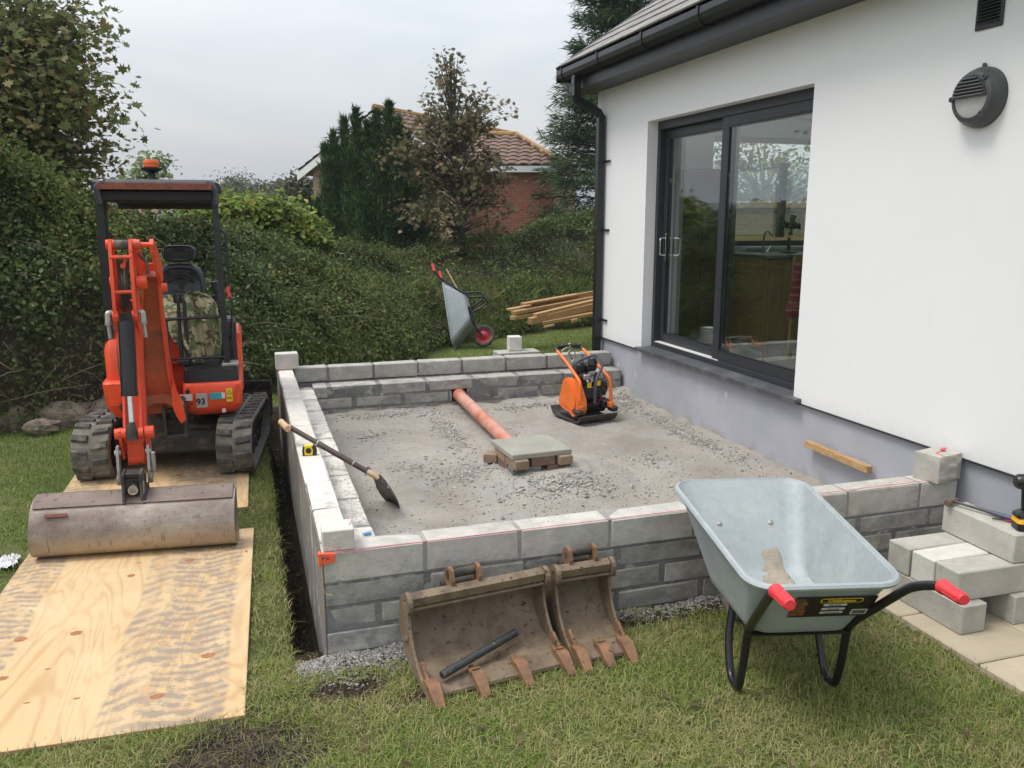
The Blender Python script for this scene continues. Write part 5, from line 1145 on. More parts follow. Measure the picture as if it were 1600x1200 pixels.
# printed sticker on the end panel: the panel leans, so build in its own frame
def trayend(x_, k): return Vector((x_, .20*k-.0016, .605-.295*k))
a_, b_ = trayend(0, .18), trayend(0, .64); EXs = Vector((1, 0, 0)); EYs = (a_-b_).normalized(); NZ = EXs.cross(EYs)
ctr = (a_+b_)/2+Vector((.058, 0, 0))+NZ*.0035*(1 if NZ.y < 0 else -1); out_ = NZ if NZ.y < 0 else -NZ
stk = obj('sticker', TB(MB().prism([(-.155, -.070), (.150, -.070), (.150, .070), (-.155, .070)], ctr, EXs, EYs, out_, .001)), M['label_black'], tray)
W3 = WM[BW.name].to_3x3()
def on_st(dx, dy, h_=.0012): return WM[BW.name] @ (ctr+EXs*dx+EYs*dy+out_*h_)
def st_rect(name, dx, dy, w, h, m_, hh=.0010, parent=stk, rad=None):
    r_ = rad if rad else min(w, h)*.1; return obj(name, TB(MB().prism(rrect(-w/2, w/2, -h/2, h/2, r_, 4), ctr+EXs*dx+EYs*dy+out_*hh, EXs, EYs, out_, .0008)), M[m_], parent)
st_rect('logo_oval', .020, .044, .162, .030, 'label_yellow', rad=.0145); st_rect('logo_field', .020, .044, .152, .022, 'label_black', .0016, rad=.0105)
text('Chillington', .024, on_st(.020, .0435, .0022), W3 @ EXs, W3 @ EYs, 'label_yellow', stk, bold=.0006)
for i, (dy, s_) in enumerate(((.014, 'GENERAL'), (-.014, 'DURABLE'), (-.040, 'TOUGH'))):
    st_rect('text_pill', .004, dy, .090, .014, 'label_white', rad=.0068)
    text(['Easy to use', 'Heavy duty', 'Puncture proof'][i], .010, on_st(.004, dy, .0018), W3 @ EXs, W3 @ EYs, 'ink', stk)
st_rect('barcode', .110, -.040, .062, .034, 'label_white'); bcm = MB()
for k in range(15): bcm.prism(rrect(-.0009-.0006*(k % 3 == 0), .0009+.0005*(k % 4 == 0), -.012, .012, .0002, 1), ctr+EXs*(.086+.0034*k)+EYs*(-.040)+out_*.0016, EXs, EYs, out_, .0006)
obj('bar', TB(bcm), M['ink'], stk)
ph = []
for k in range(7): ph.append((-.125+.02*math.sin(k*2.2), .03-.014*k))
obj('photo_print', TB(MB().prism([(-.155, -.06), (-.10, -.055), (-.098, -.02), (-.112, .0), (-.10, .03), (-.125, .062), (-.155, .062)], ctr+out_*.0010, EXs, EYs, out_, .0006)), M_simple('brown_photo_print', (.30, .12, .055), (.05, .02, .012), .5, scale=45, vec=(1, 3, 1)), stk)
# sand in the tray: it lies on the floor and runs up the handle-end panel
def tray_h(s_, x_):
    e = .30/.262           # the handle-end panel leans back
    zf = .312; zp = .605-.295*max(0, min(1, s_/.20))
    zb = .665-.355*max(0, min(1, (1.02-s_)/.30)); zs = .312+max(0, abs(x_)-.18)*3.6
    return max(zf, zp, zb, zs)
vs = []; fs = []; nn = 46
Wi_ = WM[BW.name].inverted(); sc_ = Wi_ @ onz(1238, 884, .37); sl_ = Wi_ @ onz(1182, 894, .37)
for j in range(nn+1):
    for i in range(nn+1):
        x_, s_ = -.24+.48*i/nn, .40+.52*j/nn; wob = .25*nz3(x_, s_, 3, 14)+.12*nz3(x_, s_, 5, 40)
        d = max(0, 1+wob-math.hypot((x_-.10)/.105, (s_-.67)/.175)); d2 = max(0, 1+wob-math.hypot((x_+.055)/.07, (s_-.60)/.06))
        d *= 1-smooth01(.125, .165, abs(x_)); hgt = .040*min(1, 1.7*d)+.026*min(1, 1.8*d2)+.012*nz3(x_, s_, 2, 30)*(d+d2 > .1)
        vs.append((x_, s_, tray_h(s_, x_)-.012+hgt))
fs = [(i+(nn+1)*j, i+1+(nn+1)*j, i+1+(nn+1)*(j+1), i+(nn+1)*(j+1)) for i in range(nn) for j in range(nn) if max(vs[q_][2]-tray_h(vs[q_][1], vs[q_][0]) for q_ in (i+(nn+1)*j, i+1+(nn+1)*j, i+1+(nn+1)*(j+1), i+(nn+1)*(j+1))) > -.006]
obj('sand', TB(MB().add(vs, fs)), M['sand'], smooth=True, tag=('small heap of damp sand left in the wheelbarrow tray', 'sand', None, None))
# second barrow, tipped up on its nose by the hedge
B2 = thing('wheelbarrow', 'galvanised wheelbarrow tipped upright on its front edge against the hedge, wheel facing right', 'wheelbarrow', (0, 0, 0))
def place_tipped():
    Yv = Vector((.12, -.35, -.93)).normalized(); Zv = Vector((-.90, .35, -.20)); Zv = (Zv-Yv*Zv.dot(Yv)).normalized(); Xv = Yv.cross(Zv)
    Mx = Matrix((Xv, Yv, Zv)).transposed().to_4x4(); nose = onz(712, 541, -.20)
    Mx.translation = nose-(Mx @ Vector((0, 1.02, .66))); return Mx
B2.matrix_world = place_tipped(); WM[B2.name] = place_tipped(); make_barrow(B2)
for k, (u0, v0, u1, v1, lab) in enumerate(((697, 420, 726, 472, 'long pale rake handle leaning behind the tipped-up wheelbarrow'), (687, 438, 704, 466, 'short dull stick standing behind the tipped-up wheelbarrow, left of the rake handle'))):
    A, B_ = ony(u0, v0, 14.0), ony(u1, v1, 13.85); B_ = B_+(B_-A)*(.3 if k == 0 else .1)
    o = sm('tool_handle', MB().tube([A, A.lerp(B_, .5), B_], .015 if k == 0 else .009, 8), M['pale_wood'] if k == 0 else M['handle_wood'], loc=tuple(B_), tag=(lab, 'tool handle'))

# ------------------------------------------------------------------ digging buckets
def bucket(label, px_, py_, W, nteeth, rz, xr=0.0):
    t = thing('digger_bucket', label, 'bucket', (px_, py_, 0), R(rz), 'spare digger buckets')
    to = lambda mb: mb.xf(WM[t.name] @ Matrix.Diagonal((1, .84, .93, 1)))
    # profile in (y,z): from the cutting lip back along the floor, up the curved back, to the top lip
    base = [(.045, .030), (.14, .036), (.24, .050), (.33, .085), (.395, .145), (.425, .22), (.41, .295), (.365, .345), (.315, .370)]
    pf = [(p.x, p.y) for p in smooth_path([(a_, b_, 0) for a_, b_ in base], 3)]; th = .010; inn = []
    for i, (a_, b_) in enumerate(pf):
        t_ = Vector((pf[min(i+1, len(pf)-1)][0]-pf[max(i-1, 0)][0], pf[min(i+1, len(pf)-1)][1]-pf[max(i-1, 0)][1])).normalized(); inn.append((a_-t_.y*th, b_+t_.x*th))
    x0, x1 = .012, W-.012
    shell = obj('shell', to(MB().prism(pf+inn[::-1], ((x0+x1)/2, 0, 0), (0, 1, 0), (0, 0, 1), (1, 0, 0), x1-x0)), M['bucket_steel'], t)
    side = [(.018, .012), (.10, .020), (.25, .035), (.345, .072), (.41, .135), (.440, .22), (.425, .305), (.375, .360), (.330, .385), (.300, .385), (.283, .365), (.296, .31), (.290, .25), (.262, .18), (.21, .115), (.14, .066), (.06, .040)]
    sd = [(p.x, p.y) for p in smooth_path([(a_, b_, 0) for a_, b_ in side+[side[0]]], 2)][:-1]
    for x_ in (.006, W-.006):
        s_ = obj('side_plate', to(MB().prism(sd, (x_, 0, 0), (0, 1, 0), (0, 0, 1), (1, 0, 0), .012)), M['bucket_steel'], t)
        o_ = -1 if x_ < .1 else 1
        obj('side_cutter', to(MB().prism([(-.01, .008), (.045, .012), (.155, .070), (.185, .105), (.150, .120), (.09, .085), (.03, .055)], (x_-o_*.013, 0, 0), (0, 1, 0), (0, 0, 1), (1, 0, 0), .013).box((x_-o_*.022, .115, .088), (.006, .018, .018), .003)), M['tooth'], s_)
    obj('top_beam', to(MB().prism([(.268, .335), (.262, .372), (.300, .392), (.345, .372), (.330, .335)], (W/2, 0, 0), (0, 1, 0), (0, 0, 1), (1, 0, 0), W-.03).prism([(.266, .312), (.262, .320), (.30, .332), (.31, .322)], (W/2, 0, 0), (0, 1, 0), (0, 0, 1), (1, 0, 0), W-.03)), M['bucket_steel'], t)
    curl = MB()
    for x_ in (.006, W-.006): curl.prism(arc(.292, .345, .050, 20, 250, 10)+arc(.300, .338, .024, 250, 20, 8), (x_-(.004 if x_ < .1 else -.004), 0, 0), (0, 1, 0), (0, 0, 1), (1, 0, 0), .020)
    parts('corner_gusset', to(curl), M['bucket_steel'], t)
    obj('lip', to(MB().prism([(-.004, .020), (.06, .026), (.13, .034), (.13, .048), (.06, .044), (.0, .034)], (W/2, 0, 0), (0, 1, 0), (0, 0, 1), (1, 0, 0), W-.03)), M['bucket_steel'], t)
    ears = MB(); c_ = W/2-.055*(W > .4)-.0
    for x_ in (c_-.062, c_+.062): ears.prism([(.290, .37), (.286, .41), (.305, .452), (.345, .462), (.38, .445), (.40, .40), (.405, .345), (.36, .365)], (x_, 0, 0), (0, 1, 0), (0, 0, 1), (1, 0, 0), .017)
    parts('hanger_ear', to(ears), M['tooth'], t)
    sm('pivot_pin', to(MB().cyl((c_-.072, .345, .425), (c_+.072, .345, .425), .021, 16).cyl((c_-.09, .385, .30+.06), (c_+.085, .385, .36), .02, 14)), M['dark_steel'], t)
    for k in range(nteeth):
        x_ = .028+(W-.056)*k/(nteeth-1); e = k in (0, nteeth-1)
        w0, w1 = .026, .019
        def q(y_, z_, w, h_): return [(x_-w, y_, z_-h_), (x_+w, y_, z_-h_), (x_+w, y_, z_+h_), (x_-w, y_, z_+h_)]
        tt = MB().loft([q(.105, .056, .020, .006), q(.08, .060, w0, .015), q(.02, .052, w0, .022), q(-.02, .034, w0-.002, .019), q(-.065, .016, w1+.001, .009), q(-.078, .010, w1, .005)])
        tt.box((x_, .115, .058), (.022, .035, .016), .004)
        if k % 2: tt.box((x_, .06, .080), (.036, .012, .01), .003)
        sm('tooth', to(tt), M['tooth'], t)
    if W > .4: obj('weld_lug', to(MB().box((-.006, .315, .165), (.014, .06, .022), .004, rot=Euler((R(-25), 0, 0)))), M['bucket_steel'], t)
    return t
bucket('wide rusty digger bucket with four teeth leaning on the block wall, black bar inside', .600, 2.972, .642, 4, 7.5)
bucket('narrow rusty digger bucket with three teeth, right of the wide bucket against the wall', 1.262, 3.050, .275, 3, 2)
A_, B_ = Vector((.668, 3.035, .078)), Vector((1.045, 3.225, .112))
sm('steel_bar', MB().tube([A_, A_+(B_-A_)*.01, B_], [.0155, .0175, .0175], 14), M_simple('dark_green_black_bar', (.035, .042, .040), (.02, .024, .024), .5, scale=25, spots=(.15, .12, .09), spot_scale=60), loc=tuple(A_), tag=('dark round steel bar lying diagonally inside the wide bucket', 'bar'))

# ------------------------------------------------------------------ plate compactor
pc_ = thing('plate_compactor', 'orange and black plate compactor standing on the gravel by the house wall', 'compactor', (2.93, 7.02, .068), R(10))
tc_ = lambda mb: mb.xf(WM[pc_.name])
pr = [(-.27, .075), (-.245, .035), (-.215, .008), (-.18, 0), (.18, 0), (.215, .008), (.245, .035), (.27, .075), (.262, .078), (.235, .045), (.205, .022), (.18, .014), (-.18, .014), (-.205, .022), (-.235, .045), (-.262, .078)]
obj('base_plate', tc_(MB().prism(pr, (0, 0, 0), (0, 1, 0), (0, 0, 1), (1, 0, 0), .40).box((0, 0, .03), (.30, .34, .03), .006)), M['plate_iron'], pc_)
obj('exciter', tc_(MB().cyl((-.15, -.05, .11), (.17, -.05, .11), .062, 20).box((0, .03, .13), (.30, .30, .045), .01).box((.15, -.10, .14), (.09, .12, .09), .02)), M['engine_black'], pc_)
cv = [(-.17, .045), (-.20, .10), (-.195, .17), (-.15, .25), (-.09, .33), (-.05, .355), (.02, .355), (.06, .33), (.085, .25), (.12, .17), (.13, .11), (.09, .075), (.02, .06), (-.06, .05), (-.11, .02)]
sm('belt_cover', tc_(MB().prism([(a_, b_+.03) for a_, b_ in cv], (-.155, -.02, 0), (0, 1, 0), (0, 0, 1), (1, 0, 0), .095).prism([(a_*.78-.01, .22+(b_-.2)*.78+.03) for a_, b_ in cv], (-.208, -.02, 0), (0, 1, 0), (0, 0, 1), (1, 0, 0), .014)), M['comp_orange'], pc_)
en = MB().box((.01, .0, .24), (.24, .25, .14), .03).box((.02, .0, .36), (.19, .19, .13), .03).cyl((.13, -.01, .27), (.185, -.01, .27), .085, 22).lathe([(.055, 0), (.06, .02), (.06, .075), (.045, .095), (0, .10)], (-.03, .04, .415), 'Z', 20).box((.08, .03, .46), (.11, .10, .08), .02).lathe([(.05, 0), (.035, .05), (.03, .055)], (.06, -.04, .50), 'Z', 16)
obj('engine', tc_(en), M['engine_black'], pc_)
obj('carburettor', tc_(MB().box((-.045, -.115, .40), (.07, .03, .05), .008).cyl((-.03, -.13, .435), (.02, -.13, .435), .016, 10).cyl((-.05, -.13, .37), (-.02, -.10, .32), .012, 8).box((.0, -.125, .375), (.03, .02, .05), .004)), M['alu'], pc_)
sm('starter', tc_(MB().lathe([(.075, 0), (.072, .02), (.05, .03), (0, .032)], (.187, -.01, .27), 'X', 22)), M['dark_red'], pc_)
sm('pull_cord', tc_(MB().tube(smooth_path([(.10, -.14, .30), (.13, -.17, .26), (.09, -.17, .20), (.03, -.17, .19)]), .004, 6).tube(smooth_path([(.12, -.13, .22), (.05, -.16, .16), (-.02, -.16, .18)]), .004, 6)), M['dark_red'], pc_)
for sx in (-1, 1):
    sm('handle_tube', tc_(MB().tube(fillet([(sx*.165, -.20, .155), (sx*.160, -.19, .375), (sx*.145, .06, .505), (sx*.140, .27, .60)], .05, 5), .0155, 12).box((sx*.165, -.20, .14), (.05, .06, .05), .008)), M['comp_orange'], pc_)
    obj('rubber_foot', tc_(MB().box((sx*.185, -.20, .105), (.07, .10, .05), .014)), M['engine_black'], pc_)
sm('handle_bar', tc_(MB().tube(fillet([(-.140, .255, .59), (-.135, .29, .615), (0, .295, .62), (.135, .29, .615), (.140, .255, .59)], .03), .0195, 12)), M['black_plastic'], pc_)
sm('roll_frame', tc_(MB().tube(fillet([(-.02, -.215, .17), (-.02, -.215, .37), (.075, -.20, .52), (.06, -.10, .60), (-.13, -.06, .54), (-.13, -.03, .30)], .05, 5), .0125, 10)), M['gunmetal'], pc_)
sm('hose_coil', tc_(MB().tube([(-.03+.075*math.cos(R(a_)), .24-.01*math.cos(R(a_)), .545+.075*math.sin(R(a_))) for a_ in range(0, 361, 20)], .006, 6).tube(smooth_path([(0, .27, .65), (.02, .28, .60), (.0, .27, .56), (.03, .26, .5)]), .012, 6)), M['zinc'], pc_)
obj('warning_label', tc_(MB().box((-.02, -.107, .345), (.001, .001, .001)).box((-.045+.02, -.1275, .325), (.045, .004, .05), .001).box((.065, -.1275, .335), (.065, .004, .045), .001)), M['label_yellow'], pc_)

# ------------------------------------------------------------------ shovel, tape measure, line block, string
sh = thing('shovel', 'worn shovel with a dark shaft and pale T grip leaning on the left block wall', 'shovel', (.78, 4.98, .05))
A0 = onz(452, 667, .605); tip = onz(608, 788, .035)
B0 = onz(583, 742, .33)
Dd = (B0-A0).normalized()
sm('shaft', MB().tube([A0, A0.lerp(B0, .33), A0.lerp(B0, .34), A0.lerp(B0, .75), B0], [.0165, .0165, .0185, .018, .0165], 14), M['handle_wood'], sh)
g0, g1 = onz(439, 659, .622), onz(450, 670, .602)
sm('shaft_band', MB().tube([A0.lerp(B0, .335), A0.lerp(B0, .35)], .0195, 14).tube([A0.lerp(B0, .76), A0.lerp(B0, .775)], .0195, 14), M['zinc'], sh)
sm('grip', MB().tube([g0, g1], [.020, .021], 14).tube([g1, A0], .017, 12), M['pale_wood'], sh)
E1 = B0+Dd*.035; E1.z -= .008
sm('socket', MB().tube([B0-Dd*.04, B0+Dd*.02, E1], [.018, .017, .014], 12), M['pale_wood'], sh)
# blade: seen nearly edge-on, dished
up_ = (tip-E1).normalized(); sd_ = Vector((-.42, .88, .22)).normalized(); sd_ = (sd_-up_*sd_.dot(up_)).normalized(); nn_ = up_.cross(sd_).normalized(); Lb = (tip-E1).length
rings = []
for j in range(12):
    v = j/11; w = .115*min(1, 1.5*(v+.22))*(1 if v < .72 else math.sqrt(max(.02, 1-((v-.72)/.29)**2)))
    row = []
    for side in (1, -1):
        for i in range(9) if side > 0 else range(8, -1, -1):
            u_ = -1+2*i/8; row.append(E1+up_*(v*Lb)+sd_*(u_*w)+nn_*(.030*(1-u_*u_)*(1-.4*v)+.018*math.sin(v*PI)+side*.0013))
    rings.append(row)
sm('blade', MB().loft(rings), M['steel_worn'], sh)
parts('tread', MB().tube([E1+sd_*.08+nn_*.01, E1+sd_*.10-nn_*.0+Vector((0, 0, .012))], .009, 8).tube([E1-sd_*.08+nn_*.01, E1-sd_*.10], .009, 8), M['steel_worn'], sh)
tp = thing('tape_measure', 'yellow and black tape measure standing on top of the left block wall', 'tape measure', (.312, 5.005, .492), R(-8))
tt = lambda mb: mb.xf(WM[tp.name])
body = [(a_, b_) for a_, b_ in rrect(-.034, .032, 0, .058, .016, 4)]
sm('case', tt(MB().prism(body, (0, 0, 0), (1, 0, 0), (0, 0, 1), (0, 1, 0), .036)), M['yellow'], tp)
obj('side_disc', tt(MB().lathe([(.017, -.019), (.017, -.021), (0, -.021)], (.0, 0, .028), 'Y', 20)), M['black_plastic'], tp)
sm('rubber_guard', tt(MB().prism([(.022, -.001), (.046, 0), (.048, .02), (.040, .046), (.028, .059), (.020, .050), (.026, .03)], (0, 0, 0), (1, 0, 0), (0, 0, 1), (0, 1, 0), .040).prism([(-.036, 0), (-.024, -.001), (-.026, .03), (-.022, .052), (-.032, .055), (-.037, .03)], (0, 0, 0), (1, 0, 0), (0, 0, 1), (0, 1, 0), .040)), M['black_plastic'], tp)
lbk = thing('line_block', 'orange plastic line block clipped on the near left corner of the front wall', 'line block', (.262, 3.43, .44))
P0, P1 = ony(497, 858, 3.43), ony(523, 866, 3.43)
mb = MB().box((P0.x+.004, 3.43, .472), (.012, .03, .060), .002)
for z_, z2 in ((.492, .486), (.456, .466)): mb.loft([[(P0.x+.008, 3.42, z_-.006), (P0.x+.008, 3.44, z_-.006), (P0.x+.008, 3.44, z_+.006), (P0.x+.008, 3.42, z_+.006)], [(P1.x, 3.42, z2-.008), (P1.x, 3.44, z2-.008), (P1.x, 3.44, z2+.006), (P1.x, 3.42, z2+.006)]])
mb.box((P1.x-.012, 3.43, .476), (.022, .022, .030), .002).tube([(P0.x+.01, 3.43, .458), (P0.x+.05, 3.43, .484)], .004, 6)
obj('line_block_body', mb, M['hot_orange'], lbk)
sm('loose_string', MB().tube(smooth_path([(P0.x+.010, 3.425, .445), (P0.x+.012, 3.435, .36), (P0.x+.022, 3.44, .31), (P0.x+.05, 3.438, .298)]), .0022, 5), M['pale_wood'], lbk)
S0, S1 = Vector((P1.x, 3.438, .492)), Vector((3.50, 3.440, .505))
sm('builders_line', MB().tube([S0, S0.lerp(S1, .5), S1], .0016, 5).tube([(P1.x, 3.438, .492), (.31, 3.44, .497), (.375, 3.50, .591), (.392, 3.55, .59)], .0014, 5).tube([S1, (3.505, 3.405, .56), (3.500, 3.408, .642), (3.505, 3.47, .644), (3.58, 3.50, .644)], .0018, 5), M['pink'], loc=tuple(S0), tag=('pink string line stretched along the top edge of the front wall', 'string line'))
sm('string_knot', MB().lathe([(.0, -.008), (.012, -.004), (.014, .003), (.007, .010), (0, .012)], (3.575, 3.495, .650), 'Z', 10).tube([(3.575, 3.495, .652), (3.60, 3.50, .655)], .005, 5), M['pink'], loc=(3.575, 3.495, .64), tag=('knot of pink line on top of the split-faced block', 'knot'))
q_ = onz(577, 834, .345); obj('plastic_scrap', MB().box((q_.x-.01, q_.y, .349), (.04, .022, .006), .002, rot=.2), M['blue'], loc=(q_.x-.01, q_.y, .345), tag=('scrap of blue plastic on the inner ledge near the front corner', 'scrap'))
obj('timber_batten', MB().box((3.637, 4.41, .355), (.044, .62, .044), .002, rot=Euler((R(.8), 0, 0))), M['batten'], loc=(3.637, 4.41, .33), tag=('short sawn timber batten fixed along the grey plinth of the house', 'batten'))

# ------------------------------------------------------------------ drain pipe and chamber
sm('drain_pipe', MB().tube([(1.935, 8.12, .195), (1.925, 6.9, .165), (1.905, 5.45, .135)], .055, 28), M['clay_pipe'], loc=(1.92, 6.8, .1), tag=('orange drain pipe running from a hole in the far wall to the brick chamber', 'pipe'))
sm('pipe_socket', MB().lathe([(.056, -.02), (.062, -.018), (.063, .03), (.056, .032)], (1.933, 7.74, .187), (Vector((1, 0, 0)), Vector((0, .0, 1)), Vector((0, 1, 0))), 28), M['clay_pipe'], loc=(1.933, 7.74, .13), tag=('collar around the orange drain pipe where it leaves the far wall', 'pipe collar'))
ch = [( 'slab', 0)]
obj('paving_slab', MB().box((1.882, 5.478, .281), (.448, .435, .038), .004, rot=R(3.4), jit=.001), M['slab'], loc=(1.882, 5.478, .262), tag=('grey square paving slab laid as a lid on loose bricks', 'slab'))
def brick(label, x_, y_, z_, rz, m_, L_=.205): obj('brick', MB().box((x_, y_, z_+.0325), (L_, .10, .063), .004, rot=R(rz), jit=.0012), M[m_], loc=(x_, y_, z_), tag=(label, 'brick', 'loose bricks around the drain chamber'))
c_, s_ = math.cos(R(3.4)), math.sin(R(3.4))
def rel(a_, b_): return 1.882+a_*c_-b_*s_, 5.478+a_*s_+b_*c_
lay1 = .135; lay2z = .199
for lab, a_, b_, z_, rz, m_, L_ in [
    ('blue-grey brick lowest at the near left corner under the slab', -.115, -.170, lay1, 3.4, 'brick_grey', .215), ('dark brown brick lowest at the near right corner under the slab', .13, -.165, lay1, 3.4, 'brick_brown', .175),
    ('short end of buff brick upper course, near left corner under the slab', -.165, -.160, lay2z, 93.4, 'brick_buff', .205), ('brown-faced brick in the upper course, middle of the near side under the slab', .01, -.165, lay2z, 3.4, 'brick_brown', .175), ('pale buff brick in the upper course, near right corner under the slab', .165, -.150, lay2z, 95, 'brick_buff', .205),
    ('buff brick in the upper course, middle of the left side under the slab', -.165, .06, lay2z, 93.4, 'brick_buff', .20), ('brown brick lowest at the back of the left side under the slab', -.165, .02, lay1, 93.4, 'brick_brown', .215), ('short brick jutting out on the left side under the slab', -.235, .165, lay1+.02, 60, 'brick_buff', .11),
    ('brick in the hidden right side of the chamber, lower course', .17, .06, lay1, 93.4, 'brick_brown', .21), ('brick in the hidden right side of the chamber, upper course', .168, .075, lay2z, 93.4, 'brick_buff', .19), ('brick in the far side of the chamber, right of the pipe', .12, .17, lay2z-.0, 3.4, 'brick_buff', .10)]:
    x_, y_ = rel(a_, b_); brick(lab, x_, y_, z_, rz, m_, L_)

# ------------------------------------------------------------------ timber stack at the back
tb = 0
for (u0, v0, u1, v1, Yn, Yf, th, wd, lab) in [
    (828, 502, 928, 478, 12.2, 12.75, .10, .10, 'thick square timber lowest at the front of the stack'), (845, 505, 926, 490, 12.25, 12.6, .05, .12, 'flat board under the front of the timber stack'),
    (802, 489, 925, 466, 12.5, 13.1, .055, .12, 'long board jutting out left in the middle of the timber stack'), (794, 484, 926, 460, 12.7, 13.3, .03, .14, 'thin board jutting furthest left near the top of the timber stack'),
    (817, 475, 902, 460, 12.65, 13.1, .03, .12, 'short thin board topmost on the timber stack'), (836, 494, 926, 472, 12.25, 12.8, .08, .10, 'square timber on the front of the stack, its sawn end showing'),
    (800, 497, 860, 487, 12.45, 12.8, .06, .12, 'short offcut low on the left of the timber stack'), (830, 478, 927, 460, 12.8, 13.2, .12, .06, 'board on edge behind the others in the timber stack'), (850, 511, 866, 508, 12.0, 12.0, .03, .05, 'small offcut propping the timber stack at its left'), (893, 502, 902, 500, 11.9, 11.9, .05, .04, 'small offcut propping the timber stack at its right')]:
    A, B_ = ony(u0, v0, Yn), ony(u1, v1, Yf); B_ = A+(B_-A).normalized()*max((B_-A).length, .05)*(1.12 if u1 > 920 else 1); d = B_-A; rz = math.atan2(d.y, d.x); ry = -math.asin(max(-1, min(1, d.z/d.length)))*1.0
    mid = (A+B_)/2
    mb = MB().box((0, 0, 0), (d.length, wd, th), .003)
    mb.xf(Matrix.Translation(mid) @ Matrix.Rotation(rz, 4, 'Z') @ Matrix.Rotation(ry, 4, 'Y'))
    obj('timber_board', mb, M['timber'], loc=tuple(mid), tag=(lab, 'timber', 'timber stacked behind the house corner'))

# ------------------------------------------------------------------ hammer, drill, screwdriver on the block stack
ZT = .456
hm = thing('hammer', 'old rusty hammer lying along the topmost block of the stack', 'hammer', (3.37, 3.20, ZT))
h0, h1 = onz(1489, 783, ZT+.02), onz(1566, 806, ZT+.016); hd = (h1-h0).normalized(); hs_ = Vector((-hd.y, hd.x, 0))
sm('shaft', MB().tube([h0, h0.lerp(h1, .5), h1], [.0065, .008, .010], 10), M['steel_worn'], hm)
sm('head', MB().tube([h0-hs_*.058+Vector((0, 0, .0)), h0-hs_*.05, h0-hs_*.028, h0-hs_*.018, h0+hs_*.018, h0+hs_*.030, h0+hs_*.052], [.016, .019, .018, .013, .015, .013, .006], 12), M_simple('rusty_brown_iron', (.17, .115, .08), (.09, .06, .045), .7, scale=40, bmp=.3), hm)
sm('grip', MB().tube([h0.lerp(h1, .72), h1, h1+hd*.08], [.010, .0135, .012], 12), M['gunmetal'], hm)
sdv = thing('screwdriver', 'slim red-tipped screwdriver bit on the topmost block, in front of the hammer shaft', 'screwdriver', (3.39, 2.93, ZT))
s0, s1 = onz(1550, 810, ZT+.006), onz(1570, 813, ZT+.006); sm('blade', MB().tube([s0, s1], .0035, 8), M['ink'], sdv); sm('grip', MB().tube([s1, s1+(s1-s0)*.7], .005, 8), M['red_rim'], sdv)
dr = thing('cordless_drill', 'black and yellow cordless drill standing on its battery on the topmost block', 'drill', (3.43, 2.83, ZT), R(-25))
td = lambda mb: mb.xf(WM[dr.name] @ Matrix.Diagonal((1.18, 1.18, 1.18, 1)))
sm('battery', td(MB().loft([lay(-.040, .062, -.036, .036, .012, .0), lay(-.042, .064, -.038, .038, .014, .022), lay(-.042, .064, -.038, .038, .014, .030)])), M['black_plastic'], dr)
sm('battery_housing', td(MB().loft([lay(-.043, .064, -.038, .038, .014, .030), lay(-.040, .062, -.036, .036, .014, .046), lay(-.028, .050, -.030, .030, .012, .056)])), M['battery_yellow'], dr)
sm('foot', td(MB().loft([lay(-.043, .058, -.036, .036, .014, .052), lay(-.043, .056, -.034, .034, .014, .064), lay(-.022, .032, -.022, .022, .012, .078)])), M['black_plastic'], dr)
sm('handle', td(MB().loft([[(x_, y_, z_+0*x_) for x_, y_, z_ in lay(-.020+o_, .026+o_, -.017, .017, .012, z_)] for z_, o_ in ((.074, 0), (.11, -.003), (.15, -.006), (.175, -.010))])), M['black_plastic'], dr)
sm('motor_body', td(MB().lathe([(0, -.058), (.022, -.056), (.030, -.045), (.031, .03), (.027, .06), (.022, .085)], (0, 0, .195), 'X', 22)), M['black_plastic'], dr)
sm('gear_case', td(MB().lathe([(.0315, -.02), (.032, -.015), (.032, .012), (.0315, .02)], (0, 0, .195), 'X', 22)), M['battery_yellow'], dr)
sm('chuck', td(MB().lathe([(.020, .085), (.021, .09), (.021, .12), (.012, .135), (.004, .14), (0, .14)], (0, 0, .195), 'X', 18)), M['engine_black'], dr)
lbm = MB()
for k, (a_, b_, w_, h_) in enumerate(((0, .011, .034, .0022), (0, -.011, .034, .0022), (-.017, 0, .0022, .024), (.017, 0, .0022, .024))): lbm.box((-.018+a_, -.0325, .196+b_), (w_, .002, h_))
for a_, b_, w_, h_ in ((.0, .003, .02, .004), (.0, -.004, .022, .003)): lbm.box((-.018+a_, -.0325, .196+b_), (w_, .002, h_))
lbm.tube([(.026, -.020, .165), (.016, -.021, .15), (.013, -.021, .12)], .0018, 5).tube([(-.02, -.019, .125), (.01, -.021, .118)], .0018, 5).tube([(-.02, -.019, .105), (.01, -.021, .10)], .0018, 5)
obj('yellow_trim', td(lbm), M['battery_yellow'], dr)
# ------------------------------------------------------------------ leaves
TPL = {
 'oval': (np.array([(-.5, 0, 0), (-.15, .26, .05), (.25, .22, .05), (.5, 0, 0), (.25, -.22, .05), (-.15, -.26, .05)]), np.array([(0, 1, 2, 3), (0, 3, 4, 5)])),
 'maple': (np.array([(-.12, 0, 0), (-.42, .16, .03), (-.12, .17, 0), (-.10, .50, .05), (.12, .30, .0), (.36, .38, .06), (.32, .17, 0), (.58, 0, -.03), (.32, -.17, 0), (.36, -.38, .06), (.12, -.30, 0), (-.10, -.50, .05), (-.12, -.17, 0), (-.42, -.16, .03)]),
           np.array([(0, 2, 3, 4), (0, 4, 5, 6), (0, 6, 7, 8), (0, 8, 9, 10), (0, 10, 11, 12), (0, 1, 2, 2), (0, 12, 13, 13)])),
 'spray': (np.array([(0, -.035, 0), (.5, -.06, .05), (1, 0, -.08), (.5, .06, .05)]), np.array([(0, 1, 2, 3)])),
}
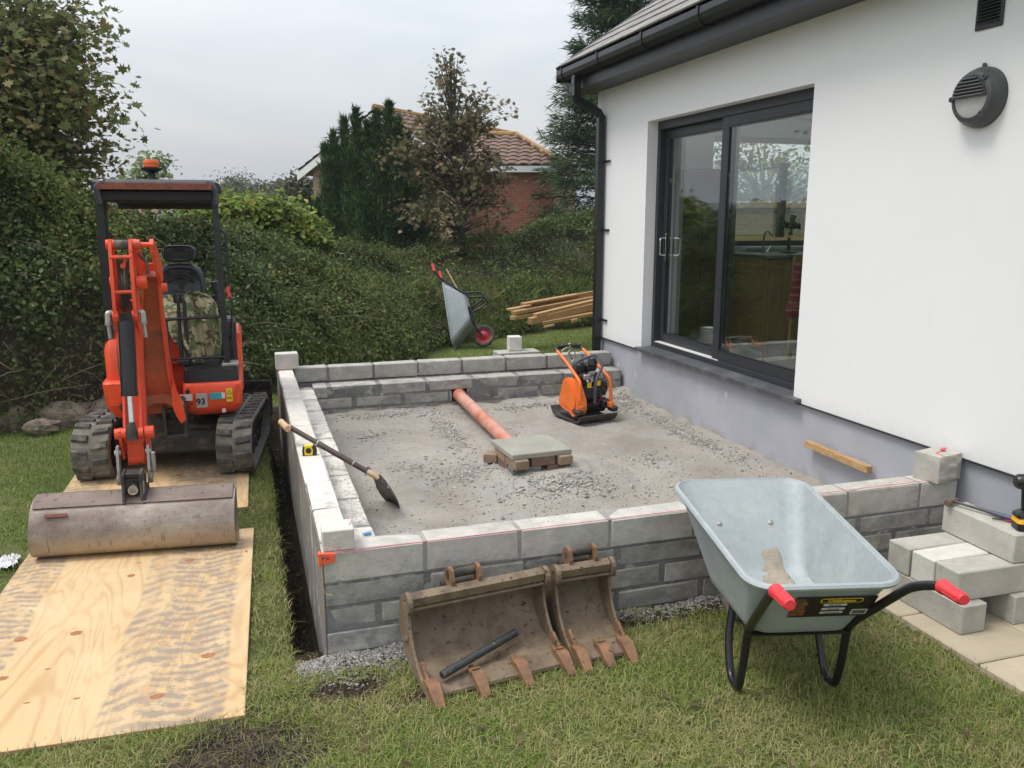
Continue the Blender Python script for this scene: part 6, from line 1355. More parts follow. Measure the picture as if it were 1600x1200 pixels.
def leaves(name, C, Nrm, size, tpl, mats, parent=None, seed=0, kind='stuff', droop=0, along=None, jn=.55, sv=.35):
    """C centres, Nrm rough normals (n,3); along: preferred long axis (n,3)"""
    r = np.random.default_rng(seed); n = len(C); C = np.asarray(C, float)
    Nn = np.asarray(Nrm, float)+r.normal(0, jn, (n, 3)); Nn /= np.linalg.norm(Nn, axis=1, keepdims=True)+1e-9
    A = (np.asarray(along, float)+r.normal(0, .35, (n, 3))) if along is not None else r.normal(0, 1, (n, 3))
    A[:, 2] -= droop; A -= Nn*(A*Nn).sum(1, keepdims=True); A /= np.linalg.norm(A, axis=1, keepdims=True)+1e-9
    B = np.cross(Nn, A); sz = size*(1+sv*r.normal(0, 1, n)).clip(.4, 1.9); V0, F0 = TPL[tpl]
    if tpl == 'maple':
        tri = np.array([(0, 2, 3), (0, 3, 4), (0, 4, 5), (0, 5, 6), (0, 6, 7), (0, 7, 8), (0, 8, 9), (0, 9, 10), (0, 10, 11), (0, 11, 12), (0, 1, 2), (0, 12, 13)]); F0 = tri
    V = C[:, None, :]+sz[:, None, None]*(V0[None, :, 0:1]*A[:, None, :]+V0[None, :, 1:2]*B[:, None, :]+V0[None, :, 2:3]*Nn[:, None, :])
    F = (F0[None]+len(V0)*np.arange(n)[:, None, None]).reshape(-1, F0.shape[1])
    return mesh_np(name, V.reshape(-1, 3), F, mats, parent, kind=kind)
M['leaf_hedge'] = M_leaf('hedge_leaf', [(.04, .06, .016), (.07, .10, .025), (.10, .14, .036), (.14, .185, .05), (.19, .235, .075), (.105, .145, .038), (.24, .27, .11), (.18, .13, .06), (.15, .20, .055)], dark=(.042, .056, .019), big=.9, spec=.12)
M['leaf_ivy'] = M_leaf('ivy_leaf', [(.038, .068, .02), (.06, .10, .028), (.085, .13, .038), (.12, .17, .055), (.24, .29, .15)], dark=(.026, .036, .014), big=1.1, spec=.22, rough=.5)
M['leaf_bank'] = M_leaf('bank_weed', [(.06, .10, .022), (.09, .145, .030), (.13, .20, .042), (.17, .235, .055), (.19, .185, .075), (.12, .10, .05)], dark=(.06, .066, .026), big=1.2)
M['leaf_litter'] = M_leaf('dead_leaf', [(.10, .07, .04), (.16, .11, .065), (.22, .16, .10), (.07, .055, .03), (.09, .10, .035)], dark=(.08, .06, .035), big=1.2, trans=.1)
M['grass_long'] = M_leaf('long_grass', [(.07, .12, .025), (.10, .16, .035), (.15, .20, .055), (.24, .22, .10)], dark=(.09, .13, .03), big=.8, rough=.6)
M['leaf_brown'] = M_leaf('browning_maple_leaf', [(.15, .12, .065), (.20, .14, .085), (.25, .18, .11), (.13, .135, .055), (.17, .16, .075), (.31, .21, .135), (.11, .125, .05), (.14, .15, .065)], dark=(.095, .092, .042), big=.6)
M['leaf_syc'] = M_leaf('sycamore_leaf', [(.09, .11, .035), (.13, .15, .048), (.17, .185, .06), (.11, .14, .048), (.21, .18, .075), (.26, .18, .085), (.19, .22, .085)], dark=(.08, .095, .036), big=.7)
M['leaf_laurel'] = M_leaf('bright_laurel_leaf', [(.10, .17, .025), (.15, .23, .035), (.21, .29, .05), (.28, .35, .08), (.08, .14, .025), (.34, .30, .06)], dark=(.08, .13, .025), big=1.4, rough=.4)
M['leaf_conifer'] = M_leaf('dark_conifer_spray', [(.018, .042, .016), (.03, .065, .022), (.048, .095, .028), (.075, .13, .036), (.11, .17, .045)], dark=(.022, .048, .018), big=1.0, trans=.1)
M['leaf_cypress'] = M_leaf('cypress_spray', [(.028, .055, .022), (.042, .078, .028), (.065, .11, .034), (.095, .15, .042), (.022, .045, .018)], dark=(.03, .055, .022), big=.8, trans=.12)
M['leaf_far'] = M_leaf('far_foliage', [(.06, .075, .035), (.09, .10, .05), (.12, .125, .07), (.13, .11, .075)], dark=(.07, .08, .045), big=.4)
M['leaf_willow'] = M_leaf('pale_shrub_leaf', [(.16, .22, .09), (.22, .29, .12), (.30, .36, .18)], dark=(.15, .2, .09), big=.8)
M['bark'] = M_simple('bark', (.10, .085, .068), (.05, .042, .034), .95, scale=9, bmp=.5, bscale=30)
M['twig'] = M_simple('dry_twig', (.25, .185, .13), (.13, .095, .065), .95, scale=9)
M['bank_soil'] = M_simple('bank_soil', (.075, .062, .038), (.03, .03, .017), 1, scale=7, bmp=.6, bscale=20, rand=False)

# ------------------------------------------------------------------ the overgrown bank and hedge
BX = [(-9, 6.6, 2.9, 1.2), (-3.6, 7.85, 2.55, .9), (-2.2, 8.25, 2.45, .9), (-1.5, 8.55, 2.25, .9), (-.7, 9.0, 1.95, 1.1), (.3, 9.85, 1.72, 1.6), (1.15, 10.6, 1.55, 2.2), (2.05, 11.35, 1.55, 2.6), (2.5, 12.3, 1.50, 2.4), (2.85, 13.25, 1.50, 2.2), (3.7, 14.0, 1.48, 2.3), (4.7, 14.7, 1.42, 2.3), (6.2, 15.3, 1.58, 2.2), (8.5, 16, 2.1, 2.0), (14, 17, 2.4, 2)]
BX = np.array(BX); BL = np.concatenate([[0], np.cumsum(np.hypot(np.diff(BX[:, 0]), np.diff(BX[:, 1])))]); 
def bank(u, v):
    """u metres along the foot, v 0..1 from foot to crest; returns point, outward normal"""
    x = np.interp(u, BL, BX[:, 0]); y = np.interp(u, BL, BX[:, 1]); h = np.interp(u, BL, BX[:, 2]); d = np.interp(u, BL, BX[:, 3])
    xa = np.interp(u+.3, BL, BX[:, 0])-np.interp(u-.3, BL, BX[:, 0]); ya = np.interp(u+.3, BL, BX[:, 1])-np.interp(u-.3, BL, BX[:, 1]); l = math.hypot(xa, ya) or 1
    nx_, ny_ = -ya/l, xa/l        # away from the lawn
    vv = min(v, 1.0); bz = nz3(u, v*h, 3, .9)*.26+nz3(u, v*h, 8, 2.4)*.17
    top = max(0, v-1)             # beyond the crest: over the top and back
    off = d*vv**1.25-bz*(.5+.5*vv)*1.0+top*2.2; z0 = ground_z(x, y) if -3 < x < 5 and y < 15 else -.05-.2*(y > 10)
    z = z0+h*(vv**.72)+bz*.6*vv-top*.25+nz3(u, top, 5, 1.3)*.18*vv
    dz, do = h*.72*max(vv, .05)**(-.28), d*1.25*max(vv, .02)**.25
    l2 = math.hypot(dz, do); N = (-nx_*dz/l2, -ny_*dz/l2, do/l2)
    if top > 0: N = (-nx_*.3, -ny_*.3, .95)
    return (x+nx_*off, y+ny_*off, z), N
HEDGES = []
for (ua, ub, lab, nleaf, nm) in ((0, 10.4, 'tall ivy and bramble hedge on the left behind the excavator', 125000, 'ivy'), (10.4, 15.2, 'overgrown bramble bank in the middle behind the far block wall', 80000, 'mid'), (15.2, 27.0, 'dark hedge on the right behind the timber stack and house corner', 64000, 'right')):
    t = thing('hedge', lab, 'hedge', tuple(bank((ua+ub)/2, 0)[0]), 0)
    us = np.arange(ua, ub+.01, .16); vs_ = np.concatenate([np.linspace(0, 1, 18), [1.15, 1.4]]); G = []
    for v in vs_:
        for u in us:
            P_, N_ = bank(u, v); G.append((P_[0]-N_[0]*.10, P_[1]-N_[1]*.10, P_[2]-N_[2]*.10-.02))
    nu = len(us); i2, j2 = np.meshgrid(np.arange(nu-1), np.arange(len(vs_)-1)); a = (j2*nu+i2).ravel()
    mesh_np('earth_bank', np.array(G), np.stack([a, a+1, a+nu+1, a+nu], 1), M['bank_soil'], t, smooth=True)
    r = np.random.default_rng(int(ua*10)+1)
    C = []; Nn = []; C2 = []; N2 = []; C3 = []; N3 = []
    for kk in range(int(nleaf*(1.22 if nm == 'ivy' else 1.5))):
        u = r.uniform(ua, ub); v = min(1.38, abs(r.beta(1.25, 1.0)*1.25)) if kk < nleaf else r.uniform(.85, 1.4); x0 = np.interp(u, BL, BX[:, 0])
        if v < .85 and nz3(u, v*2, 21, 2.2)+r.normal(0, .18) < -.26: continue
        if v < .30 and r.random() < .25+.5*nz3(u, v*3, 4, 1.5): continue
        P_, N_ = bank(u, v); o = abs(r.normal(0, .11))+.03+.13*nz3(u*1.6, v*3, 30, 2.4)+.08*nz3(u*1.0, v*2, 30, 6)
        q = (P_[0]+N_[0]*o+r.normal(0, .02), P_[1]+N_[1]*o+r.normal(0, .02), P_[2]+N_[2]*o)
        k = nz3(u, v*2, 12, .8)+r.normal(0, .18)
        grassy = (nm != 'ivy') and v < .62
        if grassy and r.random() < .55: C3.append(q); N3.append((N_[0], N_[1], .7))
        elif k > .08: C2.append(q); N2.append((N_[0], N_[1], N_[2]+.35))
        else: C.append(q); Nn.append((N_[0], N_[1], N_[2]+.35))
    s_ = .039 if nm == 'ivy' else .040
    leaves('foliage', C, Nn, s_, 'oval', M['leaf_hedge'], t, seed=1, jn=.85, sv=.45); 
    if C2: leaves('ivy', C2, N2, s_*1.15, 'oval', M['leaf_ivy'], t, seed=2, jn=.85, sv=.4)
    if C3: leaves('weeds', C3, N3, .050, 'oval', M['leaf_bank'], t, seed=3)
    lt_ = [bank(r.uniform(ua, ub), abs(r.normal(0, .20))) for _ in range(int(700*(ub-ua)))]
    leaves('dead_leaves', [(p[0]+n_[0]*.05, p[1]+n_[1]*.05, p[2]+n_[2]*.04) for p, n_ in lt_], [(n_[0], n_[1], n_[2]+.3) for p, n_ in lt_], .036, 'oval', M['leaf_litter'], t, seed=4)
    # long shoots that break the outline, and dead stems low down
    tw = MB()
    for _ in range(int((46 if nm == 'ivy' else 20)*(ub-ua))):
        u = r.uniform(ua, ub); v = r.choice([r.uniform(.02, .34), r.uniform(.3, 1.0)], p=[.72, .28]); P_, N_ = bank(u, v); P_ = Vector(P_); N_ = Vector(N_); d_ = Vector((r.normal(0, 1), r.normal(0, .5), r.normal(0, .45))); L_ = r.uniform(.15, .5)
        tw.tube([P_+N_*.03, P_+N_*.11+d_*L_*.5, P_+N_*.08+d_*L_+Vector((0, 0, -.05))], [.0045, .0035, .0015], 4, cap=False)
    obj('dead_stems', tw, M['twig'], t)['kind'] = 'stuff'
    if nm != 'right':
        sc = MB(); CL = []; NL = []
        for _ in range(int(7*(ub-ua))):
            u = r.uniform(ua, ub); P_, N_ = bank(u, r.uniform(.85, 1.1)); P_ = Vector(P_); tip_ = P_+Vector((r.normal(0, .14), r.normal(0, .1), r.uniform(.12, .42))); sc.tube([P_, P_.lerp(tip_, .5)+Vector((.03, 0, 0)), tip_], [.005, .004, .002], 4, cap=False)
            for k in range(22): f = k/22; q = P_.lerp(tip_, f)+Vector((r.normal(0, .03), r.normal(0, .03), 0)); CL.append(tuple(q)); NL.append((0, -.4, .8))
        obj('shoots', sc, M['bark'], t)['kind'] = 'stuff'; leaves('shoot_leaves', CL, NL, .06, 'oval', M['leaf_hedge'], t, seed=9)
    HEDGES.append(t)
# rough grass along the foot of the bank
r = np.random.default_rng(55); C = []; A_ = []
for _ in range(26000):
    u = r.uniform(9.6, 25); v = abs(r.normal(0, .20))
    if nz3(u, v, 3, 1.1) < -.15: continue
    P_, N_ = bank(u, v); C.append((P_[0]+N_[0]*.04+r.normal(0, .05), P_[1]+N_[1]*.05+r.normal(0, .05)-.02, P_[2]-.01)); A_.append((r.normal(0, .35)-.1, -.35+r.normal(0, .3), 1))
C = np.array(C); leaves('verge_grass', C, np.tile([0, -1, .2], (len(C), 1)), .115, 'spray', M['grass_long'], seed=12, along=A_, jn=.4)['kind'] = 'stuff'
r = np.random.default_rng(77)
TF = []; TA = []
for uc, vc, nt_ in ((13.6, .62, 420), (14.3, .50, 700), (14.9, .42, 500), (16.4, .35, 700), (17.6, .3, 800), (18.6, .25, 700), (12.6, .78, 160)):
    for _ in range(nt_):
        P_, N_ = bank(uc+r.normal(0, .22), max(.05, vc+r.normal(0, .05))); TF.append((P_[0]+N_[0]*.10, P_[1]+N_[1]*.12, P_[2]+.02)); TA.append((r.normal(0, .6), -.5+r.normal(0, .3), .8))
leaves('bank_grass', TF, np.tile([0, -1, .3], (len(TF), 1)), .21, 'spray', M['grass_long'], seed=14, along=TA, jn=.4)['kind'] = 'stuff'
# pale stones showing at the hedge foot
M['boulder'] = M_simple('pale_rubble_stone', (.38, .31, .23), (.2, .16, .115), .95, scale=11, bmp=1, bscale=22, bdist=.05, grime=(.07, .065, .04), grime_scale=6, grime_at=.5)
for k, (u_, v_, w, h_, lab) in enumerate(((95, 655, .24, .16, 'large pale stone at the foot of the hedge, left of the excavator track'), (25, 660, .13, .13, 'weathered stone at the hedge foot near the left edge of the photo'), (60, 668, .14, .07, 'low flat stone between two larger ones at the hedge foot'), (160, 645, .13, .13, 'brownish stone at the hedge foot just behind the excavator track'))):
    P_ = onz(u_, v_, .08); vs = []; fs = []
    n1, n2 = 8, 12; rr = []
    for j in range(1, n1):
        th_ = PI*j/n1; rr.append([(P_.x+w*math.sin(th_)*math.cos(2*PI*i/n2)*(1+.75*nz3(i*.9, j*.8, k*3.1)), P_.y+.1+.12*math.sin(th_)*math.sin(2*PI*i/n2), P_.z-.02+h_*math.cos(th_)*(1+.8*nz3(j*.9, i*.8, k+4))) for i in range(n2)])
    obj('stone', MB().loft(rr), M['boulder'], loc=(P_.x, P_.y+.1, 0), tag=(lab, 'stone', 'stones at the hedge foot'))

# ------------------------------------------------------------------ trees
def tree(name, label, cat, base, blobs, nleaf, size, tpl, mat_, trunk_r=.08, seed=0, nbranch=40, group=None, lean=(0, 0), shell=.5, bark='bark', cl=.22, droop=.4, top=None):
    r = np.random.default_rng(seed); base = Vector(base); t = thing(name, label, cat, tuple(base), 0, group)
    top = Vector(top) if top else Vector(blobs[0][0])+Vector((0, 0, blobs[0][1][2]*.8)); tr = MB(); H = top-base
    tp_ = [base+H*f+Vector((.05*nz3(f*3, seed, 1), .05*nz3(f*3, seed, 2), 0)) for f in (0, .2, .4, .6, .8, 1)]
    tr.tube(tp_, [trunk_r*(1-.9*f)+.006 for f in (0, .2, .4, .6, .8, 1)], 8)
    vol = np.array([b[1][0]*b[1][2]*b[2] for b in blobs]); vol = vol/vol.sum(); C = []; Nn = []; ends = []
    for k in range(nbranch):
        b = blobs[r.choice(len(blobs), p=vol)]; d = r.normal(0, 1, 3); d /= np.linalg.norm(d); rad = r.uniform(.45, 1.0)**.6
        e = Vector((b[0][0]+b[1][0]*d[0]*rad, b[0][1]+b[1][1]*d[1]*rad, b[0][2]+b[1][2]*d[2]*rad)); f = min(.95, max(.12, (e.z-base.z)/max(.1, H.z)*.72)); s_ = base.lerp(top, f)
        m_ = s_.lerp(e, .55)+Vector((0, 0, .10*(e-s_).length)); br = smooth_path([s_, m_, e], 3); tr.tube(br, [max(.004, trunk_r*.30*(1-i/len(br))) for i in range(len(br))], 5, cap=False); ends.append((e, br))
    ni = max(1, nleaf//max(1, len(ends)))
    for e, br in ends:
        for _ in range(ni):
            f = r.beta(3.2, 1.0); q = br[min(len(br)-1, int(f*(len(br)-1)+r.random()*.9))]; g_ = r.normal(0, cl, 3)*(.5+.6*f); p = (q.x+g_[0], q.y+g_[1], q.z+g_[2]*.8); C.append(p); Nn.append((g_[0], g_[1]-.25, .75+g_[2]))
    w = obj('trunk', tr, M[bark], t, smooth=True)
    leaves('crown', C, Nn, size, tpl, mat_, t, seed=seed+1, droop=droop, kind='stuff')
    return t
def Pn(u, v, Y): p = ony(u, v, Y); return (p.x, p.y, p.z)
def blobpx(u, v, ru, rv, Y, dy=1.0, w=1.0):
    c = ony(u, v, Y); k = (c-CAM).dot(FW)/FPX; return ((c.x, c.y, c.z), (ru*k, dy, rv*k), w)
tree('sycamore_tree', 'big leafy sycamore rising above the hedge at the left edge', 'tree', (-3.2, 10.6, .8), [blobpx(60, 130, 105, 150, 11, 1.2, 1.6), blobpx(120, 215, 75, 80, 10.8, 1.0, 1.3), blobpx(0, 60, 110, 120, 11.4, 1.3, 1), blobpx(125, 60, 48, 75, 11, .7, .6), blobpx(20, 240, 80, 70, 10.6, .8, 1.2), blobpx(160, 170, 40, 50, 10.9, .6, .55), blobpx(-120, 120, 110, 180, 11.5, 1.3, 1.0)], 17000, .080, 'maple', M['leaf_syc'], .13, 11, 230, cl=.19, shell=.6)
tree('young_tree', 'slender young tree with browning leaves in the middle behind the hedge', 'tree', Pn(724, 400, 16.8), [blobpx(712, 235, 78, 80, 17, .9, 1.3), blobpx(715, 330, 90, 50, 17, 1.0, .85), blobpx(708, 160, 52, 55, 17, .6, 1.0), blobpx(702, 110, 22, 34, 17, .4, .8), blobpx(650, 165, 26, 36, 17, .4, .6), blobpx(770, 170, 30, 40, 17, .4, .7), blobpx(812, 175, 12, 26, 17, .3, .3), blobpx(632, 270, 34, 70, 17, .6, .7), blobpx(778, 255, 34, 40, 17, .6, .55), blobpx(790, 325, 20, 30, 17, .5, .25)], 5400, .092, 'maple', M['leaf_brown'], .075, 21, 190, cl=.11, top=Pn(703, 85, 17))
# fastigiate conifer
def spires(name, label, spec, Y, nper, mat_, seed, zb):
    r = np.random.default_rng(seed); P0 = ony(575, 380, Y); t = thing(name, label, 'tree', (P0.x, P0.y, zb)); C = []; A = []; Nn = []; tr = MB()
    for (u, v, ru, dy) in spec:
        top = ony(u, v, Y+dy); k = (top-CAM).dot(FW)/FPX; R_ = ru*k; H = top.z-zb; tr.tube([(P0.x+(top.x-P0.x)*.35, P0.y, zb-.3), (top.x, top.y, zb+H*.35), (top.x, top.y, top.z-.1)], [.07, .045, .008], 5)
        for _ in range(int(nper*(ru/22)*(H/2.5))):
            f = 1-r.random()**1.3*1.0; q = r.random()*2*PI; rr = R_*(1-f)**.42*(.72+.36*r.random())*(1+.25*nz3(q*2, f*5, u*.1)); z = zb+H*f
            C.append((top.x+rr*math.cos(q), top.y+rr*math.sin(q), z)); A.append((.30*math.cos(q), .3*math.sin(q), 1.0)); Nn.append((math.cos(q), math.sin(q), .2))
    obj('trunk', tr, M['bark'], t, smooth=True); leaves('crown', C, Nn, .15, 'spray', mat_, t, seed=seed, along=A, jn=.6, kind='stuff')
spires('conifer_tree', 'dark green upright conifer with many pointed tips left of the young tree', [(498, 318, 16, 0), (508, 232, 13, .2), (521, 212, 13, 0), (538, 190, 13, .3), (556, 176, 14, 0), (574, 196, 14, .4), (588, 178, 14, .1), (607, 166, 15, -.1), (622, 190, 15, .3), (636, 212, 16, 0), (648, 240, 17, .2), (660, 262, 20, 0), (672, 300, 18, .2), (515, 255, 19, -.4), (545, 240, 24, -.5), (580, 245, 25, -.6), (615, 250, 25, -.5), (645, 290, 22, -.4), (560, 300, 26, -.7), (600, 310, 26, -.7), (520, 310, 20, -.5), (660, 330, 20, -.3), (489, 335, 12, -.2)], 19.0, 4200, M['leaf_conifer'], 31, .9)
# big cypress behind the house corner
def cypress():
    r = np.random.default_rng(41); base = Vector((10.1, 21.0, -.2)); t = thing('cypress_tree', 'tall feathery dark green cypress behind the corner of the white house', 'tree', tuple(base)); tr = MB().tube([base, base+Vector((0, 0, 5)), base+Vector((0, 0, 10.5))], [.22, .14, .02], 8); C = []; A = []; Nn = []
    for k in range(230):
        z = base.z+.9+9.4*(k/230)+r.normal(0, .1); f = (z-base.z)/10.5; q = r.random()*2*PI
        if r.random() < .5: q = PI+r.normal(0, .9)
        L_ = (2.55*(1-f**2.2)+.25)*r.uniform(.72, 1.12); s0 = Vector((base.x, base.y, z)); d = Vector((math.cos(q), math.sin(q), .02+.18*f)); e = s0+d*L_+Vector((0, 0, -.05*L_)); tr.tube([s0, s0.lerp(e, .6)+Vector((0, 0, .05)), e], [.03, .018, .004], 4, cap=False)
        for _ in range(330):
            g_ = r.beta(2.0, 1.05); p = s0+d*(L_*g_); wd = .34*(1-.55*g_)+.04; o = r.normal(0, wd*.55); sd = Vector((-d.y, d.x, 0)); C.append((p.x+sd.x*o, p.y+sd.y*o, p.z-.10*g_+r.normal(0, .09)+.05)); A.append((d.x+sd.x*o*1.5, d.y+sd.y*o*1.5, -.18+.3*r.random())); Nn.append((0, -.3, 1))
    obj('trunk', tr, M['bark'], t, smooth=True); leaves('crown', C, Nn, .22, 'spray', M['leaf_cypress'], t, seed=5, along=A, jn=.5, kind='stuff')
cypress()
tree('laurel_bush', 'bright yellow-green laurel bush behind the bank, right of the excavator canopy', 'bush', Pn(400, 400, 14.6), [blobpx(400, 345, 105, 42, 15, .8, 2), blobpx(450, 365, 70, 34, 14.8, .7, 1.2), blobpx(320, 340, 60, 34, 15, .7, 1)], 9500, .092, 'oval', M['leaf_laurel'], .05, 51, 110, cl=.12, droop=.2)
tree('hedge_shrub', 'grey-green shrub seen under the excavator canopy', 'bush', Pn(300, 400, 13.5), [blobpx(250, 365, 75, 30, 13, .6, 1), blobpx(345, 385, 60, 25, 12.6, .5, 1)], 2600, .07, 'oval', M['leaf_bank'], .04, 52, 60, cl=.12)
tree('feathery_shrub', 'pale feathery sapling showing behind the orange beacon', 'tree', Pn(235, 330, 20), [blobpx(235, 262, 34, 24, 20, .5, 1), blobpx(215, 272, 22, 20, 20, .4, .6)], 620, .10, 'oval', M['leaf_willow'], .03, 53, 34, cl=.14, droop=.6)
tree('distant_tree', 'hazy round tree left of the brick house gable', 'tree', Pn(468, 345, 33), [blobpx(468, 305, 28, 28, 33, .9, 1), blobpx(450, 315, 20, 20, 33, .8, .6)], 2600, .16, 'oval', M['leaf_far'], .10, 54, 50, cl=.22)
tree('distant_tree', 'bare spreading tree far off, above the laurel bush', 'tree', Pn(372, 312, 95), [blobpx(372, 290, 28, 11, 95, 2.0, 1)], 900, .26, 'oval', M['leaf_far'], .25, 55, 46, cl=.7)
for k, (u_, v_, ru, rv, Y_) in enumerate(((350, 306, 22, 12, 80), (405, 303, 26, 11, 88), (440, 303, 16, 9, 85), (310, 305, 30, 10, 100), (180, 310, 60, 14, 70))):
    tree('distant_tree', ['brownish distant tree just right of the canopy post', 'low distant tree under the far hill', 'small dark distant tree beside the hazy round one', 'distant trees seen under the canopy', 'distant tree line behind the left hedge'][k], 'tree', Pn(u_, v_+14, Y_), [blobpx(u_, v_, ru, rv, Y_, 1.6, 1)], 1100, .42, 'oval', M['leaf_far'], .2, 60+k, 26, cl=.6)

# a far wood that reads as one mass
r = np.random.default_rng(91); C = []
for _ in range(9000):
    x_ = r.uniform(-60, 26); y_ = 62+r.normal(0, 3)+.25*abs(x_+10); h_ = 2.7+1.1*nz3(x_*.11, 1, 2)+.8*nz3(x_*.4, 2, 2); C.append((x_, y_, h_*r.random()**.6-.2+r.normal(0, .15)))
leaves('far_wood', C, np.tile([0, -.5, .6], (len(C), 1)), .62, 'oval', M['leaf_far'], seed=92)
# ------------------------------------------------------------------ far hills
hv = []; n = 90
M['hill'] = M_simple('far_wooded_hill', (.085, .105, .075), (.05, .065, .05), 1, scale=.02, rand=False)
hz = []
for j in range(7):
    for i in range(n):
        x_ = -700+1500*i/(n-1); f = j/6; h_ = (13+7*nz3(x_*.004, 1, 1)+5*nz3(x_*.012, 2, 3)+3*math.exp(-((x_-12)/45)**2)+.8*nz3(x_*.09, 3, 3)); hz.append((x_, 420+220*f, -2+h_*math.sin(PI*f)))
i2, j2 = np.meshgrid(np.arange(n-1), np.arange(6)); a = (j2*n+i2).ravel(); mesh_np('hill', np.array(hz), np.stack([a, a+1, a+n+1, a+n], 1), M['hill'], kind='structure', smooth=True)

# ------------------------------------------------------------------ brick house beyond the hedge
def mk_brick(name, c1, c2, c3):
    m, t, p = newmat(name); tc = node(t, 'ShaderNodeTexCoord'); mp = node(t, 'ShaderNodeMapping'); mp.inputs['Rotation'].default_value = (PI/2, 0, 0); t.links.new(tc.outputs['Object'], mp.inputs[0])
    b = node(t, 'ShaderNodeTexBrick'); b.inputs['Scale'].default_value = 1; b.inputs['Brick Width'].default_value = .225; b.inputs['Row Height'].default_value = .075; b.inputs['Mortar Size'].default_value = .007; b.inputs['Mortar'].default_value = (.30, .25, .22, 1); b.inputs['Color1'].default_value = (*c1, 1); b.inputs['Color2'].default_value = (*c2, 1)
    t.links.new(mp.outputs[0], b.inputs['Vector']); c = mix(t, ramp(t, noise_n(t, tc.outputs['Object'], 1.7, 5, .6), [(.4, (0, 0, 0)), (.7, (.6, .6, .6))]), b.outputs[0], c3); t.links.new(c, p.inputs['Base Color']); p.inputs['Roughness'].default_value = .92; bump(t, p, b.outputs[1], -.6, .01); return m
M['red_brick'] = mk_brick('red_brick', (.42, .125, .07), (.30, .085, .055), (.46, .20, .12)); M['buff_wall'] = mk_brick('buff_brick_wall', (.36, .25, .16), (.29, .19, .125), (.40, .30, .21))
def mk_tiles(name):
    m, t, p = newmat(name); tc = node(t, 'ShaderNodeTexCoord'); c = ramp(t, noise_n(t, tc.outputs['Object'], 5, 5, .6), [(.3, (.115, .075, .058)), (.65, (.19, .125, .095))])
    c = mix(t, ramp(t, noise_n(t, tc.outputs['Object'], 1.9, 6, .7), [(.55, (0, 0, 0)), (.68, (.8, .8, .8))]), c, (.34, .21, .085)); t.links.new(c, p.inputs['Base Color']); p.inputs['Roughness'].default_value = .9; return m
M['old_tile'] = mk_tiles('lichened_brown_tile'); M['lichen'] = M_simple('lichened_ridge', (.42, .25, .09), (.24, .14, .07), .95, scale=4)
M['upvc'] = M_simple('white_trim', (.72, .73, .73), (.68, .69, .69), .6)
def tile_slope(parent, O, ex_, es, W_, S_, n_up=Vector((0, 0, 1)), row=.34, col=.33, clip=None):
    """rows of overlapping profiled tiles as one mesh; ex along the eave, es up the slope"""
    ex_, es = Vector(ex_).normalized(), Vector(es).normalized(); nn = ex_.cross(es); nn = nn if nn.z > 0 else -nn; mb = MB(); k = 0
    while k*row < S_:
        s0, s1 = k*row, min(S_, (k+1.12)*row); a = 0
        xa, xb = (0, W_) if clip is None else clip(s0)
        while xa < xb-.02:
            w = min(col, xb-xa); q = []
            for fx, hz_ in ((0, .0), (.25, .035), (.5, .045), (.75, .03), (1, .0)): q.append((xa+w*fx, hz_))
            vs = [Vector(O)+ex_*x_+es*s0+nn*(.05+h_) for x_, h_ in q]+[Vector(O)+ex_*x_+es*s1+nn*(.015+h_) for x_, h_ in q]+[Vector(O)+ex_*x_+es*s0+nn*(h_) for x_, h_ in q]
            mb.add(vs, [(i, i+1, 6+i, 5+i) for i in range(4)]+[(10+i, 11+i, 1+i, i) for i in range(4)]); xa += w
        k += 1
    o = obj('roof_tiles', mb, M['old_tile'], parent); o['kind'] = 'stuff'; return o
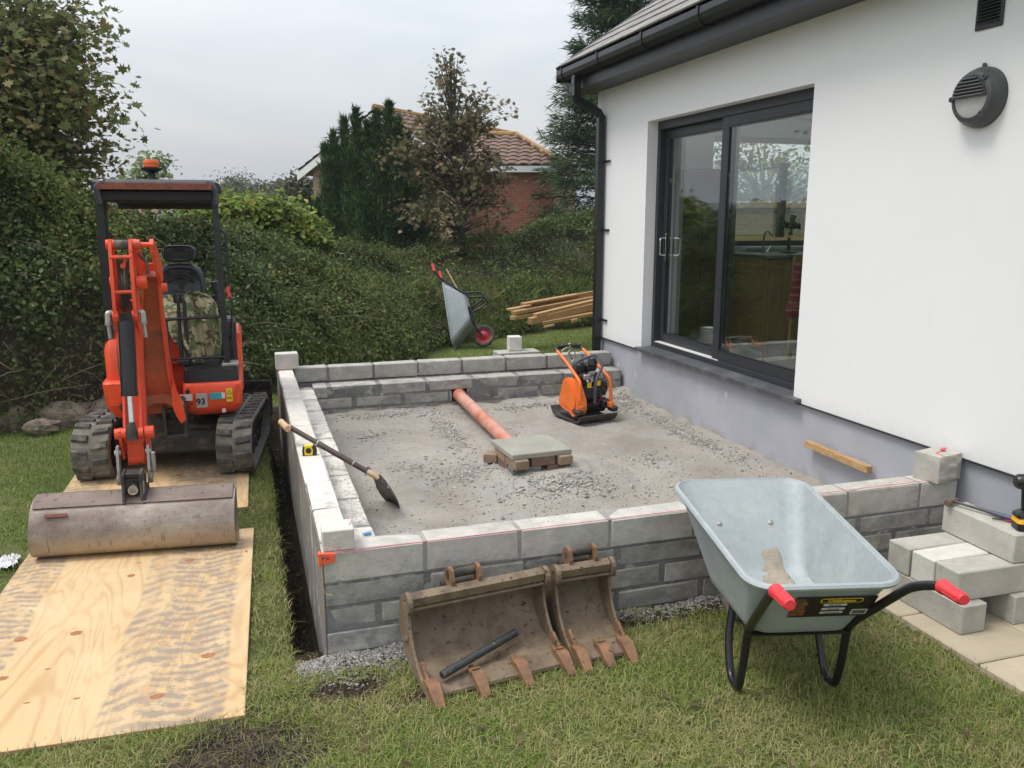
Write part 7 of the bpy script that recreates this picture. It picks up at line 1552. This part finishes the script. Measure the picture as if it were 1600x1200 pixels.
def brick_house():
    az = R(44); A = ony(586, 170, 25.0); rd = Vector((math.sin(az), math.cos(az), 0)); gd = Vector((-math.cos(az), math.sin(az), 0))    # ridge direction, and left along the gable
    def px_u(P): d = P-CAM; return 800+FPX*d.dot(RT)/d.dot(FW), 600+FPX*d.dot(DN)/d.dot(FW)
    lo, hi = 0, 9
    for _ in range(40):
        m_ = (lo+hi)/2; u_, v_ = px_u(Vector((A.x, A.y, A.z-m_*.6))+gd*m_); (lo, hi) = (m_, hi) if u_ > 466 else (lo, m_)
    HW = lo; best = min((abs(px_u(Vector((A.x, A.y, z_))+gd*HW)[1]-266), z_) for z_ in np.arange(1, 6, .02)); ZE = best[1]
    t = thing('brick_house', 'brick house with a lichened brown tiled roof and white gable boards beyond the hedge', 'house', (A.x, A.y, 0)); G0 = Vector((A.x, A.y, 0)); gw = HW-.35
    L = 9.0
    def Pt(a_, b_, z_): return G0+gd*a_+rd*b_+Vector((0, 0, z_))
    sl_ = (A.z-ZE)/HW; zi = A.z-.16
    w = MB(); w.loft([[Pt(gw, b_, -.5), Pt(-gw, b_, -.5), Pt(-gw, b_, zi-gw*sl_), Pt(0, b_, zi), Pt(gw, b_, zi-gw*sl_)] for b_ in (.25, L)]); WM_ = obj('wall', w, M['buff_wall'], t)
    for sx in (1, -1):
        es = (Pt(0, 0, A.z)-Pt(sx*HW, 0, ZE)); S_ = es.length
        rfm = MB().loft([[Pt(sx*HW, b_, ZE-.02), Pt(0, b_, A.z-.02), Pt(0, b_, A.z-.14), Pt(sx*HW, b_, ZE-.14)] for b_ in (.0, L)]); ro = obj('roof', rfm, M['old_tile'], t)
        tile_slope(ro, Pt(sx*HW, 0, ZE), rd, es, L, S_)
        obj('bargeboard', MB().loft([[Pt(sx*(HW+.02), b_, ZE-.30), Pt(0, b_, A.z-.28), Pt(0, b_, A.z-.06), Pt(sx*(HW+.02), b_, ZE-.08)] for b_ in (-.03, .0)]), M['upvc'], t)
    obj('ridge_tiles', MB().tube([Pt(0, -.03, A.z+.04), Pt(0, L, A.z+.04)], .10, 8), M['lichen'], t)
    obj('gutter', MB().tube([Pt(-HW-.04, -.02, ZE-.05), Pt(-HW-.04, L, ZE-.05)], .06, 8).tube([Pt(HW+.04, -.02, ZE-.05), Pt(HW+.04, L, ZE-.05)], .06, 8), M['upvc'], t)
    # hipped wing nearer the camera on the right
    az2 = R(21); fd = Vector((math.cos(az2), -math.sin(az2), 0)); bd = Vector((math.sin(az2), math.cos(az2), 0)); C = ony(863, 262, 23.0); ZE2 = C.z
    def Qt(a_, b_, z_): return Vector((C.x, C.y, 0))+fd*a_+bd*b_+Vector((0, 0, z_))
    Wd, Dp = 3.6, 4.6; z0 = ZE2; ov = .28; zt = ony(820, 210, 23.0+1.9).z
    wing = obj('wall', MB().box((0, 0, 0), (Wd, Dp, z0+.5)).xf(Matrix.Translation(Qt(-Wd/2, Dp/2, (z0-.5)/2)) @ Matrix.Rotation(-az2, 4, 'Z')), M['red_brick'], t, world=True)
    e0, e1, e2, e3 = Qt(-Wd, -ov, ZE2+.04), Qt(ov, -ov, ZE2+.04), Qt(ov, Dp+ov, ZE2+.04), Qt(-Wd, Dp+ov, ZE2+.04)
    r0, r1 = Qt(-Wd-.4, Dp/2, zt), Qt(-1.15, Dp/2, zt)
    rr = obj('roof', MB().add([e0, e1, e2, e3, r0, r1], [(0, 1, 5, 4), (1, 2, 5), (2, 3, 4, 5), (0, 4, 3), (0, 3, 2, 1)]), M['old_tile'], t)
    S1 = (r1-e1); up1 = (Qt(0, Dp/2, zt)-Qt(0, -ov, ZE2+.04)); SL = up1.length; d1 = (Wd+ov)
    tile_slope(rr, e0, fd, up1, d1, SL, clip=lambda s: (0, d1-(1.15+ov)*s/SL)); up2 = Qt(-1.15, 0, zt)-Qt(ov, 0, ZE2+.04); SL2 = up2.length; D2 = Dp+2*ov
    tile_slope(rr, e1, bd, up2, D2, SL2, clip=lambda s: (D2/2*s/SL2, D2-D2/2*s/SL2))
    obj('ridge_tiles', MB().tube([r0+Vector((0, 0, .05)), r1+Vector((0, 0, .05)), e1+Vector((0, 0, .07))], .10, 8).tube([r1+Vector((0, 0, .05)), e2+Vector((0, 0, .07))], .10, 8), M['lichen'], t)
    obj('fascia', MB().box((0, 0, 0), (Wd+ov, .03, .17)).xf(Matrix.Translation(Qt(-Wd/2+ov/2, -ov-.02, ZE2-.05)) @ Matrix.Rotation(-az2, 4, 'Z')), M['upvc'], t)
    obj('fascia', MB().box((0, 0, 0), (.03, Dp+2*ov, .17)).xf(Matrix.Translation(Qt(ov+.02, Dp/2, ZE2-.05)) @ Matrix.Rotation(-az2, 4, 'Z')), M['upvc'], t)
    obj('soffit', MB().box((0, 0, 0), (Wd+ov, Dp+2*ov, .02)).xf(Matrix.Translation(Qt(-Wd/2+ov/2, Dp/2, ZE2-.02)) @ Matrix.Rotation(-az2, 4, 'Z')), M['upvc'], t)
    wn_ = obj('window', MB().box((0, 0, 0), (.05, 1.3, 1.05)).xf(Matrix.Translation(Qt(.01, 1.2, ZE2-.85)) @ Matrix.Rotation(-az2, 4, 'Z')), M['upvc'], t)
    for k in (-1, 1): obj('pane', MB().box((0, 0, 0), (.06, .54, .9)).xf(Matrix.Translation(Qt(.012, 1.2+.31*k, ZE2-.85)) @ Matrix.Rotation(-az2, 4, 'Z')), M['charcoal'], wn_)
brick_house()
def small_roof():
    A = ony(262, 318, 33); t = thing('bungalow', 'pinkish tiled roof of a distant bungalow glimpsed under the excavator canopy', 'house', (A.x, A.y, 0)); az = R(30); rd = Vector((-math.cos(az), math.sin(az), 0)); gd = Vector((math.sin(az), math.cos(az), 0)); G0 = Vector((A.x, A.y, 0))
    Pt = lambda a_, b_, z_: G0+gd*a_+rd*b_+Vector((0, 0, z_))
    obj('wall', MB().loft([[Pt(-2.6, b_, -.5), Pt(2.6, b_, -.5), Pt(2.6, b_, A.z-1.6), Pt(0, b_, A.z-.1), Pt(-2.6, b_, A.z-1.6)] for b_ in (.3, 9)]), M['lime_render'], t)
    for sx in (-1, 1):
        es = Pt(0, 0, A.z)-Pt(sx*3.0, 0, A.z-1.75); o = obj('roof', MB().loft([[Pt(sx*3.0, b_, A.z-1.77), Pt(0, b_, A.z-.02), Pt(0, b_, A.z-.12), Pt(sx*3.0, b_, A.z-1.87)] for b_ in (0, 9.3)]), M['old_tile'], t); tile_slope(o, Pt(sx*3.0, 0, A.z-1.75), rd, es, 9.3, es.length)
        obj('bargeboard', MB().loft([[Pt(sx*3.02, b_, A.z-2.0), Pt(0, b_, A.z-.25), Pt(0, b_, A.z-.05), Pt(sx*3.02, b_, A.z-1.80)] for b_ in (-.03, 0)]), M['upvc'], t)
small_roof()
# what the house windows look out on and reflect: a timber summerhouse beyond the kitchen window
sh_ = thing('timber_shed', 'pale board-clad timber shed seen through the kitchen window', 'shed', (8.2, 12.6, 0))
for k in range(11): obj('cladding_board', MB().box((8.2, 11.5, .15+.17*k), (3.2, .03, .165), .003), M['batten'], sh_)
obj('roof', MB().box((8.2, 12.6, 2.06), (3.5, 2.6, .10), .01), M['batten'], sh_); obj('body', MB().box((8.2, 12.7, 1.0), (3.1, 2.3, 2.0)), M['timber'], sh_)

r = np.random.default_rng(5); fl = [(x, y, ground_z(x, y)+.028) for x, y in zip(r.uniform(-1.2, 2.9, 420), r.uniform(2.0, 3.3, 420)) if not (-1.3 < x < -.02 and y > 3.05)]
fl = [p for p in fl if r.random() < .28]
leaves('fallen_leaves', fl, [(0, 0, 1)]*len(fl), .026, 'oval', M['leaf_litter'], seed=6, jn=.3)
tree('garden_tree', 'leafy tree beyond the timber shed, seen through the kitchen window', 'tree', (10.2, 15.2, -.2), [((10.2, 15.2, 2.6), (1.6, 1.2, 1.0), 1), ((8.6, 15.6, 2.3), (1.0, .9, .7), .6)], 3000, .10, 'oval', M['leaf_hedge'], .09, 81, 60, cl=.2)
# ------------------------------------------------------------------ turf
def grass(name, pts, hgt, wid, mat_, seed, lean=.9):
    r = np.random.default_rng(seed); n = len(pts); P = np.asarray(pts, float); a = r.uniform(0, 2*PI, n); h_ = hgt*r.uniform(.45, 1.3, n); ln = np.abs(r.normal(0, lean, n)).clip(0, 2.2); w = wid*r.uniform(.6, 1.3, n)
    d = np.stack([np.cos(a), np.sin(a), np.zeros(n)], 1); s_ = np.stack([-np.sin(a), np.cos(a), np.zeros(n)], 1); up = np.array([0, 0, 1.])
    mid = P+d*(h_*ln*.35)[:, None]+up*(h_*.6/(1+.5*ln))[:, None]; tip = P+d*(h_*ln*.95)[:, None]+up*(h_/(1+1.1*ln))[:, None]
    V = np.stack([P-s_*w[:, None]/2, P+s_*w[:, None]/2, mid+s_*w[:, None]*.42, mid-s_*w[:, None]*.42, tip+s_*w[:, None]*.06, tip-s_*w[:, None]*.06], 1).reshape(-1, 3)
    F = (np.array([(0, 1, 2, 3), (3, 2, 4, 5)])[None]+6*np.arange(n)[:, None, None]).reshape(-1, 4)
    return mesh_np(name, V, F, mat_, kind='stuff')
def m_grass(name, cols, dry):
    m, t, p = newmat(name); g = node(t, 'ShaderNodeNewGeometry'); col = ramp(t, g.outputs['Random Per Island'], [((i+.5)/len(cols), c) for i, c in enumerate(cols)]); tc = node(t, 'ShaderNodeTexCoord')
    f = ramp(t, noise_n(t, tc.outputs['Object'], 1.9, 6, .7, .4), [(.46, (0, 0, 0)), (.64, (.95, .95, .95))]); r2 = ramp(t, math_n(t, 'FRACT', math_n(t, 'MULTIPLY', g.outputs['Random Per Island'], 17.3)), [(.25, (0, 0, 0)), (.45, (1, 1, 1))])
    col = mix(t, math_n(t, 'MULTIPLY', f, r2), col, dry); t.links.new(col, p.inputs['Base Color']); p.inputs['Roughness'].default_value = .6; p.inputs['Specular IOR Level'].default_value = .12
    tr = node(t, 'ShaderNodeBsdfTranslucent'); t.links.new(col, tr.inputs[0]); ms = node(t, 'ShaderNodeMixShader'); ms.inputs[0].default_value = .25; t.links.new(p.outputs[0], ms.inputs[1]); t.links.new(tr.outputs[0], ms.inputs[2]); t.links.new(ms.outputs[0], t.nodes['Material Output'].inputs[0]); return m
GN = m_grass('lawn_blade', [(.125, .18, .034), (.17, .235, .048), (.215, .285, .066), (.27, .33, .09), (.19, .26, .058), (.34, .32, .13), (.42, .34, .19)], (.43, .37, .18))
GF = m_grass('green_lawn_blade', [(.095, .165, .03), (.13, .22, .04), (.175, .28, .055), (.22, .31, .07)], (.30, .30, .11))
def bpoly(B_): 
    cx, cy, rz = B_; hw, hl = .615, (1.03 if B_ is BN else 1.2); return cx, cy, rz, hw, hl
def on_board(x, y):
    for B_ in (BN, BF):
        cx, cy, rz, hw, hl = bpoly(B_); c, s = math.cos(-rz), math.sin(-rz); dx, dy = x-cx, y-cy
        if abs(dx*c-dy*s) < hw-.01 and abs(dx*s+dy*c) < hl-.012: return True
    return False
def free(x, y):
    if on_board(x, y): return False
    if x > 3.62 and y < 8.6: return False
    if x > 2.90+.015*nz3(x, y, 2, 5) and y < 3.44: return False
    if y > 3.43 and x > .24 and y < 8.16: return False
    return True
def scatter(x0, x1, y0, y1, n, seed, bare=.55):
    r = np.random.default_rng(seed); o = []
    for x, y, q in zip(r.uniform(x0, x1, n), r.uniform(y0, y1, n), r.random(n)):
        if not free(x, y): continue
        if dirt_amount(x, y) > bare*(.6+.8*q): continue
        if nz3(x, y, 17, 5.5) < -.28 and q < .6: continue
        o.append((x, y, ground_z(x, y)-.002))
    return o
grass('lawn_grass', scatter(-1.3, 3.0, 1.75, 3.48, 125000, 1), .047, .0031, GN, 1, 1.1)
grass('lawn_grass', scatter(-.06, .22, 3.4, 9.0, 12000, 2, .8), .036, .0034, GN, 2, .8)
grass('lawn_grass', scatter(-4.2, -.9, 3.4, 9.6, 82000, 3), .034, .0044, GF, 3, .8)
grass('lawn_grass', scatter(-1.0, .3, 5.0, 10.2, 16000, 4), .034, .0044, GF, 4, .8)
grass('lawn_grass', scatter(.2, 8, 8.16, 15.5, 95000, 5), .040, .0062, GF, 5, .8)
grass('lawn_grass', scatter(-1.3, 3.0, 2.95, 3.25, 3500, 6, .4), .055, .0032, GN, 6, .9)
rq = np.random.default_rng(8); grass('dead_grass', [(x, y, ground_z(x, y)) for x, y in zip(rq.normal(.0, .35, 3000), rq.normal(2.88, .2, 3000)) if free(x, y) and dirt_amount(x, y) > .2], .04, .0028, m_grass('dead_blade', [(.20, .16, .09), (.13, .10, .055), (.28, .23, .13), (.10, .11, .04)], (.2, .15, .08)), 7, 1.6)

# ------------------------------------------------------------------ the air: far things fade a little
hzm = bpy.data.materials.new('haze'); hzm.use_nodes = True; ht = hzm.node_tree; ht.nodes.remove(ht.nodes['Principled BSDF'])
pv = ht.nodes.new('ShaderNodeVolumePrincipled'); pv.inputs['Color'].default_value = (.86, .91, 1, 1); pv.inputs['Density'].default_value = .0007; ht.links.new(pv.outputs[0], ht.nodes['Material Output'].inputs['Volume'])
o = obj('haze', MB().box((100, 740, 14), (2200, 1720, 32)), hzm); o['kind'] = 'stuff'
